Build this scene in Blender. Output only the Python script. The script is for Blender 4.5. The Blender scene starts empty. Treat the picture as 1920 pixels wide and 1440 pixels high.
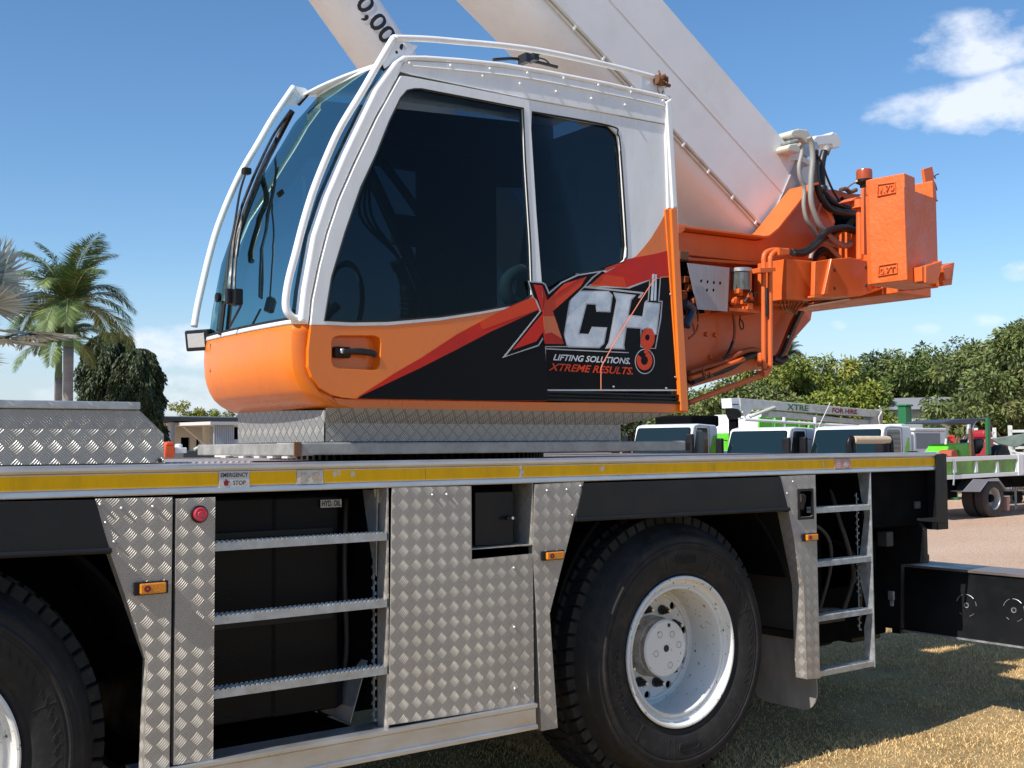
import bpy, bmesh, math, random
import numpy as np
from mathutils import Vector, Matrix
from mathutils.geometry import tessellate_polygon
random.seed(7)
rng = np.random.default_rng(11)
SC = bpy.context.scene
COL = SC.collection
# ------------------------------------------------------------------ camera
FPX = 2140.0; PCX, PCY = 960.0, 720.0
_X = Vector((2875, 95, FPX)).normalized()
_c = 95/(FPX-403.0)
_Z = Vector((-.14*_c, -1, _c)); _Z = (_Z - _X*_Z.dot(_X)).normalized()
_Y = _Z.cross(_X)
if _Y.z < 0: _Y = -_Y
CAM = Vector((0, -3.69, 1.58))
RW = Matrix((_X, _Y, _Z))            # camera axes (right, down, forward) -> world
cam_d = bpy.data.cameras.new('camera'); cam_o = bpy.data.objects.new('camera', cam_d); COL.objects.link(cam_o)
rt = RW @ Vector((1, 0, 0)); dn = RW @ Vector((0, 1, 0)); fw = RW @ Vector((0, 0, 1))
M3 = Matrix((rt, -dn, -fw)).transposed()
cam_o.matrix_world = Matrix.Translation(CAM) @ M3.to_4x4()
cam_d.sensor_width = 36; cam_d.lens = FPX/1920*36; cam_d.clip_start = .05; cam_d.clip_end = 3000
SC.camera = cam_o
# ------------------------------------------------------------------ light
SUN_DIR = Vector((-.72, -.085, .72)).normalized()      # towards the sun
w = bpy.data.worlds.new("World"); SC.world = w; w.use_nodes = True
nt = w.node_tree; nt.nodes.clear()
def _n(t, typ, **k):
    n = t.nodes.new(typ)
    for a, b in k.items(): setattr(n, a, b)
    return n
sky = _n(nt, 'ShaderNodeTexSky', sky_type='NISHITA'); sky.sun_disc = False
sky.sun_elevation = math.asin(SUN_DIR.z)
sky.sun_rotation = math.atan2(SUN_DIR.x, SUN_DIR.y)
sky.air_density = 1.0; sky.dust_density = .25; sky.ozone_density = 3.2; sky.altitude = 0
bg = _n(nt, 'ShaderNodeBackground'); bg.inputs['Strength'].default_value = .134
out = _n(nt, 'ShaderNodeOutputWorld')
geo = _n(nt, 'ShaderNodeTexCoord')
def raydir(px, py): return (RW @ Vector((px-PCX, py-PCY, FPX)))
# clouds: real directions in the sky, soft noise billows
def vmath(t, op, a, b=None):
    n = _n(t, 'ShaderNodeVectorMath', operation=op)
    for i, v in enumerate((a, b)):
        if v is None: continue
        if isinstance(v, bpy.types.NodeSocket): t.links.new(v, n.inputs[i])
        else: n.inputs[i].default_value = v
    return n
def fmath(t, op, a, b=None, c=None, clamp=False):
    n = _n(t, 'ShaderNodeMath', operation=op); n.use_clamp = clamp
    for i, v in enumerate((a, b, c)):
        if v is None: continue
        if isinstance(v, bpy.types.NodeSocket): t.links.new(v, n.inputs[i])
        else: n.inputs[i].default_value = v
    return n.outputs[0]
gdir = geo.outputs['Generated']
noi = _n(nt, 'ShaderNodeTexNoise'); noi.inputs['Scale'].default_value = 12; noi.inputs['Detail'].default_value = 8; noi.inputs['Roughness'].default_value = .6
strv = vmath(nt, 'MULTIPLY', gdir, (1, 1, 1.9)); nt.links.new(strv.outputs[0], noi.inputs['Vector'])
nz = noi.outputs['Fac']
mask = None
# (px, py, half width px, half height px, weight)
CL = [(1795, 210, 185, 60, 1.0), (1835, 78, 150, 66, .85), (1930, 190, 140, 80, .8), (1905, 505, 45, 30, .75), (1575, 612, 30, 20, .5), (1745, 618, 42, 18, .45), (1850, 602, 40, 22, .55),
      (345, 655, 190, 52, 1.0), (250, 735, 260, 60, .6), (90, 650, 200, 50, .35), (440, 820, 200, 60, .5), (-300, 500, 260, 80, .9), (2400, 500, 300, 60, .8), (-900, 300, 320, 110, 1), (3200, 300, 420, 120, 1)]
for (px, py, hw, hh, wt) in CL:
    d = raydir(px, py).normalized(); u = Vector((0, 0, 1)).cross(d).normalized(); v = d.cross(u)
    sx = hw/FPX; sy = hh/FPX
    a = vmath(nt, 'DOT_PRODUCT', gdir, tuple(u/sx)).outputs['Value']
    b = vmath(nt, 'DOT_PRODUCT', gdir, tuple(v/sy)).outputs['Value']
    f_ = vmath(nt, 'DOT_PRODUCT', gdir, tuple(d)).outputs['Value']
    r2 = fmath(nt, 'ADD', fmath(nt, 'MULTIPLY', a, a), fmath(nt, 'MULTIPLY', b, b))
    m = fmath(nt, 'MULTIPLY', fmath(nt, 'SUBTRACT', 1.0, r2, clamp=True), wt)
    m = fmath(nt, 'MULTIPLY', m, fmath(nt, 'GREATER_THAN', f_, 0.0))
    mask = m if mask is None else fmath(nt, 'MAXIMUM', mask, m)
cl = fmath(nt, 'SUBTRACT', fmath(nt, 'ADD', mask, fmath(nt, 'MULTIPLY', fmath(nt, 'SUBTRACT', nz, .5), 2.6)), .30)
cl = fmath(nt, 'MULTIPLY', fmath(nt, 'MULTIPLY', cl, 1.7, clamp=True), fmath(nt, 'MULTIPLY', mask, 2.2, clamp=True), clamp=True)
cl = fmath(nt, 'MULTIPLY', cl, .82)
# thin milky veil near the horizon
sepd = _n(nt, 'ShaderNodeSeparateXYZ'); nt.links.new(gdir, sepd.inputs[0])
mixc = _n(nt, 'ShaderNodeMix', data_type='RGBA'); nt.links.new(cl, mixc.inputs['Factor']); 
hs = _n(nt, 'ShaderNodeHueSaturation'); hs.inputs['Saturation'].default_value = 1.17; hs.inputs['Value'].default_value = 1.0
nt.links.new(sky.outputs[0], hs.inputs['Color'])
sxyz = _n(nt, 'ShaderNodeSeparateXYZ'); nt.links.new(gdir, sxyz.inputs[0])
low = _n(nt, 'ShaderNodeMapRange', interpolation_type='SMOOTHSTEP'); nt.links.new(sxyz.outputs[2], low.inputs[0]); low.inputs[1].default_value = -.02; low.inputs[2].default_value = .17; low.inputs[3].default_value = .75; low.inputs[4].default_value = 0
veil = _n(nt, 'ShaderNodeMix', data_type='RGBA'); nt.links.new(low.outputs[0], veil.inputs['Factor']); nt.links.new(hs.outputs[0], veil.inputs['A']); veil.inputs['B'].default_value = (3.6, 4.15, 5.3, 1)
nt.links.new(veil.outputs['Result'], mixc.inputs['A']); mixc.inputs['B'].default_value = (6.6, 6.9, 7.6, 1)
nt.links.new(mixc.outputs['Result'], bg.inputs['Color']); nt.links.new(bg.outputs[0], out.inputs[0])
sl = bpy.data.lights.new('sun', 'SUN'); sl.energy = 5.0; sl.angle = math.radians(.5); sl.color = (1, .95, .87)
so = bpy.data.objects.new('sun', sl); COL.objects.link(so); so.location = (-10, -5, 20)
so.rotation_euler = SUN_DIR.to_track_quat('Z', 'Y').to_euler()
SC.view_settings.view_transform = 'Standard'; SC.view_settings.look = 'None'; SC.view_settings.exposure = .18; SC.view_settings.gamma = 1
SC.render.engine = 'CYCLES'
SC.cycles.max_bounces = 8; SC.cycles.transparent_max_bounces = 12
# ------------------------------------------------------------------ pixel -> point on a real plane
def S(px, py, y=0.0):
    d = raydir(px, py); return CAM + d*((y-CAM.y)/d.y)
def SX(px, py, x):
    d = raydir(px, py); return CAM + d*((x-CAM.x)/d.x)
def SZ(px, py, z):
    d = raydir(px, py); return CAM + d*((z-CAM.z)/d.z)
def G(px, dist, z=0.0):
    """point at depth dist under image column px"""
    d = raydir(px, 837); p = CAM + d*(dist/FPX); return Vector((p.x, p.y, z))
def ZAT(py, dist, px=960):          # height of row py at depth dist
    d = raydir(px, py); return CAM.z + d.z*dist/FPX
# ------------------------------------------------------------------ materials
MATS = {}
def mat(name, col, rough=.5, metal=0.0, coat=0.0, bump=0.0, bscale=40, var=0.0, vscale=4.0, spec=.5, dirt=0.0, dirtcol=(.18, .12, .08), vstretch=None, emis=None, sheen=0):
    if name in MATS: return MATS[name]
    m = bpy.data.materials.new(name); m.use_nodes = True; t = m.node_tree
    p = t.nodes['Principled BSDF']
    p.inputs['Base Color'].default_value = (*col, 1); p.inputs['Roughness'].default_value = rough
    p.inputs['Metallic'].default_value = metal; p.inputs['Coat Weight'].default_value = coat; p.inputs['Coat Roughness'].default_value = .08
    p.inputs['Specular IOR Level'].default_value = spec
    tc = _n(t, 'ShaderNodeTexCoord')
    src = tc.outputs['Object']
    if vstretch: src = vmath(t, 'MULTIPLY', src, vstretch).outputs[0]
    colr = None
    if var or dirt:
        n1 = _n(t, 'ShaderNodeTexNoise'); n1.inputs['Scale'].default_value = vscale; n1.inputs['Detail'].default_value = 6; n1.inputs['Roughness'].default_value = .62
        t.links.new(src, n1.inputs['Vector'])
        if var:
            mr = _n(t, 'ShaderNodeMapRange'); t.links.new(n1.outputs['Fac'], mr.inputs[0]); mr.inputs[1].default_value = .3; mr.inputs[2].default_value = .7
            mr.inputs[3].default_value = 1-var; mr.inputs[4].default_value = 1+var
            vm = _n(t, 'ShaderNodeVectorMath', operation='SCALE'); vm.inputs[0].default_value = col; t.links.new(mr.outputs[0], vm.inputs['Scale']); colr = vm.outputs[0]
            mr2 = _n(t, 'ShaderNodeMapRange'); t.links.new(n1.outputs['Fac'], mr2.inputs[0]); mr2.inputs[1].default_value = .3; mr2.inputs[2].default_value = .7
            mr2.inputs[3].default_value = max(0, rough*(1-.35)); mr2.inputs[4].default_value = min(1, rough*1.35); t.links.new(mr2.outputs[0], p.inputs['Roughness'])
        if dirt:
            n2 = _n(t, 'ShaderNodeTexNoise'); n2.inputs['Scale'].default_value = vscale*1.7; n2.inputs['Detail'].default_value = 9; n2.inputs['Roughness'].default_value = .7
            t.links.new(src, n2.inputs['Vector'])
            mr3 = _n(t, 'ShaderNodeMapRange'); t.links.new(n2.outputs['Fac'], mr3.inputs[0]); mr3.inputs[1].default_value = .48; mr3.inputs[2].default_value = .75; mr3.inputs[4].default_value = dirt
            mx = _n(t, 'ShaderNodeMix', data_type='RGBA'); t.links.new(mr3.outputs[0], mx.inputs['Factor'])
            if colr: t.links.new(colr, mx.inputs['A'])
            else: mx.inputs['A'].default_value = (*col, 1)
            mx.inputs['B'].default_value = (*dirtcol, 1); colr = mx.outputs['Result']
        if colr: t.links.new(colr, p.inputs['Base Color'])
    if bump:
        nb = _n(t, 'ShaderNodeTexNoise'); nb.inputs['Scale'].default_value = bscale; nb.inputs['Detail'].default_value = 4
        t.links.new(tc.outputs['Object'], nb.inputs['Vector'])
        b = _n(t, 'ShaderNodeBump'); b.inputs['Strength'].default_value = 1; b.inputs['Distance'].default_value = bump
        t.links.new(nb.outputs['Fac'], b.inputs['Height']); t.links.new(b.outputs[0], p.inputs['Normal'])
    if emis: p.inputs['Emission Color'].default_value = (*emis, 1); p.inputs['Emission Strength'].default_value = 1
    MATS[name] = m; return m
def treadmat(name, col, rough, metal, period=.0567, hgt=.0014, dirt=.35, raise_col=1.4, dcol=(.20, .15, .11)):
    m = bpy.data.materials.new(name); m.use_nodes = True; t = m.node_tree; p = t.nodes['Principled BSDF']
    uv = _n(t, 'ShaderNodeUVMap'); sp = _n(t, 'ShaderNodeSeparateXYZ'); t.links.new(uv.outputs[0], sp.inputs[0])
    k = 1/period
    U = fmath(t, 'MULTIPLY', fmath(t, 'ADD', sp.outputs[0], sp.outputs[1]), k); V = fmath(t, 'MULTIPLY', fmath(t, 'SUBTRACT', sp.outputs[0], sp.outputs[1]), k)
    cu = fmath(t, 'FLOOR', U); cv = fmath(t, 'FLOOR', V)
    fu = fmath(t, 'SUBTRACT', fmath(t, 'FRACT', U), .5); fv = fmath(t, 'SUBTRACT', fmath(t, 'FRACT', V), .5)
    par = fmath(t, 'FLOORED_MODULO', fmath(t, 'ADD', cu, cv), 2.0)
    def mixf(a, b):   # par? b : a
        return fmath(t, 'ADD', fmath(t, 'MULTIPLY', a, fmath(t, 'SUBTRACT', 1.0, par)), fmath(t, 'MULTIPLY', b, par))
    al = mixf(fu, fv); ac = mixf(fv, fu)
    ac2 = fmath(t, 'ADD', ac, fmath(t, 'MULTIPLY', fmath(t, 'MULTIPLY', al, al), .22))
    wave = fmath(t, 'COSINE', fmath(t, 'MULTIPLY', ac2, 2*math.pi*5/.9))
    bar = fmath(t, 'SMOOTHSTEP', -.25, .75, wave) if False else None
    mr = _n(t, 'ShaderNodeMapRange', interpolation_type='SMOOTHSTEP'); t.links.new(wave, mr.inputs[0]); mr.inputs[1].default_value = .1; mr.inputs[2].default_value = .98
    mk = _n(t, 'ShaderNodeMapRange', interpolation_type='SMOOTHSTEP'); t.links.new(fmath(t, 'ABSOLUTE', ac), mk.inputs[0]); mk.inputs[1].default_value = .40; mk.inputs[2].default_value = .46; mk.inputs[3].default_value = 1; mk.inputs[4].default_value = 0
    ml = _n(t, 'ShaderNodeMapRange', interpolation_type='SMOOTHSTEP'); t.links.new(fmath(t, 'ABSOLUTE', al), ml.inputs[0]); ml.inputs[1].default_value = .33; ml.inputs[2].default_value = .46; ml.inputs[3].default_value = 1; ml.inputs[4].default_value = 0
    h = fmath(t, 'MULTIPLY', fmath(t, 'MULTIPLY', mr.outputs[0], mk.outputs[0]), ml.outputs[0])
    tc = _n(t, 'ShaderNodeTexCoord')
    n1 = _n(t, 'ShaderNodeTexNoise'); n1.inputs['Scale'].default_value = 3.0; n1.inputs['Detail'].default_value = 8; n1.inputs['Roughness'].default_value = .65
    st = vmath(t, 'MULTIPLY', tc.outputs['Object'], (1, 1, .45)); t.links.new(st.outputs[0], n1.inputs['Vector'])
    nf = _n(t, 'ShaderNodeTexNoise'); nf.inputs['Scale'].default_value = 90; nf.inputs['Detail'].default_value = 3; t.links.new(tc.outputs['Object'], nf.inputs['Vector'])
    b = _n(t, 'ShaderNodeBump'); b.inputs['Strength'].default_value = 1; b.inputs['Distance'].default_value = hgt
    t.links.new(fmath(t, 'ADD', h, fmath(t, 'MULTIPLY', nf.outputs['Fac'], .12)), b.inputs['Height']); t.links.new(b.outputs[0], p.inputs['Normal'])
    c1 = _n(t, 'ShaderNodeMix', data_type='RGBA'); t.links.new(h, c1.inputs['Factor']); c1.inputs['A'].default_value = (*col, 1); c1.inputs['B'].default_value = (*[min(1, x*raise_col) for x in col], 1)  # bars coloured lighter than the ground, painting in part of their light contrast
    d1 = _n(t, 'ShaderNodeMapRange'); t.links.new(n1.outputs['Fac'], d1.inputs[0]); d1.inputs[1].default_value = .42; d1.inputs[2].default_value = .72; d1.inputs[4].default_value = dirt
    c2 = _n(t, 'ShaderNodeMix', data_type='RGBA'); t.links.new(fmath(t, 'MULTIPLY', d1.outputs[0], fmath(t, 'SUBTRACT', 1.0, fmath(t, 'MULTIPLY', h, .6))), c2.inputs['Factor']); t.links.new(c1.outputs['Result'], c2.inputs['A']); c2.inputs['B'].default_value = (*dcol, 1)
    t.links.new(c2.outputs['Result'], p.inputs['Base Color'])
    p.inputs['Metallic'].default_value = metal
    rr = fmath(t, 'ADD', rough, fmath(t, 'MULTIPLY', d1.outputs[0], .3)); t.links.new(rr, p.inputs['Roughness'])
    MATS[name] = m; return m
def glassmat(name, tint, haze=0.0, rough=.01, ior=1.52, gl_=1.0, gcol=(1, 1, 1)):
    m = bpy.data.materials.new(name); m.use_nodes = True; t = m.node_tree; t.nodes.clear()
    o = _n(t, 'ShaderNodeOutputMaterial'); fr = _n(t, 'ShaderNodeFresnel'); fr.inputs['IOR'].default_value = ior
    tr = _n(t, 'ShaderNodeBsdfTransparent'); tr.inputs[0].default_value = (*tint, 1)
    gl = _n(t, 'ShaderNodeBsdfGlossy'); gl.inputs['Roughness'].default_value = rough; gl.inputs[0].default_value = (*gcol, 1)
    df = _n(t, 'ShaderNodeBsdfDiffuse'); df.inputs[0].default_value = (.35, .33, .30, 1)
    m0 = _n(t, 'ShaderNodeMixShader'); m0.inputs[0].default_value = haze; t.links.new(tr.outputs[0], m0.inputs[1]); t.links.new(df.outputs[0], m0.inputs[2])
    m1 = _n(t, 'ShaderNodeMixShader'); t.links.new(fmath(t, 'MULTIPLY', fr.outputs[0], gl_, clamp=True), m1.inputs[0]); t.links.new(m0.outputs[0], m1.inputs[1]); t.links.new(gl.outputs[0], m1.inputs[2])
    t.links.new(m1.outputs[0], o.inputs[0]); MATS[name] = m; return m
M = dict(
 white=mat('white_paint', (.85, .85, .84), .32, coat=.3, var=.05, vscale=6, dirt=.26, dirtcol=(.48, .43, .36), vstretch=(1, 1, .3)),
 boomw=mat('boom_white_paint', (.83, .825, .81), .42, coat=.15, var=.05, vscale=1.3, dirt=.26, dirtcol=(.52, .43, .34), bump=.0006, bscale=6, vstretch=(1, 1, 1)),
 orange=mat('orange_paint', (.82, .185, .009), .30, coat=.3, var=.07, vscale=4, dirt=.22, dirtcol=(.62, .15, .02), vstretch=(1, 1, .5)),
 orange2=mat('orange_steel_paint', (.74, .142, .024), .48, coat=.12, var=.08, vscale=3.5, dirt=.22, dirtcol=(.40, .075, .015), bump=.0008, bscale=25),
 orangecast=mat('orange_cast_paint', (.74, .142, .024), .5, coat=.1, var=.07, vscale=5, dirt=.15, dirtcol=(.45, .08, .015), bump=.004, bscale=38),
 red=mat('red_vinyl', (.55, .018, .006), .35, coat=.05, spec=.25, var=.15, vscale=6), redor=mat('red_orange_vinyl', (.68, .055, .010), .35, coat=.05, spec=.25, var=.1, vscale=5),
 dorange=mat('amber_orange_vinyl', (.74, .14, .008), .3, coat=.4),
 blackv=mat('black_vinyl', (.004, .004, .005), .36, coat=.0, spec=.13, var=.2, vscale=3),
 silver=mat('silver_vinyl', (.62, .63, .66), .28, metal=.35, var=.3, vscale=9), outline=mat('grey_outline_vinyl', (.5, .5, .52), .35),
 whitev=mat('white_vinyl', (.78, .78, .78), .4), 
 black=mat('black_paint', (.008, .0085, .010), .4, coat=.0, spec=.3, var=.25, vscale=4, dirt=.10, dirtcol=(.07, .055, .045)),
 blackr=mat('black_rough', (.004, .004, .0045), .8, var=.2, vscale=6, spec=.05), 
 tank=mat('tank_black', (.004, .004, .005), .30, coat=.0, spec=.16, bump=.0014, bscale=150),
 fender=mat('fender_plastic', (.011, .0115, .013), .45, spec=.32, var=.1, vscale=3, bump=.0005, bscale=150, dirt=.15, dirtcol=(.05, .045, .04)),
 rubber=mat('tyre_rubber', (.020, .0192, .0185), .72, var=.25, vscale=9, dirt=.6, dirtcol=(.055, .047, .040), bump=.0008, bscale=60, spec=.28),
 rubber2=mat('tyre_tread_rubber', (.016, .0155, .015), .8, var=.2, vscale=7, dirt=.6, dirtcol=(.06, .052, .045), bump=.0015, bscale=60, spec=.3),
 seal=mat('rubber_seal', (.008, .008, .008), .5),
 cable=mat('black_hose', (.012, .012, .013), .45, var=.2, vscale=20), greyhose=mat('grey_conduit', (.30, .29, .26), .5, var=.1, vscale=10),
 alu=mat('aluminium_trim', (.60, .60, .60), .36, metal=.75, var=.12, vscale=7, dirt=.3, dirtcol=(.32, .27, .22), vstretch=(.5, 1, 2)),
 galv=mat('galvanised_steel', (.46, .48, .49), .48, metal=.65, var=.22, vscale=22, dirt=.35, dirtcol=(.28, .25, .21)),
 greyplate=mat('grey_painted_plate', (.36, .37, .39), .4, metal=.3, var=.10, vscale=12, vstretch=(4, 1, .5)),
 rim=None,
 yellow=mat('yellow_reflective_tape', (.92, .50, .004), .5, spec=.2, var=.12, vscale=2.5, dirt=.3, dirtcol=(.36, .22, .02), vstretch=(4, 1, 1)),
 label=mat('label_white', (.62, .60, .58), .45, dirt=.3, dirtcol=(.4, .36, .33), vscale=30), pinklabel=mat('faded_pink_label', (.60, .30, .25), .5, var=.2, vscale=40),
 ink=mat('black_ink', (.015, .015, .015), .5), redink=mat('dark_red_ink', (.22, .01, .02), .5), redbtn=mat('red_button_plastic', (.55, .03, .06), .3, coat=.4),
 amber=mat('amber_lens', (.72, .24, .01), .15, coat=.8, bump=.0015, bscale=160), beacon=mat('beacon_lens', (.40, .07, .01), .25, coat=.4),
 chrome=mat('bright_steel', (.7, .7, .7), .25, metal=.9), rust=mat('rust', (.16, .07, .035), .8, var=.3, vscale=20),
 seat=mat('seat_cloth', (.07, .075, .08), .8), interior=mat('cab_interior', (.085, .09, .095), .7), intlight=mat('cab_interior_light', (.42, .40, .36), .7), beige=mat('pale_timber', (.62, .48, .33), .6, var=.1, vscale=20),
 lens=mat('lamp_glass', (.42, .42, .40), .12, coat=1, bump=.002, bscale=120),
 darklens=mat('dark_lamp_lens', (.05, .05, .055), .1, coat=1),
 green=mat('bright_green_paint', (.13, .62, .03), .35, coat=.3, var=.1, vscale=5), green2=mat('dark_green_paint', (.02, .15, .05), .4), 
 twhite=mat('truck_white', (.78, .78, .77), .35, coat=.3, var=.03, vscale=3), cream=mat('cream_paint', (.62, .60, .50), .5, dirt=.2),
 beam=mat('beam_black', (.009, .010, .012), .36, spec=.4, var=.25, vscale=3, dirt=.28, dirtcol=(.04, .035, .03)),
 gear=mat('gear_steel', (.045, .04, .037), .5, metal=.5, dirt=.5, dirtcol=(.12, .05, .03), vscale=20),
)
M['rim'] = None
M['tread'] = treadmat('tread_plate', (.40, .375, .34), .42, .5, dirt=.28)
M['treadplinth'] = treadmat('tread_plate_plinth', (.23, .225, .21), .38, .45, hgt=.0022, dirt=.2, raise_col=3.2)  # stronger colour contrast on the bars stands in for their sunlit shading
M['treadbig'] = treadmat('tread_plate_toolbox', (.34, .335, .32), .36, .62, period=.0567, dirt=.35)
M['treaddeck'] = treadmat('tread_plate_deck', (.36, .30, .26), .5, .35, dirt=.65, dcol=(.36, .24, .18))
M['glass'] = glassmat('tinted_side_glass', (.32, .37, .40), .003, gl_=.27, gcol=(.85, .9, .95))
M['windshield'] = glassmat('windscreen_glass', (.15, .30, .33), .014, gl_=.5, gcol=(.55, .86, .84))
M['bgglass'] = glassmat('truck_glass', (.18, .26, .28), .01)
M['cyl_glass'] = glassmat('sight_bowl', (.45, .5, .5), .25)
def rimmat():
    m = bpy.data.materials.new('white_wheel_paint'); m.use_nodes = True; t = m.node_tree; p = t.nodes['Principled BSDF']
    tc = _n(t, 'ShaderNodeTexCoord'); n = _n(t, 'ShaderNodeTexNoise'); n.inputs['Scale'].default_value = 34; n.inputs['Detail'].default_value = 7; n.inputs['Roughness'].default_value = .7
    t.links.new(tc.outputs['Object'], n.inputs['Vector'])
    r = _n(t, 'ShaderNodeMapRange'); t.links.new(n.outputs['Fac'], r.inputs[0]); r.inputs[1].default_value = .62; r.inputs[2].default_value = .635
    mx = _n(t, 'ShaderNodeMix', data_type='RGBA'); t.links.new(r.outputs[0], mx.inputs['Factor']); mx.inputs['A'].default_value = (.78, .775, .74, 1); mx.inputs['B'].default_value = (.07, .045, .03, 1)
    n2 = _n(t, 'ShaderNodeTexNoise'); n2.inputs['Scale'].default_value = 4; n2.inputs['Detail'].default_value = 5; t.links.new(tc.outputs['Object'], n2.inputs['Vector'])
    r2 = _n(t, 'ShaderNodeMapRange'); t.links.new(n2.outputs['Fac'], r2.inputs[0]); r2.inputs[1].default_value = .5; r2.inputs[2].default_value = .8; r2.inputs[4].default_value = .5
    mx2 = _n(t, 'ShaderNodeMix', data_type='RGBA'); t.links.new(r2.outputs[0], mx2.inputs['Factor']); t.links.new(mx.outputs['Result'], mx2.inputs['A']); mx2.inputs['B'].default_value = (.55, .48, .36, 1)
    t.links.new(mx2.outputs['Result'], p.inputs['Base Color']); p.inputs['Roughness'].default_value = .38; p.inputs['Coat Weight'].default_value = .2
    return m
M['rim'] = rimmat()
# ------------------------------------------------------------------ object builders
def uvbox(me):
    uv = me.uv_layers.new(name='UVMap') if not me.uv_layers else me.uv_layers[0]
    for pl in me.polygons:
        n = pl.normal; ax = max(range(3), key=lambda i: abs(n[i]))
        a, b = [(1, 2), (0, 2), (0, 1)][ax]
        for li in pl.loop_indices:
            co = me.vertices[me.loops[li].vertex_index].co; uv.data[li].uv = (co[a], co[b])
ROOT = {}
def finish(name, me, m, parent, smooth=False, bevel=0, seg=2, uv=False):
    ms = m if isinstance(m, (list, tuple)) else [m]
    for x in ms: me.materials.append(x)
    if smooth:
        for p_ in me.polygons: p_.use_smooth = True
    if uv or any(x.name.startswith('tread_plate') for x in ms if x): uvbox(me)
    o = bpy.data.objects.new(name, me); COL.objects.link(o)
    if parent is not None:
        o.parent = parent
        if parent.type == 'EMPTY': o.location = -parent.location if parent.rotation_euler.z == 0 and not parent.get('_local') else (0, 0, 0)
    if bevel:
        b = o.modifiers.new('bevel', 'BEVEL'); b.width = bevel; b.segments = seg; b.limit_method = 'ANGLE'; b.angle_limit = math.radians(40); b.harden_normals = False
    if smooth:
        try:
            md = o.modifiers.new('wn', 'WEIGHTED_NORMAL'); md.keep_sharp = True
        except Exception: pass
        for e in me.edges: pass
    return o
def autosmooth(me, ang=35):
    bm = bmesh.new(); bm.from_mesh(me)
    for f_ in bm.faces: f_.smooth = True
    for e in bm.edges:
        if len(e.link_faces) == 2 and e.calc_face_angle(0) > math.radians(ang): e.smooth = False
    bm.to_mesh(me); bm.free()
def tag(o, label=None, cat=None, group=None, kind=None):
    if label: o['label'] = label
    if cat: o['category'] = cat
    if group: o['group'] = group
    if kind: o['kind'] = kind
    return o
def thing(name, label, cat, loc=(0, 0, 0), group=None, local=False, rz=0):
    o = bpy.data.objects.new(name, None); COL.objects.link(o); o.location = loc; o.empty_display_size = .3; o.rotation_euler.z = rz
    if local: o['_local'] = 1
    return tag(o, label, cat, group)
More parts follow.
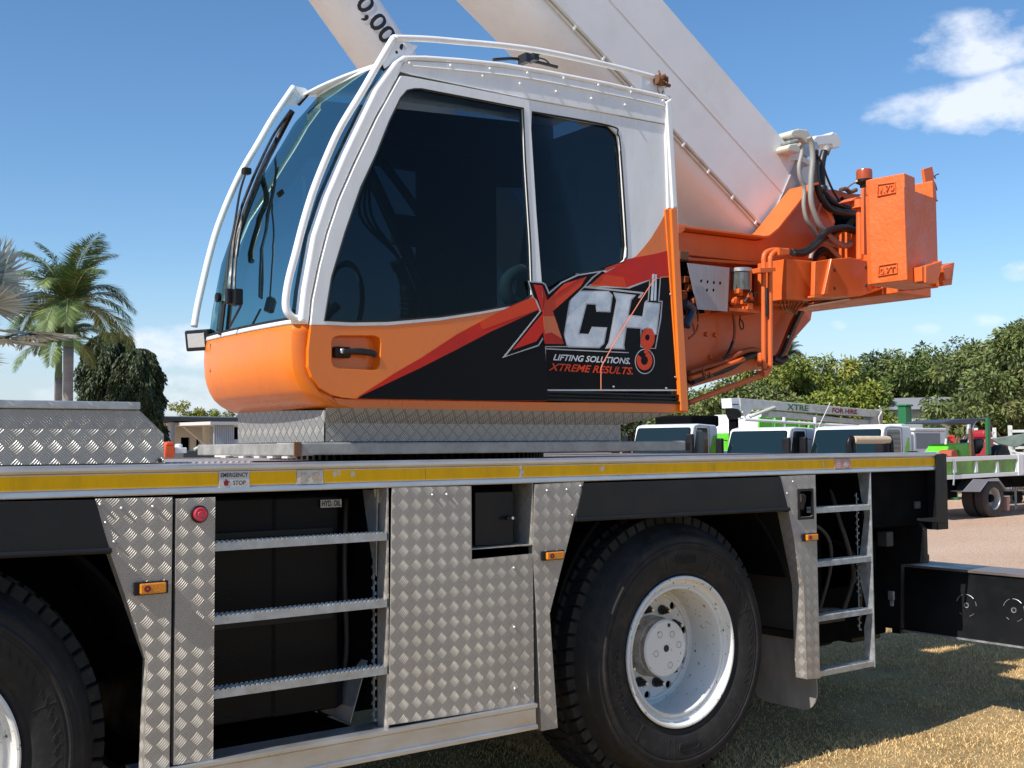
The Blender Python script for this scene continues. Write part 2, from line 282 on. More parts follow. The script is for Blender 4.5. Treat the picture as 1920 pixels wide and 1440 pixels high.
class MB:
    """collects primitive shapes that make up ONE part"""
    def __init__(s): s.v = []; s.f = []; s.mi = []; s.cur = 0
    def add(s, vs, fs):
        k = len(s.v); s.v += [tuple(v) for v in vs]; s.f += [tuple(i+k for i in f_) for f_ in fs]; s.mi += [s.cur]*len(fs); return s
    def box(s, x0, x1, y0, y1, z0, z1, rot=None, piv=None):
        vs = [Vector((x, y, z)) for x in (x0, x1) for y in (y0, y1) for z in (z0, z1)]
        if rot is not None:
            pv = Vector(piv) if piv is not None else Vector(((x0+x1)/2, (y0+y1)/2, (z0+z1)/2)); vs = [pv + rot @ (v-pv) for v in vs]
        return s.add(vs, [(0, 1, 3, 2), (4, 6, 7, 5), (0, 4, 5, 1), (2, 3, 7, 6), (0, 2, 6, 4), (1, 5, 7, 3)])
    def prism(s, pts, ext):
        """planar polygon extruded by vector ext"""
        n = len(pts); e = Vector(ext); a = [Vector(p) for p in pts]; b = [p+e for p in a]
        nrm = Vector((0, 0, 0))
        for i in range(n): nrm += a[i].cross(a[(i+1) % n])
        fs = [tuple(range(n)), tuple(range(2*n-1, n-1, -1))] + [(i, i+n, (i+1) % n+n, (i+1) % n) for i in range(n)]
        if nrm.dot(e) > 0: fs = [tuple(reversed(f_)) for f_ in fs]
        return s.add(a+b, fs)
    def tube(s, pts, r, n=10, smooth=True, closed=False, caps=True):
        P = [Vector(p) for p in pts]
        if smooth and len(P) > 2: P = crom(P)
        m_ = len(P); rs = r if isinstance(r, (list, tuple)) else [r]*m_
        if len(rs) != m_: rs = [rs[min(len(rs)-1, int(i/(m_-1)*(len(rs)-1)+.5))] for i in range(m_)]
        t0 = (P[1]-P[0]).normalized(); ref = Vector((0, 0, 1)) if abs(t0.z) < .9 else Vector((1, 0, 0)); nn = t0.cross(ref).normalized()
        vs = []
        for i in range(m_):
            t_ = ((P[i]-P[i-1]).normalized() if i else t0) + ((P[i+1]-P[i]).normalized() if i < m_-1 else Vector((0, 0, 0)))
            t_.normalize(); nn = (nn - t_*nn.dot(t_)).normalized(); bb = t_.cross(nn)
            for k in range(n):
                a = 2*math.pi*k/n; vs.append(P[i] + (nn*math.cos(a)+bb*math.sin(a))*rs[i])
        fs = [(i*n+k, i*n+(k+1) % n, (i+1)*n+(k+1) % n, (i+1)*n+k) for i in range(m_-1) for k in range(n)]
        if caps: fs += [tuple(reversed(range(n))), tuple(range((m_-1)*n, m_*n))]
        return s.add(vs, fs)
    def lathe(s, prof, c, ax='y', n=48, mod=None, a0=0, a1=2*math.pi):
        """prof: (radius, along) ; axis through c"""
        full = abs(a1-a0-2*math.pi) < 1e-6; nn = n if full else n+1
        vs = []
        for i, (r, h) in enumerate(prof):
            for k in range(nn):
                a = a0+(a1-a0)*k/n; rr = r if mod is None else mod(i, k, r)
                u, v = rr*math.cos(a), rr*math.sin(a)
                if ax == 'y': vs.append((c[0]+u, c[1]+h, c[2]+v))
                elif ax == 'z': vs.append((c[0]+u, c[1]-v, c[2]+h))
                else: vs.append((c[0]+h, c[1]+u, c[2]-v))
        fs = []
        for i in range(len(prof)-1):
            for k in range(n):
                k2 = (k+1) % nn if full else k+1
                fs.append((i*nn+k, (i+1)*nn+k, (i+1)*nn+k2, i*nn+k2))
        return s.add(vs, fs)
    def disc(s, c, r, ax='y', n=24, h=.004):
        return s.lathe([(0.0001, 0), (r, 0), (r, h), (.0001, h)], c, ax, n)
    def holes(s, outer, inners, ext):
        """planar polygon with holes, extruded"""
        loops = [[Vector(p) for p in l] for l in [outer]+list(inners)]
        e = Vector(ext)
        tris = tessellate_polygon(loops)
        flat = [p for l in loops for p in l]; n = len(flat)
        def nrm(t_): return (flat[t_[1]]-flat[t_[0]]).cross(flat[t_[2]]-flat[t_[0]])
        fs = []
        for t_ in tris:
            t_ = tuple(t_)
            if nrm(t_).dot(e) > 0: t_ = t_[::-1]
            fs.append(t_); fs.append(tuple(i+n for i in reversed(t_)))
        k = 0
        for li, l in enumerate(loops):
            m_ = len(l); ar = Vector((0, 0, 0))
            for i in range(m_): ar += l[i].cross(l[(i+1) % m_])
            fl = (ar.dot(e) > 0) ^ (li > 0)
            for i in range(m_):
                q = (k+i, k+i+n, k+(i+1) % m_+n, k+(i+1) % m_)
                fs.append(tuple(reversed(q)) if fl else q)
            k += m_
        return s.add(flat+[p+e for p in flat], fs)
    def build(s, name, m, parent=None, smooth=False, bevel=0, seg=2, auto=None, merge=False):
        me = bpy.data.meshes.new(name); me.from_pydata(s.v, [], s.f)
        me.polygons.foreach_set('material_index', s.mi)
        if merge:
            bm = bmesh.new(); bm.from_mesh(me); bmesh.ops.remove_doubles(bm, verts=bm.verts, dist=1e-5); bm.to_mesh(me); bm.free()
        me.update()
        if auto: autosmooth(me, auto)
        return finish(name, me, m, parent, smooth, bevel, seg)
def build_each(mb, name, m, parent=None, **k):
    """one object per separate solid collected in mb"""
    par = list(range(len(mb.v)))
    def fd(i):
        while par[i] != i: par[i] = par[par[i]]; i = par[i]
        return i
    for f_ in mb.f:
        for i in f_[1:]: par[fd(i)] = fd(f_[0])
    grp = {}
    for f_ in mb.f: grp.setdefault(fd(f_[0]), []).append(f_)
    last = None
    for fs in grp.values():
        ids = sorted({i for f_ in fs for i in f_}); mp = {a: c for c, a in enumerate(ids)}
        b = MB(); b.v = [mb.v[i] for i in ids]; b.f = [tuple(mp[i] for i in f_) for f_ in fs]; b.mi = [0]*len(fs); last = b.build(name, m, parent, **k)
    return last
def crom(P, k=6):
    out = []
    n = len(P)
    for i in range(n-1):
        p0 = P[max(i-1, 0)]; p1 = P[i]; p2 = P[i+1]; p3 = P[min(i+2, n-1)]
        for j in range(k):
            t_ = j/k
            out.append(.5*((2*p1)+(p2-p0)*t_+(2*p0-5*p1+4*p2-p3)*t_*t_+(3*p1-p0-3*p2+p3)*t_**3))
    out.append(P[-1]); return out
def rpoly(pts, r, n=4):
    """round the corners of a polygon of Vectors"""
    out = []; m_ = len(pts)
    for i in range(m_):
        p = pts[i]; a = pts[i-1]; b = pts[(i+1) % m_]; rr = r[i] if isinstance(r, (list, tuple)) else r
        if rr <= 0: out.append(p); continue
        da = min(rr, (a-p).length*.45); db = min(rr, (b-p).length*.45)
        s_ = p+(a-p).normalized()*da; e = p+(b-p).normalized()*db
        for k in range(n+1):
            t_ = k/n; out.append(s_*(1-t_)**2+p*2*t_*(1-t_)+e*t_*t_)
    return out
def PX(l, y=0.0, off=(0, 0), sc=1.0): return [S(off[0]+a/sc, off[1]+b/sc, y) for a, b in l]
def plate(name, l, y, th, m, parent, off=(0, 0), sc=1.0, bevel=.0, inner=None, rnd=0, ri=0):
    o_ = PX(l, y, off, sc)
    if rnd: o_ = rpoly(o_, rnd)
    b = MB()
    if inner:
        b.holes(o_, [rpoly(PX(i, y, off, sc), ri) if ri else PX(i, y, off, sc) for i in inner], (0, th, 0))
    else: b.prism(o_, (0, th, 0))
    return b.build(name, m, parent, bevel=bevel)
_txtcache = {}
def text_me(s, ofs=0.0, ext=0.0, shear=0.0):
    c = bpy.data.curves.new('t', 'FONT'); c.body = s; c.size = 1; c.offset = ofs; c.extrude = ext; c.shear = shear; c.resolution_u = 3; c.align_x = 'LEFT'
    o = bpy.data.objects.new('t', c); COL.objects.link(o); dg = bpy.context.evaluated_depsgraph_get()
    me = bpy.data.meshes.new_from_object(o.evaluated_get(dg)); bpy.data.objects.remove(o); bpy.data.curves.remove(c); return me
def text(name, s, quad, m, parent, ofs=.012, shear=0.0, depth=0.0, outdir=(0, -1, 0)):
    """quad = bl, br, tr, tl points in space; the word fills it"""
    me = text_me(s, ofs, 0, shear)
    co = np.array([v.co[:] for v in me.vertices]); mn = co.min(0); mx = co.max(0)
    bl, br, tr, tl = [Vector(q) for q in quad]
    for v in me.vertices:
        a = (v.co.x-mn[0])/(mx[0]-mn[0]); b = (v.co.y-mn[1])/(mx[1]-mn[1])
        v.co = (bl*(1-a)+br*a)*(1-b)+(tl*(1-a)+tr*a)*b
    if depth:
        bm = bmesh.new(); bm.from_mesh(me); r_ = bmesh.ops.extrude_face_region(bm, geom=bm.faces[:])
        for v in [g for g in r_['geom'] if isinstance(g, bmesh.types.BMVert)]: v.co += Vector(outdir)*depth
        bmesh.ops.recalc_face_normals(bm, faces=bm.faces[:]); bm.to_mesh(me); bm.free()
    me.materials.clear(); me.update()
    return finish(name, me, m, parent)
def rect_tube(mb, p0, p1, w, h, up=(0, 0, 1)):
    """box beam from p0 to p1; w across, h along up"""
    p0 = Vector(p0); p1 = Vector(p1); d = (p1-p0).normalized(); u = Vector(up); s_ = d.cross(u).normalized(); u = s_.cross(d).normalized()
    a = [p0+s_*x*w/2+u*y_*h/2 for x, y_ in ((-1, -1), (1, -1), (1, 1), (-1, 1))]
    return mb.prism(a, p1-p0)
# =================================================================== THE CRANE: carrier
crane = thing('mobile_crane', 'orange and white mobile crane with XCH lettering on its cab, filling the foreground', 'crane', (3.3, 1.37, 0))
C0 = crane
XR = 5.69
def XP(px, py=900, y=0.0): return S(px, py, y).x
def ZP(px, py, y=0.0): return S(px, py, y).z
# deck
b = MB().box(-1.6, XR-.02, .03, 2.70, 1.49, 1.524); deck = b.build('deck', M['treaddeck'], C0)
# edge profile: rounded aluminium nose, tape face, lower lip (one long extrusion)
prof = [(.02, 1.490), (.02, 1.531), (0, 1.531), (-.007, 1.529), (-.011, 1.523), (-.011, 1.513), (-.007, 1.506), (-.002, 1.503), (-.002, 1.452), (-.006, 1.449), (-.008, 1.434), (-.005, 1.430), (.02, 1.430)]
def extr(prof, x0, x1): 
    return [Vector((x0, y, z)) for y, z in prof]
b = MB(); b.prism(extr(prof, -1.6, XR), (XR+1.6, 0, 0)); trim = b.build('deck_edge_trim', M['alu'], C0, bevel=.0015); trim.location.y += .007
# far side trim
b = MB().box(-1.6, XR, 2.71, 2.74, 1.43, 1.53); b.build('deck_edge_trim', M['alu'], C0)
# yellow tape strips with seams
tz0, tz1 = 1.4555, 1.4995
segs = [(-1.6, XP(411)-.002), (XP(469), XP(556)), (XP(607), XP(798)), (XP(798)+.003, XP(975)), (XP(981), XP(1340)), (XP(1340)+.002, XP(1566)), (XP(1596), XR-.01)]
b = MB()
for x0, x1 in segs: b.box(x0, x1, -.0045, -.0018, tz0, tz1)
build_each(b, 'reflective_tape', M['yellow'], trim)
def label(name, px0, px1, z0, z1, m, y=-.0065):
    x0, x1 = XP(px0), XP(px1); return MB().box(x0, x1, y, -.0018, z0, z1).build(name, m, trim), x0, x1
em, x0, x1 = label('emergency_stop_label', 411, 468, 1.447, 1.5035, M['label'])
def q(x0, x1, z0, z1, y): return [(x0, y, z0), (x1, y, z0), (x1, y, z1), (x0, y, z1)]
dx = x1-x0; yy = -.0075
text('label_text', 'EMERGENCY', q(x0+dx*.05, x1-dx*.05, 1.483, 1.498, yy), M['ink'], em, ofs=.015)
text('label_text', 'STOP', q(x0+dx*.45, x1-dx*.13, 1.456, 1.471, yy), M['ink'], em, ofs=.015)
hb = MB(); hx = x0+dx*.23; hz = 1.462
hb.prism([Vector((hx+a*.001, yy, hz+c*.001)) for a, c in ((-7, -7), (6, -7), (8, 2), (13, 7), (10, 9), (5, 5), (5, 13), (3, 13), (2, 6), (1, 15), (-1, 15), (-2, 6), (-3, 14), (-5, 14), (-5, 4), (-8, 10), (-10, 9), (-8, 0))], (0, .0006, 0)); hb.build('hand_symbol', M['redink'], em)
def hazard(px0, px1, m, m2):
    o, a, c = label('warning_sticker', px0, px1, 1.452, 1.501, m)
    bb = MB(); z = 1.4765; w = c-a
    bb.lathe([(.013, 0), (.017, 0), (.017, .0008), (.013, .0008), (.013, 0)], (a+w*.72, yy, z), 'y', 24)
    rect_tube(bb, (a+w*.62, yy, z+.011), (a+w*.82, yy, z-.011), .001, .004, (1, 0, 1))
    bb.prism([Vector((a+w*(.70+dx_), yy, z+dz)) for dx_, dz in ((-.05, -.008), (.06, -.008), (.08, .003), (.0, .010), (-.07, .003))], (0, .0006, 0))
    for i in range(4):
        for j in range(2): bb.box(a+w*(.12+.14*j), a+w*(.21+.14*j), yy, yy+.0008, z-.018+i*.0095, z-.0125+i*.0095)
    bb.build('sticker_symbol', m2, o)
hazard(557, 606, mat('faded_label', (.60, .56, .50), .5, var=.25, vscale=60, dirt=.5, dirtcol=(.5, .38, .2)), mat('faded_ink', (.50, .40, .30), .6))
hazard(1566, 1596, M['pinklabel'], M['label'])
# torn bits of tape
b = MB()
for px, w_, z_ in ((628, .012, 1.486), (636, .008, 1.49), (662, .01, 1.485), (978, .014, 1.476), (1130, .012, 1.482), (1545, .006, 1.478)):
    x = XP(px)
    pts = [Vector((x+w_*math.cos(a)*random.uniform(.5, 1.2), -.0052, z_+.012*math.sin(a)*random.uniform(.5, 1.2))) for a in np.linspace(0, 2*math.pi, 9)[:-1]]
    b.prism(pts, (0, .0006, 0))
build_each(b, 'torn_tape', M['label'], trim)
# --- black wheel-arch fenders
def fender(name, pts):
    p3 = PX(pts, -.004); b = MB(); b.prism(p3, (0, .02, 0))
    lo = [p3[2], p3[3]]
    b.tube([lo[0]+Vector((0, -.004, .006)), lo[1]+Vector((0, -.004, .006))], .010, 8, smooth=False)
    return b.build(name, M['fender'], C0, bevel=.002)
fender('wheel_arch_panel', [(1094, 906), (1464, 894), (1479, 957), (1078, 977)])
fender('wheel_arch_panel', [(-330, 948), (178, 937), (208, 1036), (-330, 1060)])
# --- tread plate skirts
def skirt(pts, left_return=None, depth=.05, name='tread_skirt', y=0.0, inner=None, ri=0):
    o_ = PX(pts, y); b = MB()
    if inner: b.holes(o_, [rpoly(PX(i, y), ri) for i in inner], (0, .004, 0))
    else: b.prism(o_, (0, .004, 0))
    if left_return:
        for a, c in zip(left_return[:-1], left_return[1:]):
            p = S(*a, y)+Vector((0, .003, 0)); q_ = S(*c, y)+Vector((0, .003, 0))
            b.prism([p, q_, q_+Vector((0, depth, 0)), p+Vector((0, depth, 0))], (.004, 0, 0))
    return b.build(name, M['tread'], C0, bevel=.0008, seg=1)
zb = .40
def below(px, z, y=0.0): # pixel row where column px reaches height z
    lo, hi = 0, 4000
    for _ in range(40):
        m_ = (lo+hi)/2
        if S(px, m_, y).z > z: lo = m_
        else: hi = m_
    return (px, (lo+hi)/2)
sk1 = skirt([(178, 935), (324, 932), below(317, zb), below(266, zb), (277, 1238), (207, 1038)], [(207, 1038), (277, 1238), below(266, zb)], .045)
sk2 = skirt([(330, 935), (404, 932), (400, 1425), (326, 1435)], [(330, 935), (326, 1435)], .03)
BX0 = XP(735, 912); BX1 = XP(1002, 1320)
panel = skirt([(735, 914), (884, 911), (885, 1049), (999, 1038), (1002, 1319), (729, 1360)], name='tread_locker_panel')
# left cheek of the locker (perforated step edge)
b = MB(); b.box(BX0-.02, BX0-.012, .004, .075, .548, 1.43); b.build('locker_side', M['tread'], panel, bevel=.001, seg=1)
b = MB()
for i in range(44):
    z = .56+i*.0195
    b.box(BX0-.03, BX0-.022, .078+.012*(i % 2), .090+.012*(i % 2), z, z+.011)
b.box(BX0-.0295, BX0-.0225, .090, .093, .56, 1.42); b.box(BX0-.0295, BX0-.0225, .0895, .0905, .56, 1.42); b.build('serrated_edge', M['galv'], panel)
MB().box(BX0-.025, BX0-.021, .13, .5, .6, 1.42).build('locker_side', M['blackr'], panel)
# recess with small black door
rx0, rx1 = XP(884, 980), XP(999, 980); rz0 = 1.19
rb = MB()
rb.box(rx0-.01, rx1+.01, .14, .145, rz0-.02, 1.43)           # back
rb.box(rx0-.008, rx0-.003, .005, .14, rz0-.02, 1.43)
rb.build('recess', M['blackr'], panel)
MB().box(rx1+.002, rx1+.006, .005, .14, rz0-.02, 1.43).box(rx0, rx1, .005, .14, rz0-.012, rz0-.008).build('recess_side', M['tread'], panel)
dr = plate('locker_door', [(891, 923), (963, 921), (963, 1022), (891, 1024)], .06, .02, M['black'], C0, bevel=.003)
hb = MB(); hp = S(957, 971, .045); hb.box(hp.x-.028, hp.x+.022, .030, .042, hp.z-.007, hp.z+.007); hb.lathe([(.0001, 0), (.009, 0), (.009, .02), (.0001, .02)], (hp.x, .040, hp.z), 'y', 14); hb.build('door_handle', M['black'], dr, bevel=.002)
hb = MB(); hb.disc((hp.x, .028, hp.z), .006, 'y', 12, .004); hb.build('lock', M['chrome'], dr)
sk3 = skirt([(1003, 908), (1095, 903), (1031, 1150), (1046, 1365), (1015, 1371), (1006, 1155), (999, 1040)], [(1003, 908), (1000, 1040), (1006, 1155), (1015, 1371)], .03)
sk4 = skirt([(1462, 893), (1529, 890), (1538, 1272), (1513, 1274), (1507, 1100), (1479, 960)], [(1479, 960), (1507, 1100), (1513, 1274)], .07,
            inner=[[(1498, 921), (1522, 920), (1522, 968), (1498, 969)]], ri=.01)
# bolts / rivets on skirts
def rivets(pts, parent, r=.006, y=-.001, m='alu'):
    for (px, py) in pts:
        p = S(px, py, y); b = MB(); b.lathe([(.0001, -.005), (r*.55, -.0045), (r, -.001), (r, .001)], (p.x, y, p.z), 'y', 10); b.build('rivet', M[m], parent, smooth=True)
rivets([(188, 946), (228, 953), (287, 950), (214, 1016), (198, 980)], sk1)
rivets([(811, 928), (838, 927), (964, 1065), (965, 1176), (966, 1291)], panel)
rivets([(1026, 920), (1063, 918), (1089, 911), (1074, 966)], sk3)
rivets([(1487, 903), (1476, 925)], sk4)
# side markers
def marker(px0, px1, py, parent, h=.034):
    a = S(px0, py, 0); c = S(px1, py, 0); z = (a.z+c.z)/2; w_ = c.x-a.x
    o = MB().box(a.x, c.x, -.010, -.001, z-h/2-.004, z+h/2+.004).build('side_marker', M['black'], parent, bevel=.003)
    MB().box(a.x+w_*.14, c.x-w_*.10, -.024, -.010, z-h/2, z+h/2).build('lens', M['amber'], o, bevel=.004)
    MB().lathe([(.004, 0), (.011, 0), (.011, .001), (.004, .001)], (a.x+w_*.34, -.0255, z), 'y', 16).build('bulb_ring', M['redink'], o)
marker(250, 314, 1102, C0); marker(1014, 1056, 1041, C0, .030); marker(1503, 1530, 1007, C0, .030)
# red button
p = S(373, 964, 0)
b = MB().lathe([(.0001, -.010), (.029, -.010), (.029, .0)], (p.x, 0, p.z), 'y', 32); bt = b.build('stop_button_surround', M['black'], C0, bevel=.002)
b = MB().lathe([(.0001, -.022), (.010, -.022), (.012, -.020), (.020, -.021), (.0235, -.018), (.0235, -.008)], (p.x, 0, p.z), 'y', 32); b.build('stop_button', M['redbtn'], bt, smooth=True, auto=40)
# recessed lamp in rear skirt
p0 = S(1495, 917); p1 = S(1525, 973)
b = MB().holes([(p0.x, -.006, p1.z), (p1.x, -.006, p1.z), (p1.x, -.006, p0.z), (p0.x, -.006, p0.z)], [rpoly([Vector((p0.x+.012, -.006, p1.z+.012)), Vector((p1.x-.012, -.006, p1.z+.012)), Vector((p1.x-.012, -.006, p0.z-.012)), Vector((p0.x+.012, -.006, p0.z-.012))], .012)], (0, .012, 0))
fr = b.build('recessed_lamp', M['black'], C0, bevel=.002)
MB().box(p0.x+.005, p1.x-.005, .05, .055, p1.z, p0.z).build('lamp_housing', M['blackr'], fr)
b = MB().prism(rpoly([Vector((p0.x+.02, .012, p1.z+.06)), Vector((p1.x-.035, .03, p1.z+.04)), Vector((p1.x-.03, .012, p0.z-.03)), Vector((p0.x+.02, .01, p0.z-.022))], .02), (0, .02, 0)); b.build('lens', M['darklens'], fr, bevel=.003)
# --- ladders
def rungs(xa, xb, rows, h, depth, parent_name, stiles):
    root = None
    for i, (za, zc) in enumerate(rows):
        b = MB(); n = 38
        b.box(xa, xb, .004, .010, za-h, za); b.box(xa, xb, .004+depth, .010+depth, za-h, za)
        b.box(xa, xb, .010, .004+depth, za-.010, za-.006)
        w_ = (xb-xa)/n
        for k in range(n):
            for yy_ in (.004, .004+depth*.5, .004+depth):
                b.prism([Vector((xa+w_*(k+.15), yy_, za)), Vector((xa+w_*(k+.3), yy_, za+.0045)), Vector((xa+w_*(k+.7), yy_, za+.0045)), Vector((xa+w_*(k+.85), yy_, za))], (0, .006, 0))
        o = b.build('ladder_rung', M['galv'], C0)
# three rungs between button post and locker
for pl_, pr_ in (((404, 1019), (733, 999)), ((402, 1157), (733, 1124)), ((400, 1296), (733, 1250))):
    a = S(*pl_); c = S(*pr_); z = (a.z+c.z)/2; rungs(XP(403)-.01, BX0-.012, [(z, z)], .027, .055, '', None)
lx0 = XP(1531, 950); lx1 = XP(1632, 950)
for pt in ((1582, 950), (1583, 1049), (1586, 1149), (1590, 1250)):
    z = S(*pt).z; rungs(lx0, lx1+.002, [(z, z)], .025, .055, '', None)
# rear ladder stile: bent flat bar seen on its -X face
b = MB(); zz = [1.43, 1.30, 1.20, .98, .88, .70, .62, .5, .42]; dd = [.05, .03, .012, .05, .05, .008, .03, .03, .03]
x = lx1+.004
front = [Vector((x, .0, z)) for z in zz]; back = [Vector((x, .03+d_, z)) for z, d_ in zip(zz, dd)]
b.prism(front+back[::-1], (.008, 0, 0)); st = b.build('ladder_stile', M['galv'], C0, bevel=.001)
b = MB()
for i in range(40):
    z = .6+i*.018
    if abs((z*1.0) % .25-.12) < .1: b.box(x-.008, x-.002, .075+.01*(i % 2), .085+.01*(i % 2), z, z+.010)
b.box(x-.0075, x-.0025, .084, .087, .60, 1.32); b.build('serrated_edge', M['galv'], st)
# --- bottom rail (aluminium channel)
prof2 = [(.0, .447), (-.018, .447), (-.018, .462), (-.006, .466), (-.004, .525), (-.016, .532), (-.016, .546), (.0, .548), (.12, .548), (.12, .540), (.004, .540), (.004, .455), (.0, .455)]
xr0 = 1.25
b = MB(); b.prism([Vector((xr0, y, z)) for y, z in prof2], (BX1+.004-xr0, 0, 0)); b.build('sill_rail', M['alu'], C0, bevel=.0012)
# --- hydraulic tank behind the ladder
tx0, tx1 = 1.42, S(630, 1000, .22).x
b = MB(); xm = S(513, 1000, .2).x
b.prism([Vector((tx0, .22, .60)), Vector((xm, .215, .60)), Vector((xm+.012, .205, .60)), Vector((tx1, .20, .60)), Vector((tx1+.04, .24, .60)), Vector((tx1+.04, .9, .60)), Vector((tx0, .9, .60))], (0, 0, .805)); tank = b.build('hydraulic_tank', M['tank'], C0, bevel=.012, seg=3)
a = S(601, 952, .192); c = S(640, 936, .192)
lb = MB().box(a.x, c.x, .190, .194, a.z, c.z).build('tank_label', M['label'], tank)
text('label_text', 'HYD. OIL', q(a.x+.004, c.x-.004, a.z+.004, c.z-.003, .1885), M['ink'], lb, ofs=.03)
MB().box(xr0, 2.12, .18, .85, .50, .53).build('tank_shelf', M['blackr'], C0)
# pale bracket at top right of the opening, lower cut-out plate
plate('bracket', [(702, 917), (717, 917), (716, 943), (706, 943)], .06, .006, M['beige'], C0)
b = MB().prism([Vector((2.155, .05, 1.42)), Vector((2.155, .16, 1.42)), Vector((2.155, .10, 1.2)), Vector((2.155, .06, 1.1))], (.004, 0, 0)); b.build('bracket', M['galv'], C0)
b = MB().prism([Vector((2.10, .16, .55)), Vector((2.10, .4, .55)), Vector((2.15, .16, .78)), Vector((2.15, .12, .78))], (.004, 0, 0)); b.build('bracket', M['galv'], C0)
# --- chassis and dark running gear
b = MB().box(-1.6, 6.3, .75, .95, .70, 1.35).box(-1.6, 6.3, 1.8, 2.0, .70, 1.35).box(-1.6, 5.6, .95, 1.8, 1.2, 1.35); b.build('chassis_frame', M['blackr'], C0, bevel=.01)
b = MB().box(1.36, 1.40, .05, 2.6, .55, 1.48).box(2.86, 2.88, .16, 1.0, .5, 1.48).box(2.15, 2.86, .5, .52, .5, 1.48).box(4.62, 4.65, .45, 2.6, .5, 1.48).box(-1.6, 5.6, 2.66, 2.69, .50, 1.42)
b.box(-.5, -.45, .05, 2.6, .55, 1.48).box(-.45, 5.6, .55, .57, .95, 1.48); b.build('light_block_panels', M['blackr'], C0)
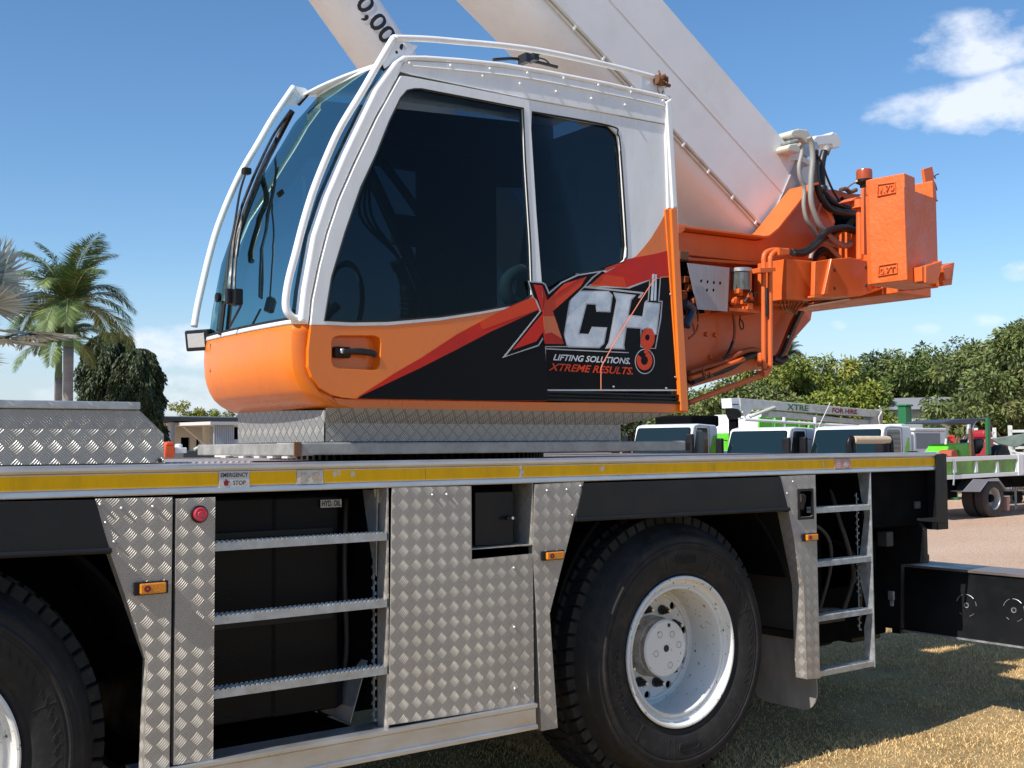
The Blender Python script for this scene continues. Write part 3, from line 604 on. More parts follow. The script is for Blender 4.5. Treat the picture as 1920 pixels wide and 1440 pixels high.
# --- wheels
WZ = S(1281, 1222, .046).z; WX = S(1281, 1222, .046).x
def hubpt(): return
def make_wheel(wx, near=True):
    wy = 0.0
    c = (0, 0, 0)
    prof = [(.351, .052), (.3535, .046), (.352, .039), (.346, .036), (.339, .038), (.335, .046), (.333, .064), (.328, .072), (.318, .074), (.314, .080), (.309, .082), (.305, .078), (.302, .072), (.296, .070), (.291, .073), (.289, .082), (.287, .10), (.286, .135), (.283, .235), (.285, .262)]
    b = MB().lathe(prof, c, 'y', 96)
    # outside of barrel
    wh = b.build('wheel', M['rim'], C0, auto=30)
    wh.location = Vector((wx, 0, WZ)) - C0.location
    # disc with hand holes
    outer = [Vector((.285*math.cos(a), .262, .285*math.sin(a))) for a in np.linspace(0, 2*math.pi, 73)[:-1]]
    inner = []
    for k in range(10):
        t_ = 2*math.pi*(k+.35)/10; cx_, cz_ = .236*math.cos(t_), .236*math.sin(t_)
        inner.append([Vector((cx_+.019*math.cos(a), .262, cz_+.019*math.sin(a))) for a in np.linspace(0, 2*math.pi, 17)[:-1]])
    MB().holes(outer, inner, (0, .012, 0)).build('wheel_disc', M['rim'], wh)
    MB().disc((0, .32, 0), .30, 'y', 32).build('brake_drum', M['blackr'], wh)
    MB().lathe([(.262, .258), (.262, .254), (.255, .250), (.248, .254), (.248, .262)], c, 'y', 72).build('disc_weld', M['rim'], wh, smooth=True)
    # hub
    hp_ = [(.0001, .150), (.10, .150), (.128, .152), (.134, .157), (.136, .160)]
    hb = MB().lathe(hp_, c, 'y', 64).build('hub', M['rim'], wh, auto=30)
    MB().lathe([(.136, .160), (.136, .172), (.131, .174), (.131, .190), (.138, .194), (.138, .206), (.143, .216), (.146, .262)], c, 'y', 64).build('hub_barrel', mat('worn_hub', (.42, .38, .33), .55, var=.4, vscale=14, dirt=.9, dirtcol=(.06, .04, .03)), hb, auto=30)
    MB().lathe([(.0001, .146), (.010, .146), (.016, .147), (.017, .151)], c, 'y', 20).build('hub_plug', M['cable'], hb)
    bb = MB()
    for a, r_ in ((1.0, .075), (2.1, .08), (3.4, .07), (5.0, .085), (0.1, .085)):
        bb.lathe([(.013, .149), (.0145, .1485), (.016, .149)], (r_*math.cos(a), 0, r_*math.sin(a)), 'y', 20)
    build_each(bb, 'hub_dimple', M['greyhose'], hb)
    MB().disc((.02, .1485, .108), .009, 'y', 14).build('hub_hole', M['ink'], hb)
    for k in range(10):
        a = 2*math.pi*(k+.12)/10+math.radians(60); x_, z_ = .182*math.cos(a), .182*math.sin(a)
        n = MB().lathe([(.0001, .205), (.009, .205), (.011, .208), (.011, .225), (.017, .226), (.0185, .232), (.0185, .248), (.024, .250), (.024, .262)], (x_, 0, z_), 'y', 6 if False else 12)
        o = n.build('wheel_nut', M['cable'], wh)
        # bright stud end
    bb = MB()
    for k in range(10):
        a = 2*math.pi*(k+.12)/10+math.radians(60); x_, z_ = .182*math.cos(a), .182*math.sin(a)
        bb.lathe([(.0001, .2), (.0075, .2), (.0085, .203), (.0085, .2065)], (x_, 0, z_), 'y', 10)
    build_each(bb, 'stud_end', M['chrome'], wh)
    # tyre: sidewall lathe + real tread lugs
    sp = [(.346, .075), (.352, .062), (.356, .052), (.366, .046), (.380, .046), (.386, .040), (.395, .036), (.43, .028), (.47, .024), (.492, .024), (.498, .019), (.506, .019), (.512, .025), (.528, .028), (.534, .024), (.541, .028), (.552, .042), (.562, .060), (.568, .066), (.576, .078), (.592, .105), (.602, .128)]
    ty = MB().lathe(sp, c, 'y', 144).build('tyre', M['rubber'], wh, auto=28)
    N = 62
    b = MB()
    base = [(.602, .128), (.614, .15), (.634, .20), (.636, .33), (.626, .41), (.60, .44), (.5, .46), (.34, .44)]
    b.lathe(base, c, 'y', 124)
    def lug(a0, a1, y0, y1, r0, r1, sk=0.0):
        vs = []
        for (r_, yy_, s_) in ((r0, y0, 0), (r0, y1, sk), (r1, y1, sk), (r1, y0+ (.006 if y0 < .2 else 0), 0)):
            for a in (a0+s_, a1+s_): vs.append((r_*math.cos(a), yy_, r_*math.sin(a)))
        b.add(vs, [(0, 1, 3, 2), (2, 3, 5, 4), (4, 5, 7, 6), (6, 7, 1, 0), (0, 2, 4, 6), (1, 7, 5, 3)])
    for k in range(N):
        a0 = 2*math.pi*k/N; w_ = 2*math.pi/N
        lug(a0, a0+w_*.80, .118, .185, .594, .640, .25*w_)
        lug(a0+w_*.4, a0+w_*1.14, .198, .25, .62, .655, -.25*w_)
        lug(a0, a0+w_*.74, .260, .340, .62, .655, .25*w_)
        lug(a0+w_*.4, a0+w_*1.14, .355, .445, .600, .650, -.3*w_)
    b.build('tyre_tread', M['rubber2'], wh, bevel=.003, seg=1)
    # moulded badge outlines and lettering on the sidewall
    def arcmap(pts, r0, a_mid, y): # local (u along arc, v radial)
        return [Vector(((r0+v)*math.cos(a_mid-u/r0), y, (r0+v)*math.sin(a_mid-u/r0))) for u, v in pts]
    bb = MB()
    for am in (math.radians(88), math.radians(272)):
        lp = [(-.062, -.014), (-.05, -.02), (.05, -.02), (.062, -.014), (.062, .012), (.05, .018), (-.05, .018), (-.062, .012)]
        P_ = arcmap(lp, .435, am, .0235); P_.append(P_[0].copy()); P_.append(P_[1].copy())
        bb.tube(P_, .0022, 6, smooth=False)
        for vv in (-.008, 0, .008): bb.tube(arcmap([(-.045, vv), (0, vv), (.045, vv)], .435, am, .0235), .0016, 6)
    for am, r0, r1 in ((105, .40, .48), (66, .40, .48), (20, .40, .48), (-40, .40, .46), (228, .40, .48), (255, .40, .48), (-100, .40, .48)):
        a = math.radians(am); bb.tube([Vector((r_*math.cos(a), y_, r_*math.sin(a))) for r_, y_ in ((r0, .032), (r1, .0225))], .0014, 5, smooth=False)
    for r_, a0, a1 in ((.482, 0, 360),):
        bb.tube([Vector((r_*math.cos(math.radians(a)), .0222, r_*math.sin(math.radians(a)))) for a in range(a0, a1+1, 6)], .0012, 5, smooth=False)
    for a0 in range(-25, 62, 5):
        a = math.radians(a0); 
        for j in range(3):
            r0 = .44+.008*j+random.uniform(-.004, .004); bb.tube([Vector((r0*math.cos(a+.02*j), .0245, r0*math.sin(a+.02*j))), Vector(((r0+.012)*math.cos(a+.02*j+.02), .0240, (r0+.012)*math.sin(a+.02*j+.02)))], .0011, 5, smooth=False)
    bb.build('sidewall_moulding', M['rubber'], ty)
    me = text_me('ARMOURMAX', .0, 0)
    co = np.array([v.co[:] for v in me.vertices]); mn, mx_ = co.min(0), co.max(0); Lw = .34
    for v in me.vertices:
        u = (v.co.x-mn[0])/(mx_[0]-mn[0])*Lw; vv = (v.co.y-mn[1])/(mx_[1]-mn[1])*.036
        a = math.radians(218)-u/.43; r_ = .412+vv; v.co = (r_*math.cos(a), .0262-vv*.06, r_*math.sin(a))
    bm = bmesh.new(); bm.from_mesh(me); r_ = bmesh.ops.extrude_face_region(bm, geom=bm.faces[:])
    for v in [g for g in r_['geom'] if isinstance(g, bmesh.types.BMVert)]: v.co.y += .012
    bmesh.ops.recalc_face_normals(bm, faces=bm.faces[:]); bm.to_mesh(me); bm.free(); me.materials.clear(); me.name = 'sidewall_lettering'
    finish('sidewall_lettering', me, M['rubber'], ty)
    return wh
def copy_part(o, dloc):
    c = o.copy(); COL.objects.link(c); c.location = o.location + Vector(dloc)
    for ch in list(o.children):
        d = ch.copy(); COL.objects.link(d); d.parent = c
        for g in list(ch.children):
            e = g.copy(); COL.objects.link(e); e.parent = d
    return c
WYO = .01
wheel = make_wheel(WX)
wheel.location.y += WYO; wheel.scale = (.965, .965, .965)
xl = S(43, 1372, .055).x-.345
wheel2 = copy_part(wheel, (xl-WX, 0, 0))
# axle + liner
b = MB().lathe([(.14, .3), (.14, 2.4)], (WX, 0, WZ), 'y', 20).lathe([(.14, .3), (.14, 2.4)], (xl, 0, WZ), 'y', 20); build_each(b, 'axle', M['blackr'], C0)
for wx in (WX, xl):
    b = MB().lathe([(.76, .05), (.775, .05), (.775, .58), (.76, .58), (.76, .05)], (wx, 0, WZ+.02), 'y', 40, a0=math.radians(20), a1=math.radians(160)); b.build('wheel_arch_liner', M['blackr'], C0)
# rear mudguard sheet and mudflap
xm0 = S(1516, 1200, .06).x
b = MB(); zz = [1.40, 1.1, .9, .75, .62]; xx = [-.16, -.07, -.02, 0, 0]
P_ = [Vector((xm0+dx_, .03, z)) for z, dx_ in zip(zz, xx)]
for a, c in zip(P_[:-1], P_[1:]): b.prism([a, c, c+Vector((0, .44, 0)), a+Vector((0, .44, 0))], (.006, 0, 0))
b.build('mudguard_sheet', mat('dusty_guard', (.045, .043, .040), .7, var=.3, vscale=4, dirt=.3, dirtcol=(.10, .09, .08)), C0)
b = MB().box(xm0-.012, xm0+.012, .03, .47, .595, .635); b.build('mudflap_bar', M['black'], C0, bevel=.003)
n = 14; fl = []
y0_, y1_ = .03, .45
out_ = [(y0_, .61), (y0_, .36)]+[(y0_+.10*(1-math.cos(t_)), .36-.12*math.sin(t_)) for t_ in np.linspace(0, math.pi/2, 6)[1:]]+[(y1_-.10+.10*math.sin(t_), .24+.06*(1-math.cos(t_))) for t_ in np.linspace(0, math.pi/2, 6)]+[(y1_, .61)]
b = MB().prism([Vector((xm0+.004+max(0, (.5-z))*.10, y, z)) for y, z in out_], (.008, 0, 0)); b.build('mudflap', mat('dusty_flap', (.30, .285, .26), .7, var=.3, vscale=6, dirt=.5, dirtcol=(.22, .19, .16), bump=.002, bscale=12, vstretch=(1, 1, .4)), C0)
# --- rear end: black plates and outrigger
def zpl(px, py, y): return S(px, py, y)
b = MB().prism([S(1756, 852, -.01), S(1771, 850, -.01), S(1774, 981, -.01), S(1722, 977, -.01), S(1722, 972, -.01), S(1757, 970, -.01)], (0, .012, 0)).box(XR+.0, XR+.10, .0, .5, 1.10, 1.52); b.build('rear_corner_plate', M['black'], C0, bevel=.003)
b = MB().box(5.12, XR+.05, .06, .5, 1.13, 1.425).box(XR+.05, XR+.09, .002, 2.7, 1.13, 1.52).box(5.3, XR, .5, 2.6, .75, 1.43).box(XR+.10, 6.3, .5, 2.6, 1.0, 1.43); b.build('rear_housing_and_sun_block', M['blackr'], C0, bevel=.006)  # last box is unseen, added to block sun from the ground behind
b = MB().prism([SX(1640, 985, 5.6), SX(1722, 978, 5.6), SX(1733, 993, 5.6), SX(1735, 1056, 5.6), SX(1690, 1058, 5.6), SX(1690, 1178, 5.6), SX(1645, 1165, 5.6)], (.03, 0, 0)); b.build('outrigger_box_plate', M['black'], C0, bevel=.004)
b = MB().box(5.2, 5.9, .5, 2.4, .45, 1.2); b.build('outrigger_box', M['blackr'], C0, bevel=.01)
BXX = 6.02; bz1 = SX(1697, 1061, BXX).z; bz0 = SX(1697, 1182, BXX).z; by1 = SX(1692, 1120, BXX).y
beam = MB().box(BXX, BXX+.26, -1.9, by1+1.5, bz0, bz1).build('outrigger_beam', M['beam'], C0, bevel=.004)
b = MB().box(BXX-.012, BXX+.272, -1.9, by1+.04, bz1-.004, bz1+.010).build('beam_flange', mat('worn_steel_flange', (.20, .17, .16), .4, metal=.3, var=.3, vscale=12, dirt=.4, dirtcol=(.25, .12, .08), vstretch=(1, .3, 1)), beam)
b = MB().box(BXX-.008, BXX+.268, -1.9, by1, bz0-.006, bz0+.004).build('beam_flange', M['galv'], beam)
for px, py in ((1812, 1135), (1901, 1144)):
    p = SX(px, py, BXX-.002)
    bb = MB(); 
    for a0, a1 in ((.3, 1.2), (1.5, 2.4), (2.7, 3.1), (3.9, 4.4), (5.2, 5.5)): bb.tube([Vector((BXX-.003, p.y+.062*math.cos(t_), p.z+.062*math.sin(t_))) for t_ in np.linspace(a0, a1, 8)], .0016, 5, smooth=False)
    bb.lathe([(.010, -.003), (.015, -.004), (.015, .002)], (BXX, p.y, p.z), 'x', 16)
    bb.build('beam_marking', M['galv'], beam)
    MB().disc((BXX-.003, p.y, p.z), .010, 'x', 14).build('beam_hole', M['ink'], beam)
b = MB().box(BXX-.03, BXX+.29, by1, by1+.06, bz0-.02, bz1+.05).box(5.7, 5.98, .6, 1.0, .4, 1.1); b.build('outrigger_collar', M['black'], C0, bevel=.004)
b = MB(); 
b.tube([(5.3, .35, 1.0), (5.28, .25, .95), (5.3, .2, .85), (5.36, .2, .74), (5.45, .3, .6)], .012, 8); b.tube([(5.22, .35, 1.05), (5.2, .2, .98), (5.21, .17, .8), (5.3, .25, .62)], .012, 8)
b.build('rear_hoses', M['cable'], C0, smooth=True)
gf = SX(1672, 1118, 5.60); MB().box(gf.x-.01, gf.x+.02, gf.y-.02, gf.y+.02, gf.z-.02, gf.z+.03).box(gf.x-.005, gf.x+.015, gf.y-.012, gf.y+.012, gf.z-.055, gf.z-.02).build('grease_fitting', M['galv'], C0, bevel=.004)
hg = mat('dusty_hose', (.045, .043, .040), .6, var=.3, vscale=30, dirt=.4, dirtcol=(.10, .08, .06))
b = MB()
for k, pts in enumerate(([(5.14, .30, 1.36), (5.10, .22, 1.20), (5.13, .18, 1.02), (5.22, .22, .86), (5.20, .28, .66)], [(5.30, .32, 1.30), (5.34, .22, 1.15), (5.30, .18, .98), (5.22, .24, .80)], [(4.70, .25, 1.12), (4.82, .17, 1.16), (4.94, .16, 1.08), (5.00, .2, .92), (4.98, .26, .70)],
    [(4.72, .3, .78), (4.86, .2, .72), (5.02, .18, .70), (5.2, .22, .66)], [(2.16, .30, 1.38), (2.13, .26, 1.1), (2.15, .28, .8), (2.12, .3, .58)])): b.tube(pts, .013-.0015*(k % 3), 8)
build_each(b, 'chassis_hose', hg, C0, smooth=True)
b = MB(); b.box(4.72, 5.30, .34, .36, .60, .64).box(4.74, 4.80, .30, .34, .95, 1.05).box(5.36, 5.42, .10, .16, 1.02, 1.10).box(5.55, 5.60, .045, .06, 1.22, 1.26).box(1.50, 1.53, .2, .215, 1.2, 1.23)
build_each(b, 'chassis_bracket', hg, C0, bevel=.004)
for z_ in (.95, 1.27): MB().box(1.43, 2.05, .198, .214, z_-.012, z_+.012).build('tank_strap', M['black'], tank, bevel=.003)
b = MB().lathe([(.0001, 0), (.13, 0), (.13, .5), (.0001, .5)], (5.05, .7, .52), 'x', 24); b.build('air_tank', M['black'], C0, auto=40)
# --- toolbox on the deck
tbz0 = 1.533; ty_ = .035
tp = PX([(-420, 780), (262, 769), (308, 814), (308, 866), (-420, 885)], ty_)
ztop = tp[1].z
TB = MB().prism([Vector((-1.3, ty_, tbz0)), Vector((tp[3].x, ty_, tbz0)), Vector((tp[2].x, ty_, tp[2].z)), Vector((tp[1].x, ty_, ztop)), Vector((-1.3, ty_, ztop))], (0, .75, 0)).build('toolbox', M['treadbig'], C0, bevel=.003)
lidz = S(262, 754, ty_).z
b = MB().box(-1.3, tp[1].x, ty_-.008, ty_+.75, ztop+.001, lidz); b.build('toolbox_lid', M['galv'], TB, bevel=.003)
b = MB()
for px in (20, 95, 168, 243): 
    p = S(px, 758, ty_-.009); b.prism([p+Vector((-.012, 0, .008)), p+Vector((.0, 0, .008)), p+Vector((.014, 0, -.004)), p+Vector((.004, 0, -.004))], (0, .002, 0))
build_each(b, 'lid_clip', M['alu'], TB)
p = S(305, 868, .03); MB().disc((p.x-.01, .025, tbz0+.01), .007, 'y', 10).build('drain_hole', M['ink'], TB)
# pad with raised edge on the deck between toolbox and cab
p0 = S(316, 866, .10); 
b = MB().box(p0.x, S(472, 862, .10).x, .10, .9, 1.5245, 1.530); b.build('deck_plate', M['treaddeck'], C0, bevel=.001)
b = MB(); xx0 = p0.x
for k in range(30): 
    x = xx0+k*.022; 
    if x < S(470, 862, .1).x: b.prism([Vector((x, .098, 1.5262)), Vector((x+.011, .098, 1.5262)), Vector((x+.017, .098, 1.536)), Vector((x+.007, .098, 1.536))], (0, .05, 0))
b.build('deck_grip_teeth', M['galv'], C0)
# grab handle on the deck
hz = 1.531; a = S(1594, 848, .22); c = S(1668, 845, .22)
b = MB()
for x in (a.x+.015, c.x): b.tube([(x-.03, .22, hz), (x-.028, .22, hz+.055), (x-.005, .22, hz+.085), (x+.015, .22, hz+.06), (x+.018, .22, hz)], .014, 8)
gh = b.build('grab_handle', M['black'], C0, smooth=True)
MB().tube([(a.x+.03, .22, hz+.070), (c.x-.01, .22, hz+.070)], .022, 12, smooth=False).build('grip', M['beige'], gh, auto=40)
# =================================================================== THE CRANE: cab
YC = .12; YD = .10; YF = 1.02          # near body side, door skin, far side
cab_side_pts = None
# side profile of the front (x as a function of z) at the near edge
PR = [(1.722, 2.10), (1.727, 2.04), (1.742, 1.975), (1.765, 1.928), (1.79, 1.898), (1.83, 1.872), (1.88, 1.858), (1.95, 1.852), (2.046, 1.858), (2.169, 1.873), (2.372, 1.912), (2.529, 1.966), (2.7, 2.043), (2.975, 2.178), (3.118, 2.290)]
def xprof(z):
    zs = [a for a, _ in PR]; xs = [c for _, c in PR]; return float(np.interp(z, zs, xs))
def topskew(y, z):
    """the roof line climbs a little towards the far side"""
    t_ = (y-YC)/(YF-YC); k = min(1, max(0, (z-2.5)/.6)); k = k*k*(3-2*k); return .085*t_*k, .075*t_*k
def sweep(zs, name, m, parent, off=0.0, y0=YC, y1=YF, round_=.06, bulge=.02, nseg=28, thick=0.0, zroof=None, drop=0.0):
    """front surface of the cab: profile curve carried across the width with rounded corners in plan"""
    P = [Vector((xprof(z), 0, z)) for z in zs]
    b = MB(); n = nseg+1; rows = []
    for p in P:
        for k in range(n):
            t_ = k/nseg; y = y0+(y1-y0)*t_; e = min(y-y0, y1-y)
            rr = round_; dxe = (rr-math.sqrt(max(0, rr*rr-(rr-e)**2))) if e < rr else 0
            dxm = -bulge*(1-(2*t_-1)**2)
            sx_, sz_ = topskew(y, p.z); b.v.append((p.x+dxe*.85+dxm+off+sx_, y, p.z+sz_))
    for i in range(len(P)-1):
        for k in range(nseg): b.f.append((i*n+k, i*n+k+1, (i+1)*n+k+1, (i+1)*n+k)); b.mi.append(0)
    o = b.build(name, m, parent, auto=30)
    if thick:
        md = o.modifiers.new('solid', 'SOLIDIFY'); md.thickness = thick; md.offset = -1 if thick > 0 else 1
    return o
cab = sweep(list(np.linspace(1.722, 1.80, 10))+list(np.linspace(1.82, 2.036, 8)), 'cab', M['orange'], C0, thick=.006)
CB = cab
# near-side orange skin of the nose and sill
gap = [(581, 608), (574, 657), (574, 689), (581, 709), (598, 731), (621, 744), (647, 748), (1029, 754)]
gp = PX(gap, YC)
edge = [Vector((xprof(z)+.050, YC, z)) for z in (2.036, 1.95, 1.88, 1.83, 1.79, 1.765, 1.742, 1.727, 1.722)]
xe = XP(1292, 773, YC)
b = MB().prism([gp[0]]+edge+[Vector((xe-.002, YC, 1.732)), S(1273, 755, YC)]+gp[::-1][0:-1], (0, .012, 0)); b.build('side_skirt', M['orange'], CB, bevel=.002)
MB().prism([Vector((2.08, YC+.01, 1.724)), Vector((xe, YC+.01, 1.734)), Vector((xe, YF, 1.734)), Vector((2.08, YF, 1.724))], (0, 0, .01)).build('cab_floor', M['interior'], CB)
# white belt strip under the windscreen
sweep([2.036, 2.052], 'belt_strip', M['white'], CB, off=-.003, thick=.006)
# windscreen
zs = [2.060, 2.10, 2.169, 2.25, 2.372, 2.45, 2.529, 2.61, 2.7, 2.80, 2.90, 2.975, 3.05, 3.105]
ws = sweep(zs, 'windscreen', M['windshield'], CB, off=.004, y0=YC+.035, y1=YF-.02, round_=.05, nseg=30)
sweep([2.050, 2.062], 'windscreen_seal', M['seal'], CB, off=.0, thick=.008)
# black seal beside the near pillar and far pillar
def vline(y, dx_, z0=2.05, z1=3.11, n=14): return [Vector((xprof(z)+dx_+topskew(y, z)[0], y, z+topskew(y, z)[1])) for z in np.linspace(z0, z1, n)]
MB().tube(vline(YC+.045, .028), .008, 8, smooth=False).build('windscreen_seal', M['seal'], CB)
b = MB(); b.tube(vline(YF-.03, .034), .012, 8, smooth=False); b.build('windscreen_seal', M['seal'], CB)
# near A pillar + roof edge: one bent white profile
outer = [(563, 603), (570, 540), (588, 440), (613, 365), (647, 286), (705, 165), (743, 113), (758, 103), (800, 103), (868, 108), (945, 116), (1022, 129), (1138, 152), (1257, 179)]
inner = [(1257, 187), (1138, 161), (1022, 138), (945, 126), (868, 118), (800, 113), (768, 112), (758, 117), (751, 136), (705, 219), (663, 307), (634, 373), (613, 436), (597, 498), (584, 561), (580, 605)]
o_ = PX(outer, YC-.012); i_ = PX(inner, YC-.012)
b = MB().prism(o_+i_, (0, .055, 0)); b.build('pillar_frame', M['white'], CB, bevel=.012, seg=3)
# far pillar
b = MB(); fo = vline(YF-.005, .055, 2.05, 3.12); b.tube(fo, .009, 8, smooth=False); b.build('pillar_frame', M['white'], CB, smooth=True)
# roof: strip of the near edge swept across
roofp = PX([(758, 103), (800, 103), (868, 108), (945, 116), (1022, 129), (1138, 152), (1257, 179)], YC)
b = MB(); ny = 10
for p in roofp:
    for k in range(ny+1):
        t_ = k/ny; b.v.append((p.x+(-.02*(1-(2*t_-1)**2)), YC+(YF-YC)*t_, p.z-.004+.008*(1-(2*t_-1)**2)**.7+.075*t_))
for i in range(len(roofp)-1):
    for k in range(ny): b.f.append((i*(ny+1)+k, (i+1)*(ny+1)+k, (i+1)*(ny+1)+k+1, i*(ny+1)+k+1)); b.mi.append(0)
rf = b.build('roof', M['white'], CB, auto=30); md = rf.modifiers.new('s', 'SOLIDIFY'); md.thickness = .012
# roof front header (white strip above windscreen)
sweep([3.108, 3.128], 'roof_header', M['white'], CB, off=.012, thick=.008, y0=YC+.02, y1=YF)
# fascia with rivets
fas = [(761, 113), (800, 115), (868, 119), (945, 127), (1022, 139), (1138, 162), (1247, 186), (1250, 194), (1258, 234), (995, 186), (774, 140), (749, 133)]
plate('roof_fascia', fas, YC-.006, .012, M['white'], CB, bevel=.003)
b = MB(); b.tube([p+Vector((0, -.004, 0)) for p in PX([(772, 124), (868, 133), (945, 141), (1022, 153), (1138, 176), (1236, 197), (1246, 205), (1252, 232)], YC-.006)], .003, 6); b.build('fascia_ridge', M['white'], CB, smooth=True)
for px, py in ((767, 119), (844, 123), (918, 129), (988, 137), (1056, 147), (1121, 160), (1182, 173), (1242, 189), (904, 143), (974, 157), (1042, 172), (1108, 185), (1171, 197), (1254, 226)):
    p = S(px, py, YC-.008); b = MB(); b.lathe([(.0001, -.009), (.0045, -.009), (.006, -.006), (.006, .002)], (p.x, p.y, p.z), 'y', 10); b.build('rivet', M['white'], CB, smooth=False)
# rear body side with window opening
ow = [(997, 210), (1142, 236), (1158, 252), (1164, 291), (1175, 460), (1172, 486), (1163, 494), (1129, 506), (1083, 513), (1031, 544), (1000, 556), (990, 400)]
sidep = [(985, 186), (1258, 236), (1271, 392), (1275, 560), (1276, 733), (1015, 733), (1000, 560)]
plate('rear_side_panel', sidep, YC, .012, M['white'], CB, inner=[ow])
rw = plate('rear_side_window', [(990, 204), (1148, 230), (1166, 250), (1180, 480), (1165, 500), (1020, 560), (988, 560)], YC+.014, .004, M['glass'], CB)
b = MB(); P_ = PX(ow[:9], YC+.002); b.tube([p+Vector((0, -.001, 0)) for p in P_], .0045, 6); b.build('window_seal', M['seal'], CB)
# body-side graphics (thin vinyl sheets)
Z4 = ((900, 440), 3.274)
def dec(name, l, y, m, off=(0, 0), sc=1.0, th=.0009, smooth=False):
    P_ = PX(l, y, off, sc)
    b = MB().prism(P_, (0, th, 0)); return b.build(name, M[m] if isinstance(m, str) else m, CB)
y1 = YC-.0015; y2 = YC-.003; y3 = YC-.0045; y4 = YC-.006; y5 = YC-.0075
dec('orange_graphic', [(1252, 391), (1262, 388), (1273, 480), (1172, 492), (1193, 480), (1207, 464), (1221, 446), (1237, 420)], y1, 'orange')
dec('orange_graphic', [(1172, 489), (1260, 465), (1262, 520), (1100, 540)], y1-.0003, 'orange')
dec('red_graphic', [(1172, 487), (1200, 481), (1228, 476), (1256, 469), (1261, 470), (1262, 516), (1229, 520), (1175, 539), (1108, 533), (1126, 517), (1160, 498)], y2, 'red')
dec('orange_graphic', [(1108, 533), (1130, 514), (1170, 520), (1175, 539), (1150, 537)], y2-.0008, 'redor')
dec('red_graphic', [(1134, 503), (1150, 497), (1163, 493), (1165, 497), (1150, 502), (1138, 508)], y2-.0003, 'redor')
dec('black_graphic', [(1024, 545), (1080, 514), (1128, 508), (1137, 512), (1100, 538), (1180, 541), (1229, 522), (1262, 519), (1272, 640), (1275, 730), (1024, 730)], y1-.0006, 'blackv')
def z4(n, l, y, m): return dec(n, l, y, m, *Z4)
# letters
Cpts = [(600, 350), (785, 352), (808, 374), (795, 470), (722, 466), (716, 424), (650, 420), (602, 612), (672, 617), (692, 572), (773, 576), (756, 666), (730, 690), (545, 685), (515, 655), (560, 386)]
z4('letter_C_outline', [(594, 343), (790, 345), (815, 372), (801, 477), (716, 473), (709, 430), (656, 427), (610, 606), (668, 610), (688, 565), (781, 569), (763, 670), (733, 697), (541, 692), (507, 658), (553, 382)], y2, 'outline')
z4('letter_C', Cpts, y3, 'silver')
Hpts = [(826, 361), (944, 375), (924, 398), (905, 498), (1004, 508), (1018, 420), (1100, 427), (1080, 606), (1068, 610), (1060, 580), (1030, 568), (1000, 580), (985, 570), (893, 565), (878, 678), (881, 698), (778, 693), (797, 665), (846, 402)]
z4('letter_H_outline', [(818, 354), (958, 370), (931, 402), (913, 491), (998, 501), (1012, 412), (1108, 420), (1086, 614), (1064, 618), (1056, 588), (1030, 576), (1000, 588), (985, 577), (900, 572), (886, 678), (890, 705), (768, 700), (790, 662), (838, 404)], y2, 'outline')
z4('letter_H', Hpts, y3, 'silver')
z4('boom_emblem_outline', [(1045, 226), (1062, 217), (1102, 222), (1112, 240), (1100, 405), (1122, 407), (1112, 520), (1100, 585), (1080, 700), (1040, 700), (985, 690), (985, 560), (1004, 500), (1018, 405), (1030, 402)], y1-.0009, 'outline')
z4('boom_emblem_ground', [(1050, 232), (1063, 224), (1098, 228), (1106, 242), (1093, 412), (1115, 414), (1104, 520), (1093, 585), (1074, 696), (1040, 696), (990, 684), (992, 562), (1012, 500), (1024, 412), (1036, 408)], y2+.0003, 'blackv')
z4('boom_emblem', [(1058, 246), (1066, 240), (1072, 244), (1062, 405), (1048, 404)], y3, 'silver')
z4('boom_emblem', [(1076, 244), (1086, 244), (1082, 405), (1068, 405)], y3, 'silver')
# rules above and under the letters
z4('graphic_rule', [(638, 320), (646, 314), (1008, 354), (985, 390), (970, 388), (990, 362), (640, 326)], y2, 'outline')
z4('graphic_rule', [(405, 697), (912, 722), (914, 727), (405, 704)], y2, 'outline')
# hook block
def ring(cx, cy, ro, ri, a0, a1, n=20, sx=1.0): 
    o1 = [(cx+ro*sx*math.cos(math.radians(a)), cy+ro*math.sin(math.radians(a))) for a in np.linspace(a0, a1, n)]
    i1 = [(cx+ri*sx*math.cos(math.radians(a)), cy+ri*math.sin(math.radians(a))) for a in np.linspace(a1, a0, n)]
    return o1+i1
z4('hook_emblem_outline', ring(1012, 778, 78, .1, 0, 359.9, 32, .78), y1-.0011, 'outline')
z4('hook_emblem_ground', ring(1012, 778, 72, .1, 0, 359.9, 32, .78), y2, 'blackv')
octo = [(1010, 576), (1052, 578), (1074, 606), (1070, 660), (1045, 706), (1010, 700), (986, 668), (990, 608)]
P_o = PX(octo, y3, *Z4); P_i = PX([(1028+15*math.cos(a), 631+19*math.sin(a)) for a in np.linspace(0, 2*math.pi, 15)[:-1]], y3, *Z4)
MB().holes(P_o, [P_i], (0, .0009, 0)).build('hook_emblem', M['redor'], CB)
z4('hook_emblem', [(1012, 702), (1036, 704), (1028, 728), (1008, 728)], y3-.0003, 'redor')
z4('hook_emblem', ring(1010, 772, 60, 28, -75, 215, 24, .8), y3, 'redor')
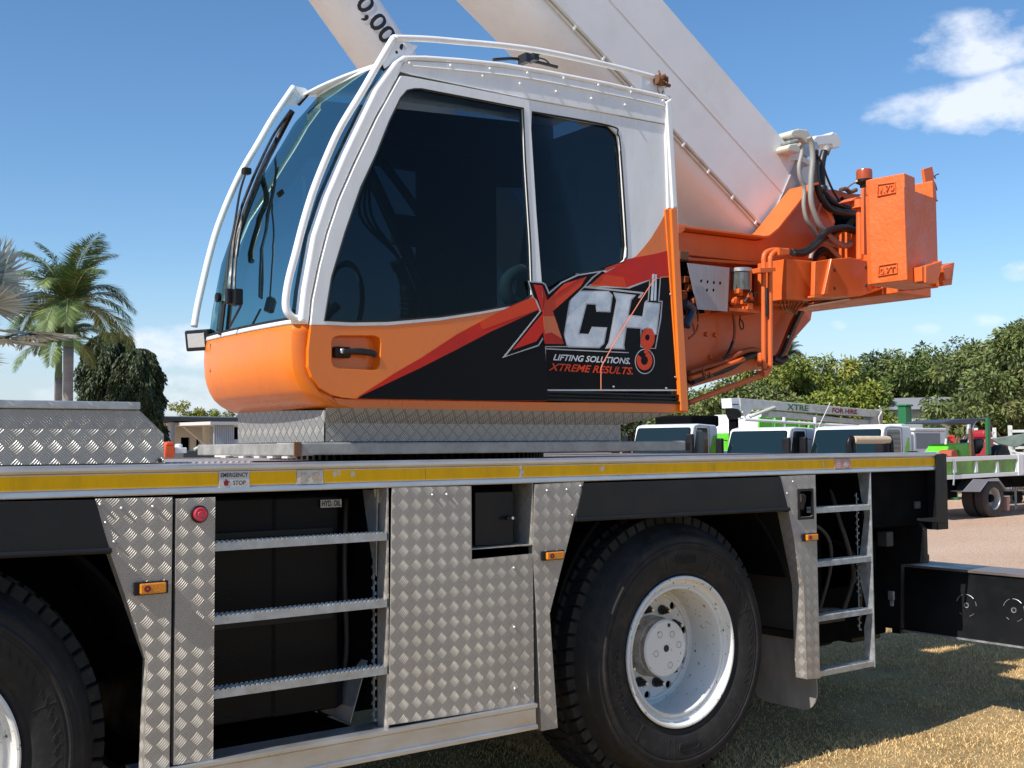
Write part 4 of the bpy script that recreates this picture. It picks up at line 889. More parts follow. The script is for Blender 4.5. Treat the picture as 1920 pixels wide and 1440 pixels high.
# X : the sheet is cut at the door edge, left piece on the door skin, right piece on the body
def clipside(pts, right):
    f_ = lambda p: (p[0]-(380+(p[1]-295)*.0537))*(1 if right else -1)
    out_ = []
    for i in range(len(pts)):
        a, c = pts[i-1], pts[i]; fa, fc = f_(a), f_(c)
        if (fa >= 0) != (fc >= 0):
            t_ = fa/(fa-fc); out_.append((a[0]+(c[0]-a[0])*t_, a[1]+(c[1]-a[1])*t_))
        if fc >= 0: out_.append(c)
    return out_
XDOOR = []
def z4x(n, l, y, m):
    r_ = clipside(l, True); l_ = clipside(l, False)
    if len(r_) > 2: z4(n, r_, y, m)
    if len(l_) > 2: XDOOR.append((n, l_, y, m))
z4x('letter_X_outline', [(295, 283), (384, 290), (404, 303), (425, 352), (500, 290), (600, 244), (755, 220), (700, 262), (640, 325), (470, 475), (540, 690), (402, 690), (388, 640), (360, 684), (138, 756), (368, 470), (340, 400), (325, 385)], y4, 'outline')
z4x('letter_X_ground', [(304, 291), (381, 298), (398, 310), (422, 368), (505, 297), (603, 252), (730, 231), (690, 258), (630, 325), (480, 475), (532, 684), (400, 684), (386, 628), (356, 676), (160, 744), (378, 470), (350, 400), (332, 385)], y5, 'blackv')
z4x('letter_X', [(329, 305), (384, 312), (415, 402), (520, 300), (655, 258), (618, 318), (447, 470), (516, 672), (400, 670), (388, 596), (346, 655), (203, 706), (386, 482)], y5-.0015, 'red')
z4x('letter_X_shade', [(415, 402), (520, 300), (650, 262), (618, 318), (447, 470), (480, 560), (398, 560), (388, 470), (396, 400)], y5-.0028, 'redor')
z4x('letter_X_shade', [(388, 500), (455, 500), (505, 640), (440, 600), (398, 610)], y5-.0038, 'dorange')
z4x('letter_X_highlight', [(480, 352), (600, 275), (640, 262), (560, 318), (440, 400)], y5-.0038, 'red')
def z4q(pts, y): return PX(pts, y, *Z4)
text('lettering', 'LIFTING SOLUTIONS.', z4q([(448, 771), (920, 795), (926, 757), (458, 733)], y3), M['whitev'], CB, ofs=.022, shear=.12)
text('lettering', 'XTREME RESULTS.', z4q([(420, 834), (938, 860), (943, 815), (432, 788)], y3), M['redor'], CB, ofs=.022, shear=.18)
# fasteners on the black panel
for px, py in ((1257, 552), (1266, 707), (1150, 725), (1249, 728)):
    p = S(px, py, YC-.004); MB().lathe([(.0001, -.004), (.005, -.003), (.006, 0)], (p.x, p.y, p.z), 'y', 10).build('screw', M['chrome'], CB)
# slender orange-tipped cord hanging across the panel
b = MB().tube(PX([(1236, 522), (1226, 526), (1200, 565), (1160, 630), (1130, 683), (1127, 700), (1127, 731)], YC-.012), .0022, 6); b.build('hanging_cord', mat('orange_cord', (.7, .22, .12), .5), CB)
# sliding rail below
b = MB()
for z0_, z1_, yo in ((733, 737, -.012), (740, 744, -.006), (747, 752, -.016)):
    p = S(1025, z0_, YC); q_ = S(1025, z1_, YC); b.box(S(1015, 740, YC).x, S(1273, 740, YC).x, YC+yo, YC+.02, q_.z, p.z)
b.box(S(1015, 740, YC).x, S(1273, 740, YC).x, YC+.012, YC+.02, S(1025, 752, YC).z, S(1025, 733, YC).z)
b.build('door_track', M['black'], CB, bevel=.0015)
# rear post (white top, orange below), leaning with the cab
def post(a, c, m):
    b = MB()
    w = [S(a[0][0], a[0][1], YC-.02), S(a[1][0], a[1][1], YC-.02), S(c[1][0], c[1][1], YC-.02), S(c[0][0], c[0][1], YC-.02)]
    b.prism(w, (0, .05, 0))
    return b.build('rear_post', m, CB, bevel=.006, seg=3)
post(((1250, 190), (1260, 184)), ((1262, 391), (1271, 388)), M['white'])
post(((1258, 391), (1270, 389)), ((1277, 771), (1292, 773)), M['orange'])
b = MB().prism(PX([(1247, 392), (1259, 391), (1279, 752), (1273, 757)], YC-.008), (0, .03, 0)); b.build('post_step', M['orange'], CB, bevel=.004)
b = MB().prism(PX([(1248, 230), (1256, 232), (1262, 391), (1253, 391)], YC-.010), (0, .02, 0)); b.build('post_step', M['white'], CB, bevel=.004)
# rear wall + rear window surround
tp_ = S(1259, 186, YC); bt_ = S(1291, 770, YC)
MB().prism([Vector((tp_.x, YC+.03, tp_.z)), Vector((bt_.x, YC+.03, bt_.z)), Vector((bt_.x, YF, bt_.z)), Vector((tp_.x, YF, tp_.z))], (.008, 0, 0)).build('rear_wall', M['black'], CB)
MB().prism([Vector((tp_.x-.02, YC+.03, tp_.z)), Vector((bt_.x-.02, YC+.03, bt_.z)), Vector((bt_.x-.02, YF, bt_.z)), Vector((tp_.x-.02, YF, tp_.z))], (.008, 0, 0)).build('rear_lining', M['intlight'], CB)
# far side: lower panel, window, roof rail
fx = [(2.13, 1.735), (xe, 1.735), (3.80, 3.30), (2.40, 3.19), (2.25, 2.95), (2.11, 2.68), (1.99, 2.35), (1.94, 2.1), (1.93, 1.9), (1.97, 1.80)]
wi = [(2.02, 2.12), (2.95, 2.12), (2.95, 2.98), (2.36, 2.92), (2.16, 2.62), (2.05, 2.35)]
wi2 = [(3.42, 2.2), (3.68, 2.2), (3.68, 2.95), (3.42, 2.92)]
MB().holes([Vector((x, YF, z)) for x, z in fx], [[Vector((x, YF, z)) for x, z in wi], [Vector((x, YF, z)) for x, z in wi2]], (0, .03, 0)).build('far_side_panel', M['interior'], CB)
MB().prism([Vector((x, YF+.01, z)) for x, z in wi], (0, .004, 0)).build('far_side_window', M['glass'], CB)
MB().prism([Vector((x, YF+.01, z)) for x, z in wi2], (0, .004, 0)).build('far_side_window', M['glass'], CB)
# --------------------------------------------------- sliding door
dO = [(752, 142), (764, 143), (860, 161), (985, 186), (992, 189), (996, 240), (1006, 400), (1016, 530), (1022, 640), (1028, 752), (900, 751), (669, 748), (645, 746), (624, 741), (601, 728), (585, 707), (578, 688), (578, 657), (584, 608), (588, 561), (601, 498), (617, 436), (638, 374), (667, 308), (709, 220)]
dW = [(776, 167), (790, 167), (981, 203), (985, 300), (995, 460), (998, 553), (985, 562), (960, 572), (900, 583), (824, 594), (727, 602), (660, 603), (608, 601), (622, 519), (647, 436), (676, 352), (705, 290), (730, 227), (751, 184), (763, 170)]
hx = [(622, 640), (626, 632), (636, 629), (702, 629), (711, 633), (714, 642), (713, 682), (708, 692), (698, 694), (636, 691), (626, 687), (622, 678)]
bl_ = [(583, 609), (608, 609), (660, 611), (727, 610), (824, 601), (900, 589), (960, 578), (1000, 566), (1018, 557)]
dTop = [p for p in dO if p not in ((1022, 640), (1028, 752), (900, 751), (669, 748), (645, 746), (624, 741), (601, 728), (585, 707), (578, 688), (578, 657), (584, 608))]
i0 = dTop.index((1016, 530)); dTop = dTop[:i0+1]+bl_[::-1]+dTop[i0+1:]
dBot = bl_+[(1022, 640), (1028, 752), (900, 751), (669, 748), (645, 746), (624, 741), (601, 728), (585, 707), (578, 688), (578, 657)]
door = MB().holes(PX(dTop, YD), [PX(dW, YD)], (0, .03, 0)).build('sliding_door', M['white'], C0, bevel=.003, seg=2)
MB().holes(PX(dBot, YD+.0004), [PX(hx, YD+.0004)], (0, .03, 0)).build('door_panel', M['orange'], door, bevel=.0015, seg=1)
DR = door
def dd(name, l, dy, m, off=(0, 0), sc=1.0, inner=None):
    P_ = PX(l, YD-dy, off, sc)
    b = MB()
    if inner: b.holes(P_, [PX(inner, YD-dy)], (0, .0009, 0))
    else: b.prism(P_, (0, .0009, 0))
    return b.build(name, M[m], DR)
dd('door_glass', [(771, 160), (792, 161), (986, 198), (1001, 553), (984, 567), (900, 588), (824, 599), (727, 607), (603, 606), (618, 519), (643, 436), (672, 352), (700, 290), (725, 227), (746, 182), (758, 166)], -.012, 'glass')
b = MB(); P_ = PX(dW+[dW[0]], YD+.001); b.tube(P_, .004, 6, smooth=False); b.build('window_seal', M['seal'], DR)
dd('red_graphic', [(669, 746), (700, 726), (740, 700), (792, 670), (857, 627), (921, 593), (960, 573), (998, 557), (1010, 552), (1019, 575), (1019, 590), (1007, 583), (960, 604), (920, 622), (857, 655), (792, 688), (735, 715), (682, 740)], .0026, 'red')
dd('orange_graphic', [(900, 604), (960, 574), (998, 557), (1009, 553), (1012, 575), (1007, 581), (960, 598), (905, 618)], .0034, 'redor')
dd('black_graphic', [(669, 747.6), (682, 740), (735, 715), (792, 688), (857, 655), (920, 622), (960, 604), (1007, 582), (1019, 588), (1021.6, 640), (1027.6, 751.6), (900, 750.8)], .0030, 'blackv')
# door part of the X and its silver tail (sits on the door skin)
def dz(n, l, dy, m): return dd(n, l, dy, m, *Z4)
for n_, l_, y_, m_ in XDOOR: dd(n_, l_, .0046+(YC-.006-y_), m_, *Z4)
# pocket and handle
pk = PX(hx, YD+.002)
b = MB(); n = len(pk); dp = Vector((0, .045, 0)); ctr = sum(pk, Vector())/n
inn = [ctr+(p-ctr)*.93+dp for p in pk]
b.add(pk+inn, [(i, (i+1) % n, (i+1) % n+n, i+n) for i in range(n)]+[tuple(range(n, 2*n))])
b.build('handle_pocket', M['orange'], DR, auto=50)
hb = MB().box(S(624, 660, YD+.03).x, S(655, 660, YD+.03).x, YD+.012, YD+.04, S(640, 671, YD+.02).z, S(640, 650, YD+.02).z)
hd = hb.build('door_handle', M['black'], DR, bevel=.008, seg=3)
b = MB().tube(PX([(642, 660), (655, 659), (675, 659), (692, 661), (701, 663), (702, 670)], YD+.006), [.011, .011, .013, .013, .012, .009], 10); b.build('handle_lever', M['cable'], hd, smooth=True)
p = S(643, 658, YD+.005); MB().lathe([(.0001, -.004), (.010, -.003), (.012, .004)], (p.x, p.y, p.z), 'y', 16).build('handle_lock', M['chrome'], hd, smooth=True)
# --------------------------------------------------- guard rails
b = MB().tube(PX([(738, 71), (705, 127), (676, 177), (638, 240), (613, 294), (588, 357), (570, 415), (555, 473), (542, 523), (536, 561), (537, 580), (543, 590), (552, 596), (566, 596)], YC+.02), .0145, 12); b.build('guard_rail', M['white'], CB, smooth=True)
YRF = 1.0
b = MB().tube(PX([(551, 163), (513, 219), (484, 269), (459, 311), (442, 344), (422, 390), (405, 436), (392, 482), (380, 532), (370, 577), (364, 613)], YRF), .0145, 12); b.build('guard_rail', M['white'], CB, smooth=True)
b = MB().tube(PX([(737, 71), (800, 73), (870, 79), (945, 86), (1022, 97), (1138, 122), (1231, 146)], YC+.02), .013, 12); b.build('roof_rail', M['white'], CB, smooth=True)
g = PX([(739, 74), (784, 86), (773, 99), (760, 104), (744, 112), (722, 128), (716, 116)], YC+.02)
hc = PX([(756+7*math.cos(a), 88+7*math.sin(a)) for a in np.linspace(0, 2*math.pi, 17)[:-1]], YC+.02); hc2 = PX([(744.5+3.3*math.cos(a), 97.5+4*math.sin(a)) for a in np.linspace(0, 2*math.pi, 13)[:-1]], YC+.02)
MB().holes(g, [hc, hc2], (0, .006, 0)).build('rail_gusset', M['white'], CB)
g = PX([(551, 161), (571, 165), (582, 172), (574, 184), (558, 197), (536, 196)], YRF); hc = PX([(558+3.6*math.cos(a), 184+4*math.sin(a)) for a in np.linspace(0, 2*math.pi, 13)[:-1]], YRF)
MB().holes(g, [hc], (0, .006, 0)).build('rail_gusset', M['white'], CB)
g = PX([(1203, 142), (1236, 150), (1244, 158), (1247, 176), (1203, 165)], YC+.02); hc = PX([(1214+5*math.cos(a), 155+5*math.sin(a)) for a in np.linspace(0, 2*math.pi, 13)[:-1]], YC+.02)
MB().holes(g, [hc], (0, .006, 0)).build('rail_gusset', M['white'], CB)
p = S(1248, 165, YC+.02)
MB().tube([p, p+Vector((0, 0, .03))], .006, 8, smooth=False).build('rail_stay', M['white'], CB)
# small black clips where the seal ends at the top
MB().prism([S(712, 125, YC+.03), S(722, 113, YC+.03), S(736, 111, YC+.03), S(722, 132, YC+.03)], (0, .015, 0)).build('windscreen_clip', M['black'], CB, bevel=.002)
MB().prism([S(560, 194, YRF-.02), S(583, 171, YRF-.02), S(582, 176, YRF-.02), S(563, 198, YRF-.02)], (0, .015, 0)).build('windscreen_clip', M['black'], CB, bevel=.002)
# roof rail far side + top cross edge between the rail tops
a = S(552, 163, YRF); c = S(606, 168, YRF)
# wiper on roof / lamp clutter
b = MB(); b.tube(PX([(925, 112), (960, 110), (985, 113), (1010, 117), (1045, 126)], .34), .008, 8); b.tube(PX([(1003, 107), (1022, 112), (1032, 122)], .30), .004, 6)
b.box(*[v for v in (S(981, 108, .30).x, S(990, 108, .30).x)], .28, .34, S(985, 118, .3).z, S(985, 101, .3).z)
b.box(*[v for v in (S(996, 108, .30).x, S(1006, 108, .30).x)], .28, .34, S(1000, 114, .3).z, S(1000, 101, .3).z)
b.tube(PX([(1003, 104), (1014, 101)], .3), .003, 6, smooth=False)
b.build('roof_wiper', M['cable'], CB, bevel=.002)
# rusty lamp on the rear rail end
lp = S(1239, 151, YC); b = MB()
for i in range(26):
    a_, c_ = random.uniform(0, 6.28), random.uniform(.2, 1); q0 = lp+Vector((math.cos(a_)*.03*c_, random.uniform(-.03, .03), math.sin(a_)*.035*c_)); q1 = q0+Vector((random.uniform(-.02, .02), random.uniform(-.02, .02), random.uniform(-.025, .025)))
    b.tube([q0, q1], random.uniform(.003, .008), 6, smooth=False)
b.lathe([(.0001, -.03), (.022, -.03), (.026, 0), (.02, .03)], (lp.x, lp.y, lp.z), 'x', 12)
b.tube([lp+Vector((-.02, 0, -.01)), lp+Vector((-.02, 0, -.05)), lp+Vector((.0, 0, -.07)), lp+Vector((.015, 0, -.045))], .003, 6)
b.build('rail_lamp', M['rust'], CB)
# --------------------------------------------------- front wipers on the far half of the windscreen
def ws_pt(px, py, off=.0, yg=None):
    """point just off the windscreen surface along a view ray"""
    d = raydir(px, py); best = None
    lo, hi = .3, 9.0
    def g_(t_):
        p = CAM+d.normalized()*t_; y = min(max(p.y, YC), YF); tt = (y-YC)/(YF-YC); e = min(y-YC, YF-y); rr = .06
        dxe = (rr-math.sqrt(max(0, rr*rr-(rr-e)**2))) if e < rr else 0
        return p.x-(xprof(p.z)+dxe*.85-.02*(1-(2*tt-1)**2)-off+topskew(y, p.z)[0])
    t_ = 3.9
    while t_ < 6.5:
        if g_(t_) > 0: break
        t_ += .005
    return CAM+d.normalized()*t_
W = lambda l, off: [ws_pt(a, c, off) for a, c in l]
b = MB().tube(W([(548, 208), (520, 262), (498, 305), (480, 350), (462, 395), (447, 440), (440, 480)], .035), .014, 8); w1 = b.build('wiper', M['cable'], CB, smooth=True)
b = MB()
b.tube(W([(545, 207), (515, 250), (490, 300), (470, 345), (452, 392), (440, 440), (434, 500), (431, 545)], .07), .007, 6)
b.tube(W([(500, 300), (478, 345), (458, 400), (447, 450), (441, 500), (439, 545)], .055), .006, 6)
b.tube(W([(463, 318), (450, 360), (440, 420), (428, 480), (424, 545)], .10), .005, 6)
b.tube(W([(452, 572), (440, 595), (431, 612)], .04), .005, 6)
b.build('wiper_arm', M['cable'], w1)
def wbox(px, py, off, hw, hh, name='wiper_motor'):
    p = ws_pt(px, py, off); return MB().box(p.x-hw, p.x+hw, p.y-hw, p.y+hw, p.z-hh, p.z+hh).build(name, M['black'], w1, bevel=.006)
wbox(431, 556, .09, .017, .030); wbox(445, 557, .07, .018, .032); wbox(462, 321, .12, .018, .014, 'wiper_joint')
p = ws_pt(412, 558, .03); MB().lathe([(.0001, -.02), (.02, -.015), (.02, 0)], (p.x, p.y, p.z), 'x', 14).build('wiper_pivot', M['black'], w1)
p = ws_pt(417, 590, .012); q_ = ws_pt(413, 628, .012); MB().tube(W([(420, 565), (413, 628)], .012), .010, 6, smooth=False).build('windscreen_seal', M['seal'], CB)
# --------------------------------------------------- work lamp on the nose
hp = S(384, 637, 1.02)
hl = MB(); R_ = Matrix.Rotation(math.radians(24), 3, 'Z') @ Matrix.Rotation(math.radians(-8), 3, 'Y')
def lampbox(mb, x0, x1, y0, y1, z0, z1): mb.box(hp.x+x0, hp.x+x1, hp.y+y0, hp.y+y1, hp.z+z0, hp.z+z1, rot=R_, piv=hp)
lampbox(hl, -.05, .0, -.068, .068, -.045, .045); 
hl.prism([hp+R_@Vector(v) for v in ((0, -.066, -.043), (0, .066, -.043), (0, .066, .043), (0, -.066, .043))], R_@Vector((.03, 0, 0)))
hl.prism([hp+R_@Vector(v) for v in ((.03, -.06, -.03), (.03, .06, -.03), (.03, .06, .035), (.03, -.06, .035))], R_@Vector((.04, 0, 0)))
hlo = hl.build('work_lamp', M['black'], CB, bevel=.008, seg=3)
b = MB(); lampbox(b, -.0535, -.048, -.048, .048, -.030, .030); b.build('lamp_lens', M['lens'], hlo, bevel=.002)
b = MB().tube([hp+Vector((.03, -.02, 0)), hp+Vector((.075, -.06, -.01)), hp+Vector((.09, -.075, -.03))], [.03, .026, .02], 12); b.build('lamp_bracket', M['black'], hlo, smooth=True)
b = MB(); 
zz0, zz1 = 1.90, 2.02
pts = []
for z, yv in ((zz1, YF-.02), (zz1, YF-.13), (zz0, YF-.13), (zz0, YF-.02)):
    tt = (yv-YC)/(YF-YC); e = YF-yv; dxe = (.06-math.sqrt(max(0, .0036-(.06-e)**2))) if e < .06 else 0
    pts.append(Vector((xprof(z)+dxe*.85-.02*(1-(2*tt-1)**2)-.008, yv, z)))
b.prism(pts, (.006, 0, 0)).build('lamp_plate', mat('brown_plate', (.09, .03, .018), .5), CB)
# --------------------------------------------------- interior
b = MB().box(2.95, 3.45, .35, .82, 1.95, 2.07).box(2.55, 2.95, .35, .82, 1.98, 2.08); st = b.build('operator_seat', M['seat'], CB, bevel=.04, seg=3)
b = MB(); b.box(3.36, 3.50, .36, .80, 2.02, 2.72, rot=Matrix.Rotation(math.radians(10), 3, 'Y')); b.box(3.42, 3.53, .46, .70, 2.72, 2.92); b.build('backrest', M['seat'], st, bevel=.04, seg=3)
b = MB().tube([(3.3, .33, 2.25), (3.25, .30, 2.33), (3.05, .30, 2.36), (2.95, .30, 2.30), (2.97, .30, 2.22), (3.1, .31, 2.20)], .03, 8); b.build('armrest', M['intlight'], st, smooth=True)
b = MB().box(2.35, 2.95, .22, .34, 1.85, 2.10).box(2.30, 2.9, .86, 1.0, 1.85, 2.12); cn = b.build('side_console', M['interior'], CB, bevel=.02)
b = MB(); b.tube([(2.44, .28, 2.10), (2.43, .28, 2.20), (2.41, .28, 2.27), (2.38, .28, 2.34)], [.035, .03, .022, .03], 10)
for k in range(4): b.lathe([(.03, 0), (.042, .008), (.03, .016)], (2.44, .28, 2.11+k*.02), 'z', 12)
b.build('joystick', M['cable'], cn, smooth=True)
b = MB().box(2.02, 2.22, .35, .85, 1.74, 2.04).box(1.98, 2.10, .55, .95, 1.95, 2.15); b.build('dashboard', M['interior'], CB, bevel=.03)
MB().tube([(2.16, .6, 2.0), (2.22, .6, 2.12), (2.28, .6, 2.18)], .02, 8).lathe([(.16, 0), (.175, .012), (.16, .024), (.148, .012), (.16, 0)], (2.30, .6, 2.2), 'x', 28).build('steering_wheel', M['cable'], CB, smooth=True)
b = MB().box(2.45, 2.95, .55, .95, 2.90, 2.97); b.build('sun_visor', M['interior'], CB, bevel=.02)
b = MB().tube([(2.50, .75, 2.85), (2.62, .72, 2.6), (2.75, .68, 2.3), (2.80, .66, 2.05)], .03, 8).tube([(2.58, .74, 2.87), (2.75, .7, 2.65), (2.9, .68, 2.4), (3.05, .66, 2.15)], .022, 8)
for k in range(3): b.tube([(2.50, .7-.02*k, 2.85), (2.48-.03*k, .66, 2.6), (2.62, .64, 2.4), (2.75, .63, 2.1)], .007, 6)
b.build('interior_hoses', M['cable'], CB, smooth=True)
b = MB().box(2.78, 3.02, .98, 1.01, 2.55, 2.70); b.build('monitor', M['seat'], CB, bevel=.01)
b = MB().tube([(2.05, .50, 2.35), (2.03, .42, 2.42), (2.04, .42, 2.62), (2.07, .50, 2.68)], .008, 8); b.build('grab_bar', M['greyhose'], CB, smooth=True)
# --------------------------------------------------- tread box and tray under the cab
xb0 = SX(460, 800, 1.98).x; xb0 = 1.98; z0_, z1_, zm = 1.603, 1.727, 1.672
yn = YC+.015
xr1 = S(1162, 800, yn).x; xr2 = S(1252, 770, yn).x
b = MB(); b.prism([Vector((xb0, yn, z0_)), Vector((xr1, yn, z0_)), Vector((xr1, yn, zm)), Vector((xb0, yn, zm))], (0, .004, 0))
b.prism([Vector((xb0, yn, zm)), Vector((xr1, yn, zm)), Vector((xr2, yn-.055, z1_)), Vector((xb0-.02, yn-.055, z1_))], (0, .004, 0))
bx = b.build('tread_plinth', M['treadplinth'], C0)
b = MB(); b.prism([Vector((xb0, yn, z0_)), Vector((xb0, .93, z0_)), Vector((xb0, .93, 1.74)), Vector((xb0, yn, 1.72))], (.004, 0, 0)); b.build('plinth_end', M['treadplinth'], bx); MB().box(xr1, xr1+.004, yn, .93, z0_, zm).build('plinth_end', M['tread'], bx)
MB().box(xb0+.01, xr1-.01, .3, .9, z0_, z1_+.01).build('plinth_core', M['blackr'], bx)
b = MB(); zt0 = 1.548; zt1 = 1.602; x0_ = 1.875
b.box(S(563, 830, YC).x, S(1283, 830, YC).x, YC-.01, YC+.04, zt0+.006, zt1-.002)
WT = mat('weathered_tray', (.34, .335, .31), .55, metal=.35, var=.25, vscale=14, dirt=.5, dirtcol=(.20, .18, .15)); tr = b.build('tray', WT, C0, bevel=.006)
b = MB().box(x0_, x0_+.05, YC-.008, 1.12, zt0+.004, zt1-.004).box(x0_+.02, 3.86, .17, 1.12, zt0+.012, zt0+.03); b.build('tray_frame', WT, tr, bevel=.004)
MB().box(S(549, 830, YC).x, S(562, 830, YC).x, YC-.014, YC-.006, zt0+.002, zt1).build('tray_corner', M['rust'], tr)
MB().box(S(1283, 830, YC).x, S(1292, 830, YC).x, YC-.006, YC+.03, zt0+.008, zt1-.012).build('tray_stop', M['black'], tr)
b = MB()
for y in (.22, .35, .47, .62, .8): b.box(x0_-.004, x0_+.03, y, y+.05, zt0-.006, zt0+.002)
build_each(b, 'tray_tab', M['label'], tr)
# slewing ring
cxr = 3.10; cyr = 1.37; Rr = .70
b = MB().lathe([(.2, 0), (Rr-.03, 0), (Rr-.03, .045), (.2, .045)], (cxr, cyr, 1.522), 'z', 96)
for k in range(110):
    a = 2*math.pi*k/110; r0, r1 = Rr-.032, Rr; da = .018
    vs = []
    for z in (1.523, 1.563):
        for rr, aa in ((r0, a-da), (r1, a-da*.6), (r1, a+da*.6), (r0, a+da)): vs.append((cxr+rr*math.cos(aa), cyr+rr*math.sin(aa), z))
    b.add(vs, [(3, 2, 1, 0), (4, 5, 6, 7), (0, 1, 5, 4), (1, 2, 6, 5), (2, 3, 7, 6)])
b.build('slewing_ring', M['gear'], C0)
MB().lathe([(.60, .046), (.62, .046), (.62, .062), (.2, .062)], (cxr, cyr, 1.522), 'z', 64).build('turntable', M['blackr'], C0)
# =================================================================== THE CRANE: boom and superstructure
YB = 1.05
pA = S(1030, 0, YB); pB = S(1430, 430, YB); ba = (pB-pA).normalized(); bt_ = Vector((-ba.z, 0, ba.x)); bt_ = bt_ if bt_.z > 0 else -bt_
hB = (S(1245, 0, YB)-pA).dot(bt_)
sE = (S(1500, 293, YB)-pA).dot(ba)
def bsec(s_, ins=0.0):
    c = [(YB+ins, 0.0), (YB-.004+ins, hB*.5), (YB+ins, hB-.01-ins), (YB+.035+ins, hB+.025-ins), (YB+.47-ins, hB+.025-ins), (YB+.51-ins, hB-.02-ins), (YB+.51-ins, 0)]
    for k in range(1, 14):
        t_ = math.pi*k/14; c.append((YB+.255+(.255-ins)*math.cos(t_), -max(.02, .14-ins)*math.sin(t_)**.75))
    return [pA+ba*s_+bt_*t_+Vector((0, y-pA.y, 0)) for y, t_ in c]
def boomsec(b, s0, s1, ins):
    A = bsec(s0, ins); B = bsec(s1, ins); n = len(A)
    b.add(A+B, [(i, (i+1) % n, (i+1) % n+n, i+n) for i in range(n)]+[tuple(reversed(range(n))), tuple(range(n, 2*n))])
b = MB(); boomsec(b, -7.0, sE, 0.0); boom = b.build('boom', M['boomw'], C0, auto=25)
b = MB(); boomsec(b, sE-.02, sE+.05, -.012); b.build('boom_end_collar', mat('boom_grey', (.40, .39, .38), .45, var=.15, dirt=.4, dirtcol=(.3, .2, .14)), boom, auto=25)
b = MB(); boomsec(b, sE+.0, sE+.50, .05); b.build('boom_foot', mat('boom_grey2', (.5, .48, .46), .5, var=.15, dirt=.4, dirtcol=(.3, .2, .14)), boom, auto=25)
def bp(s_, t_, y): return pA+ba*s_+bt_*t_+Vector((0, y-pA.y, 0))
b = MB(); b.tube([bp(-7, .004, YB-.012), bp(sE-.05, .004, YB-.012)], .011, 8, smooth=False); b.tube([bp(-7, -.022, YB-.010), bp(sE-.05, -.022, YB-.010)], .007, 8, smooth=False)
b.build('boom_pipe', mat('pipe_beige', (.68, .63, .55), .5, dirt=.4), boom, smooth=True)
b = MB(); s_ = -6.9
while s_ < sE-.1:
    c = bp(s_, -.008, YB-.014); rect_tube(b, c-bt_*.024, c+bt_*.022, .014, .012, ba); s_ += .245
build_each(b, 'pipe_clip', M['boomw'], boom)
b = MB().tube([bp(-7, hB*.5, YB-.005), bp(sE, hB*.5, YB-.005)], .004, 6, smooth=False); b.build('weld_line', M['boomw'], boom)
# ---- turret side: upper box beam and recessed lower plate
YU, YL = .90, 1.0
Z6 = ((1240, 220), 2.667)
up = [(-150, 520), (95, 570), (470, 615), (497, 612), (545, 572), (718, 352), (742, 347), (775, 362), (850, 470), (870, 520), (850, 600), (770, 700), (766, 915), (722, 945), (500, 940), (500, 728), (140, 690), (-150, 680)]
b = MB().prism(PX(up, YU, *Z6), (0, .06, 0)); tu = b.build('turret_frame', M['orange2'], C0, bevel=.006)
# top flange (sunlit lip) following the upper edge
fl = PX([(-150, 512), (95, 566), (470, 612), (497, 609), (545, 570), (718, 352), (744, 346)], YU-.0, *Z6)
b = MB(); 
for a, c in zip(fl[:-1], fl[1:]):
    d = (c-a).normalized(); nn = Vector((-d.z, 0, d.x)); nn = nn if nn.z > 0 else -nn
    b.prism([a+Vector((0, -.07, 0)), c+Vector((0, -.07, 0)), c+Vector((0, .12, 0)), a+Vector((0, .12, 0))], nn*.014)
b.build('turret_flange', M['orange2'], tu, bevel=.002)
b = MB().prism(PX([(-150, 676), (140, 700), (500, 726), (500, 740), (140, 716), (-150, 690)], YU-.005, *Z6), (0, .1, 0)); b.build('turret_step', M['orange2'], tu, bevel=.003)
lo = [(-300, 690), (140, 710), (560, 735), (720, 930), (730, 944), (662, 982), (640, 1060), (600, 1190), (556, 1212), (500, 1216), (500, 1250), (150, 1345), (-300, 1460)]
b = MB().prism(PX(lo, YL, *Z6), (0, .03, 0)); tl = b.build('turret_side_plate', M['orange2'], C0, bevel=.003)
b = MB().prism(PX([(100, 1300), (330, 1215), (500, 1205), (500, 1250), (150, 1350), (100, 1360)], YL-.04, *Z6), (0, .04, 0)); b.build('turret_lower_lip', M['orange2'], tl, bevel=.003)
b = MB().prism([S(1100, 500, 1.75), S(1540, 480, 1.75), S(1520, 600, 1.75), S(1440, 690, 1.75), S(1100, 740, 1.75)], (0, .03, 0)); b.build('turret_far_plate', M['orange2'], C0)
# black plate put in as the shade of the cavity behind the hoses; winch drum
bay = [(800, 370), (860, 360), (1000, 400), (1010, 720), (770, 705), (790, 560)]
b = MB().prism(PX(bay, 1.15, *Z6), (0, .03, 0)); b.build('bay_shade_plate', M['blackr'], C0)
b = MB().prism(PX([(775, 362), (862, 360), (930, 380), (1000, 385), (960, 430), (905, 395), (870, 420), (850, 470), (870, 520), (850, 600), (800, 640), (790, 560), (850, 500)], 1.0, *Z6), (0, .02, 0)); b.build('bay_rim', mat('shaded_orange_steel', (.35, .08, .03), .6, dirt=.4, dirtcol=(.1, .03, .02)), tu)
b = MB().lathe([(.0001, -.3), (.16, -.3), (.16, .3), (.0001, .3)], tuple(S(1585, 455, 1.12)), 'y', 30); b.build('winch_drum', M['blackr'], C0, auto=40)
for (px, py) in ((1325, 627), (1341, 628), (1332, 670)):
    p = S(px, py, YL-.006); MB().lathe([(.0001, -.01), (.012, -.008), (.016, .004)], (p.x, p.y, p.z), 'y', 8).build('bolt', M['orange2'], tl)
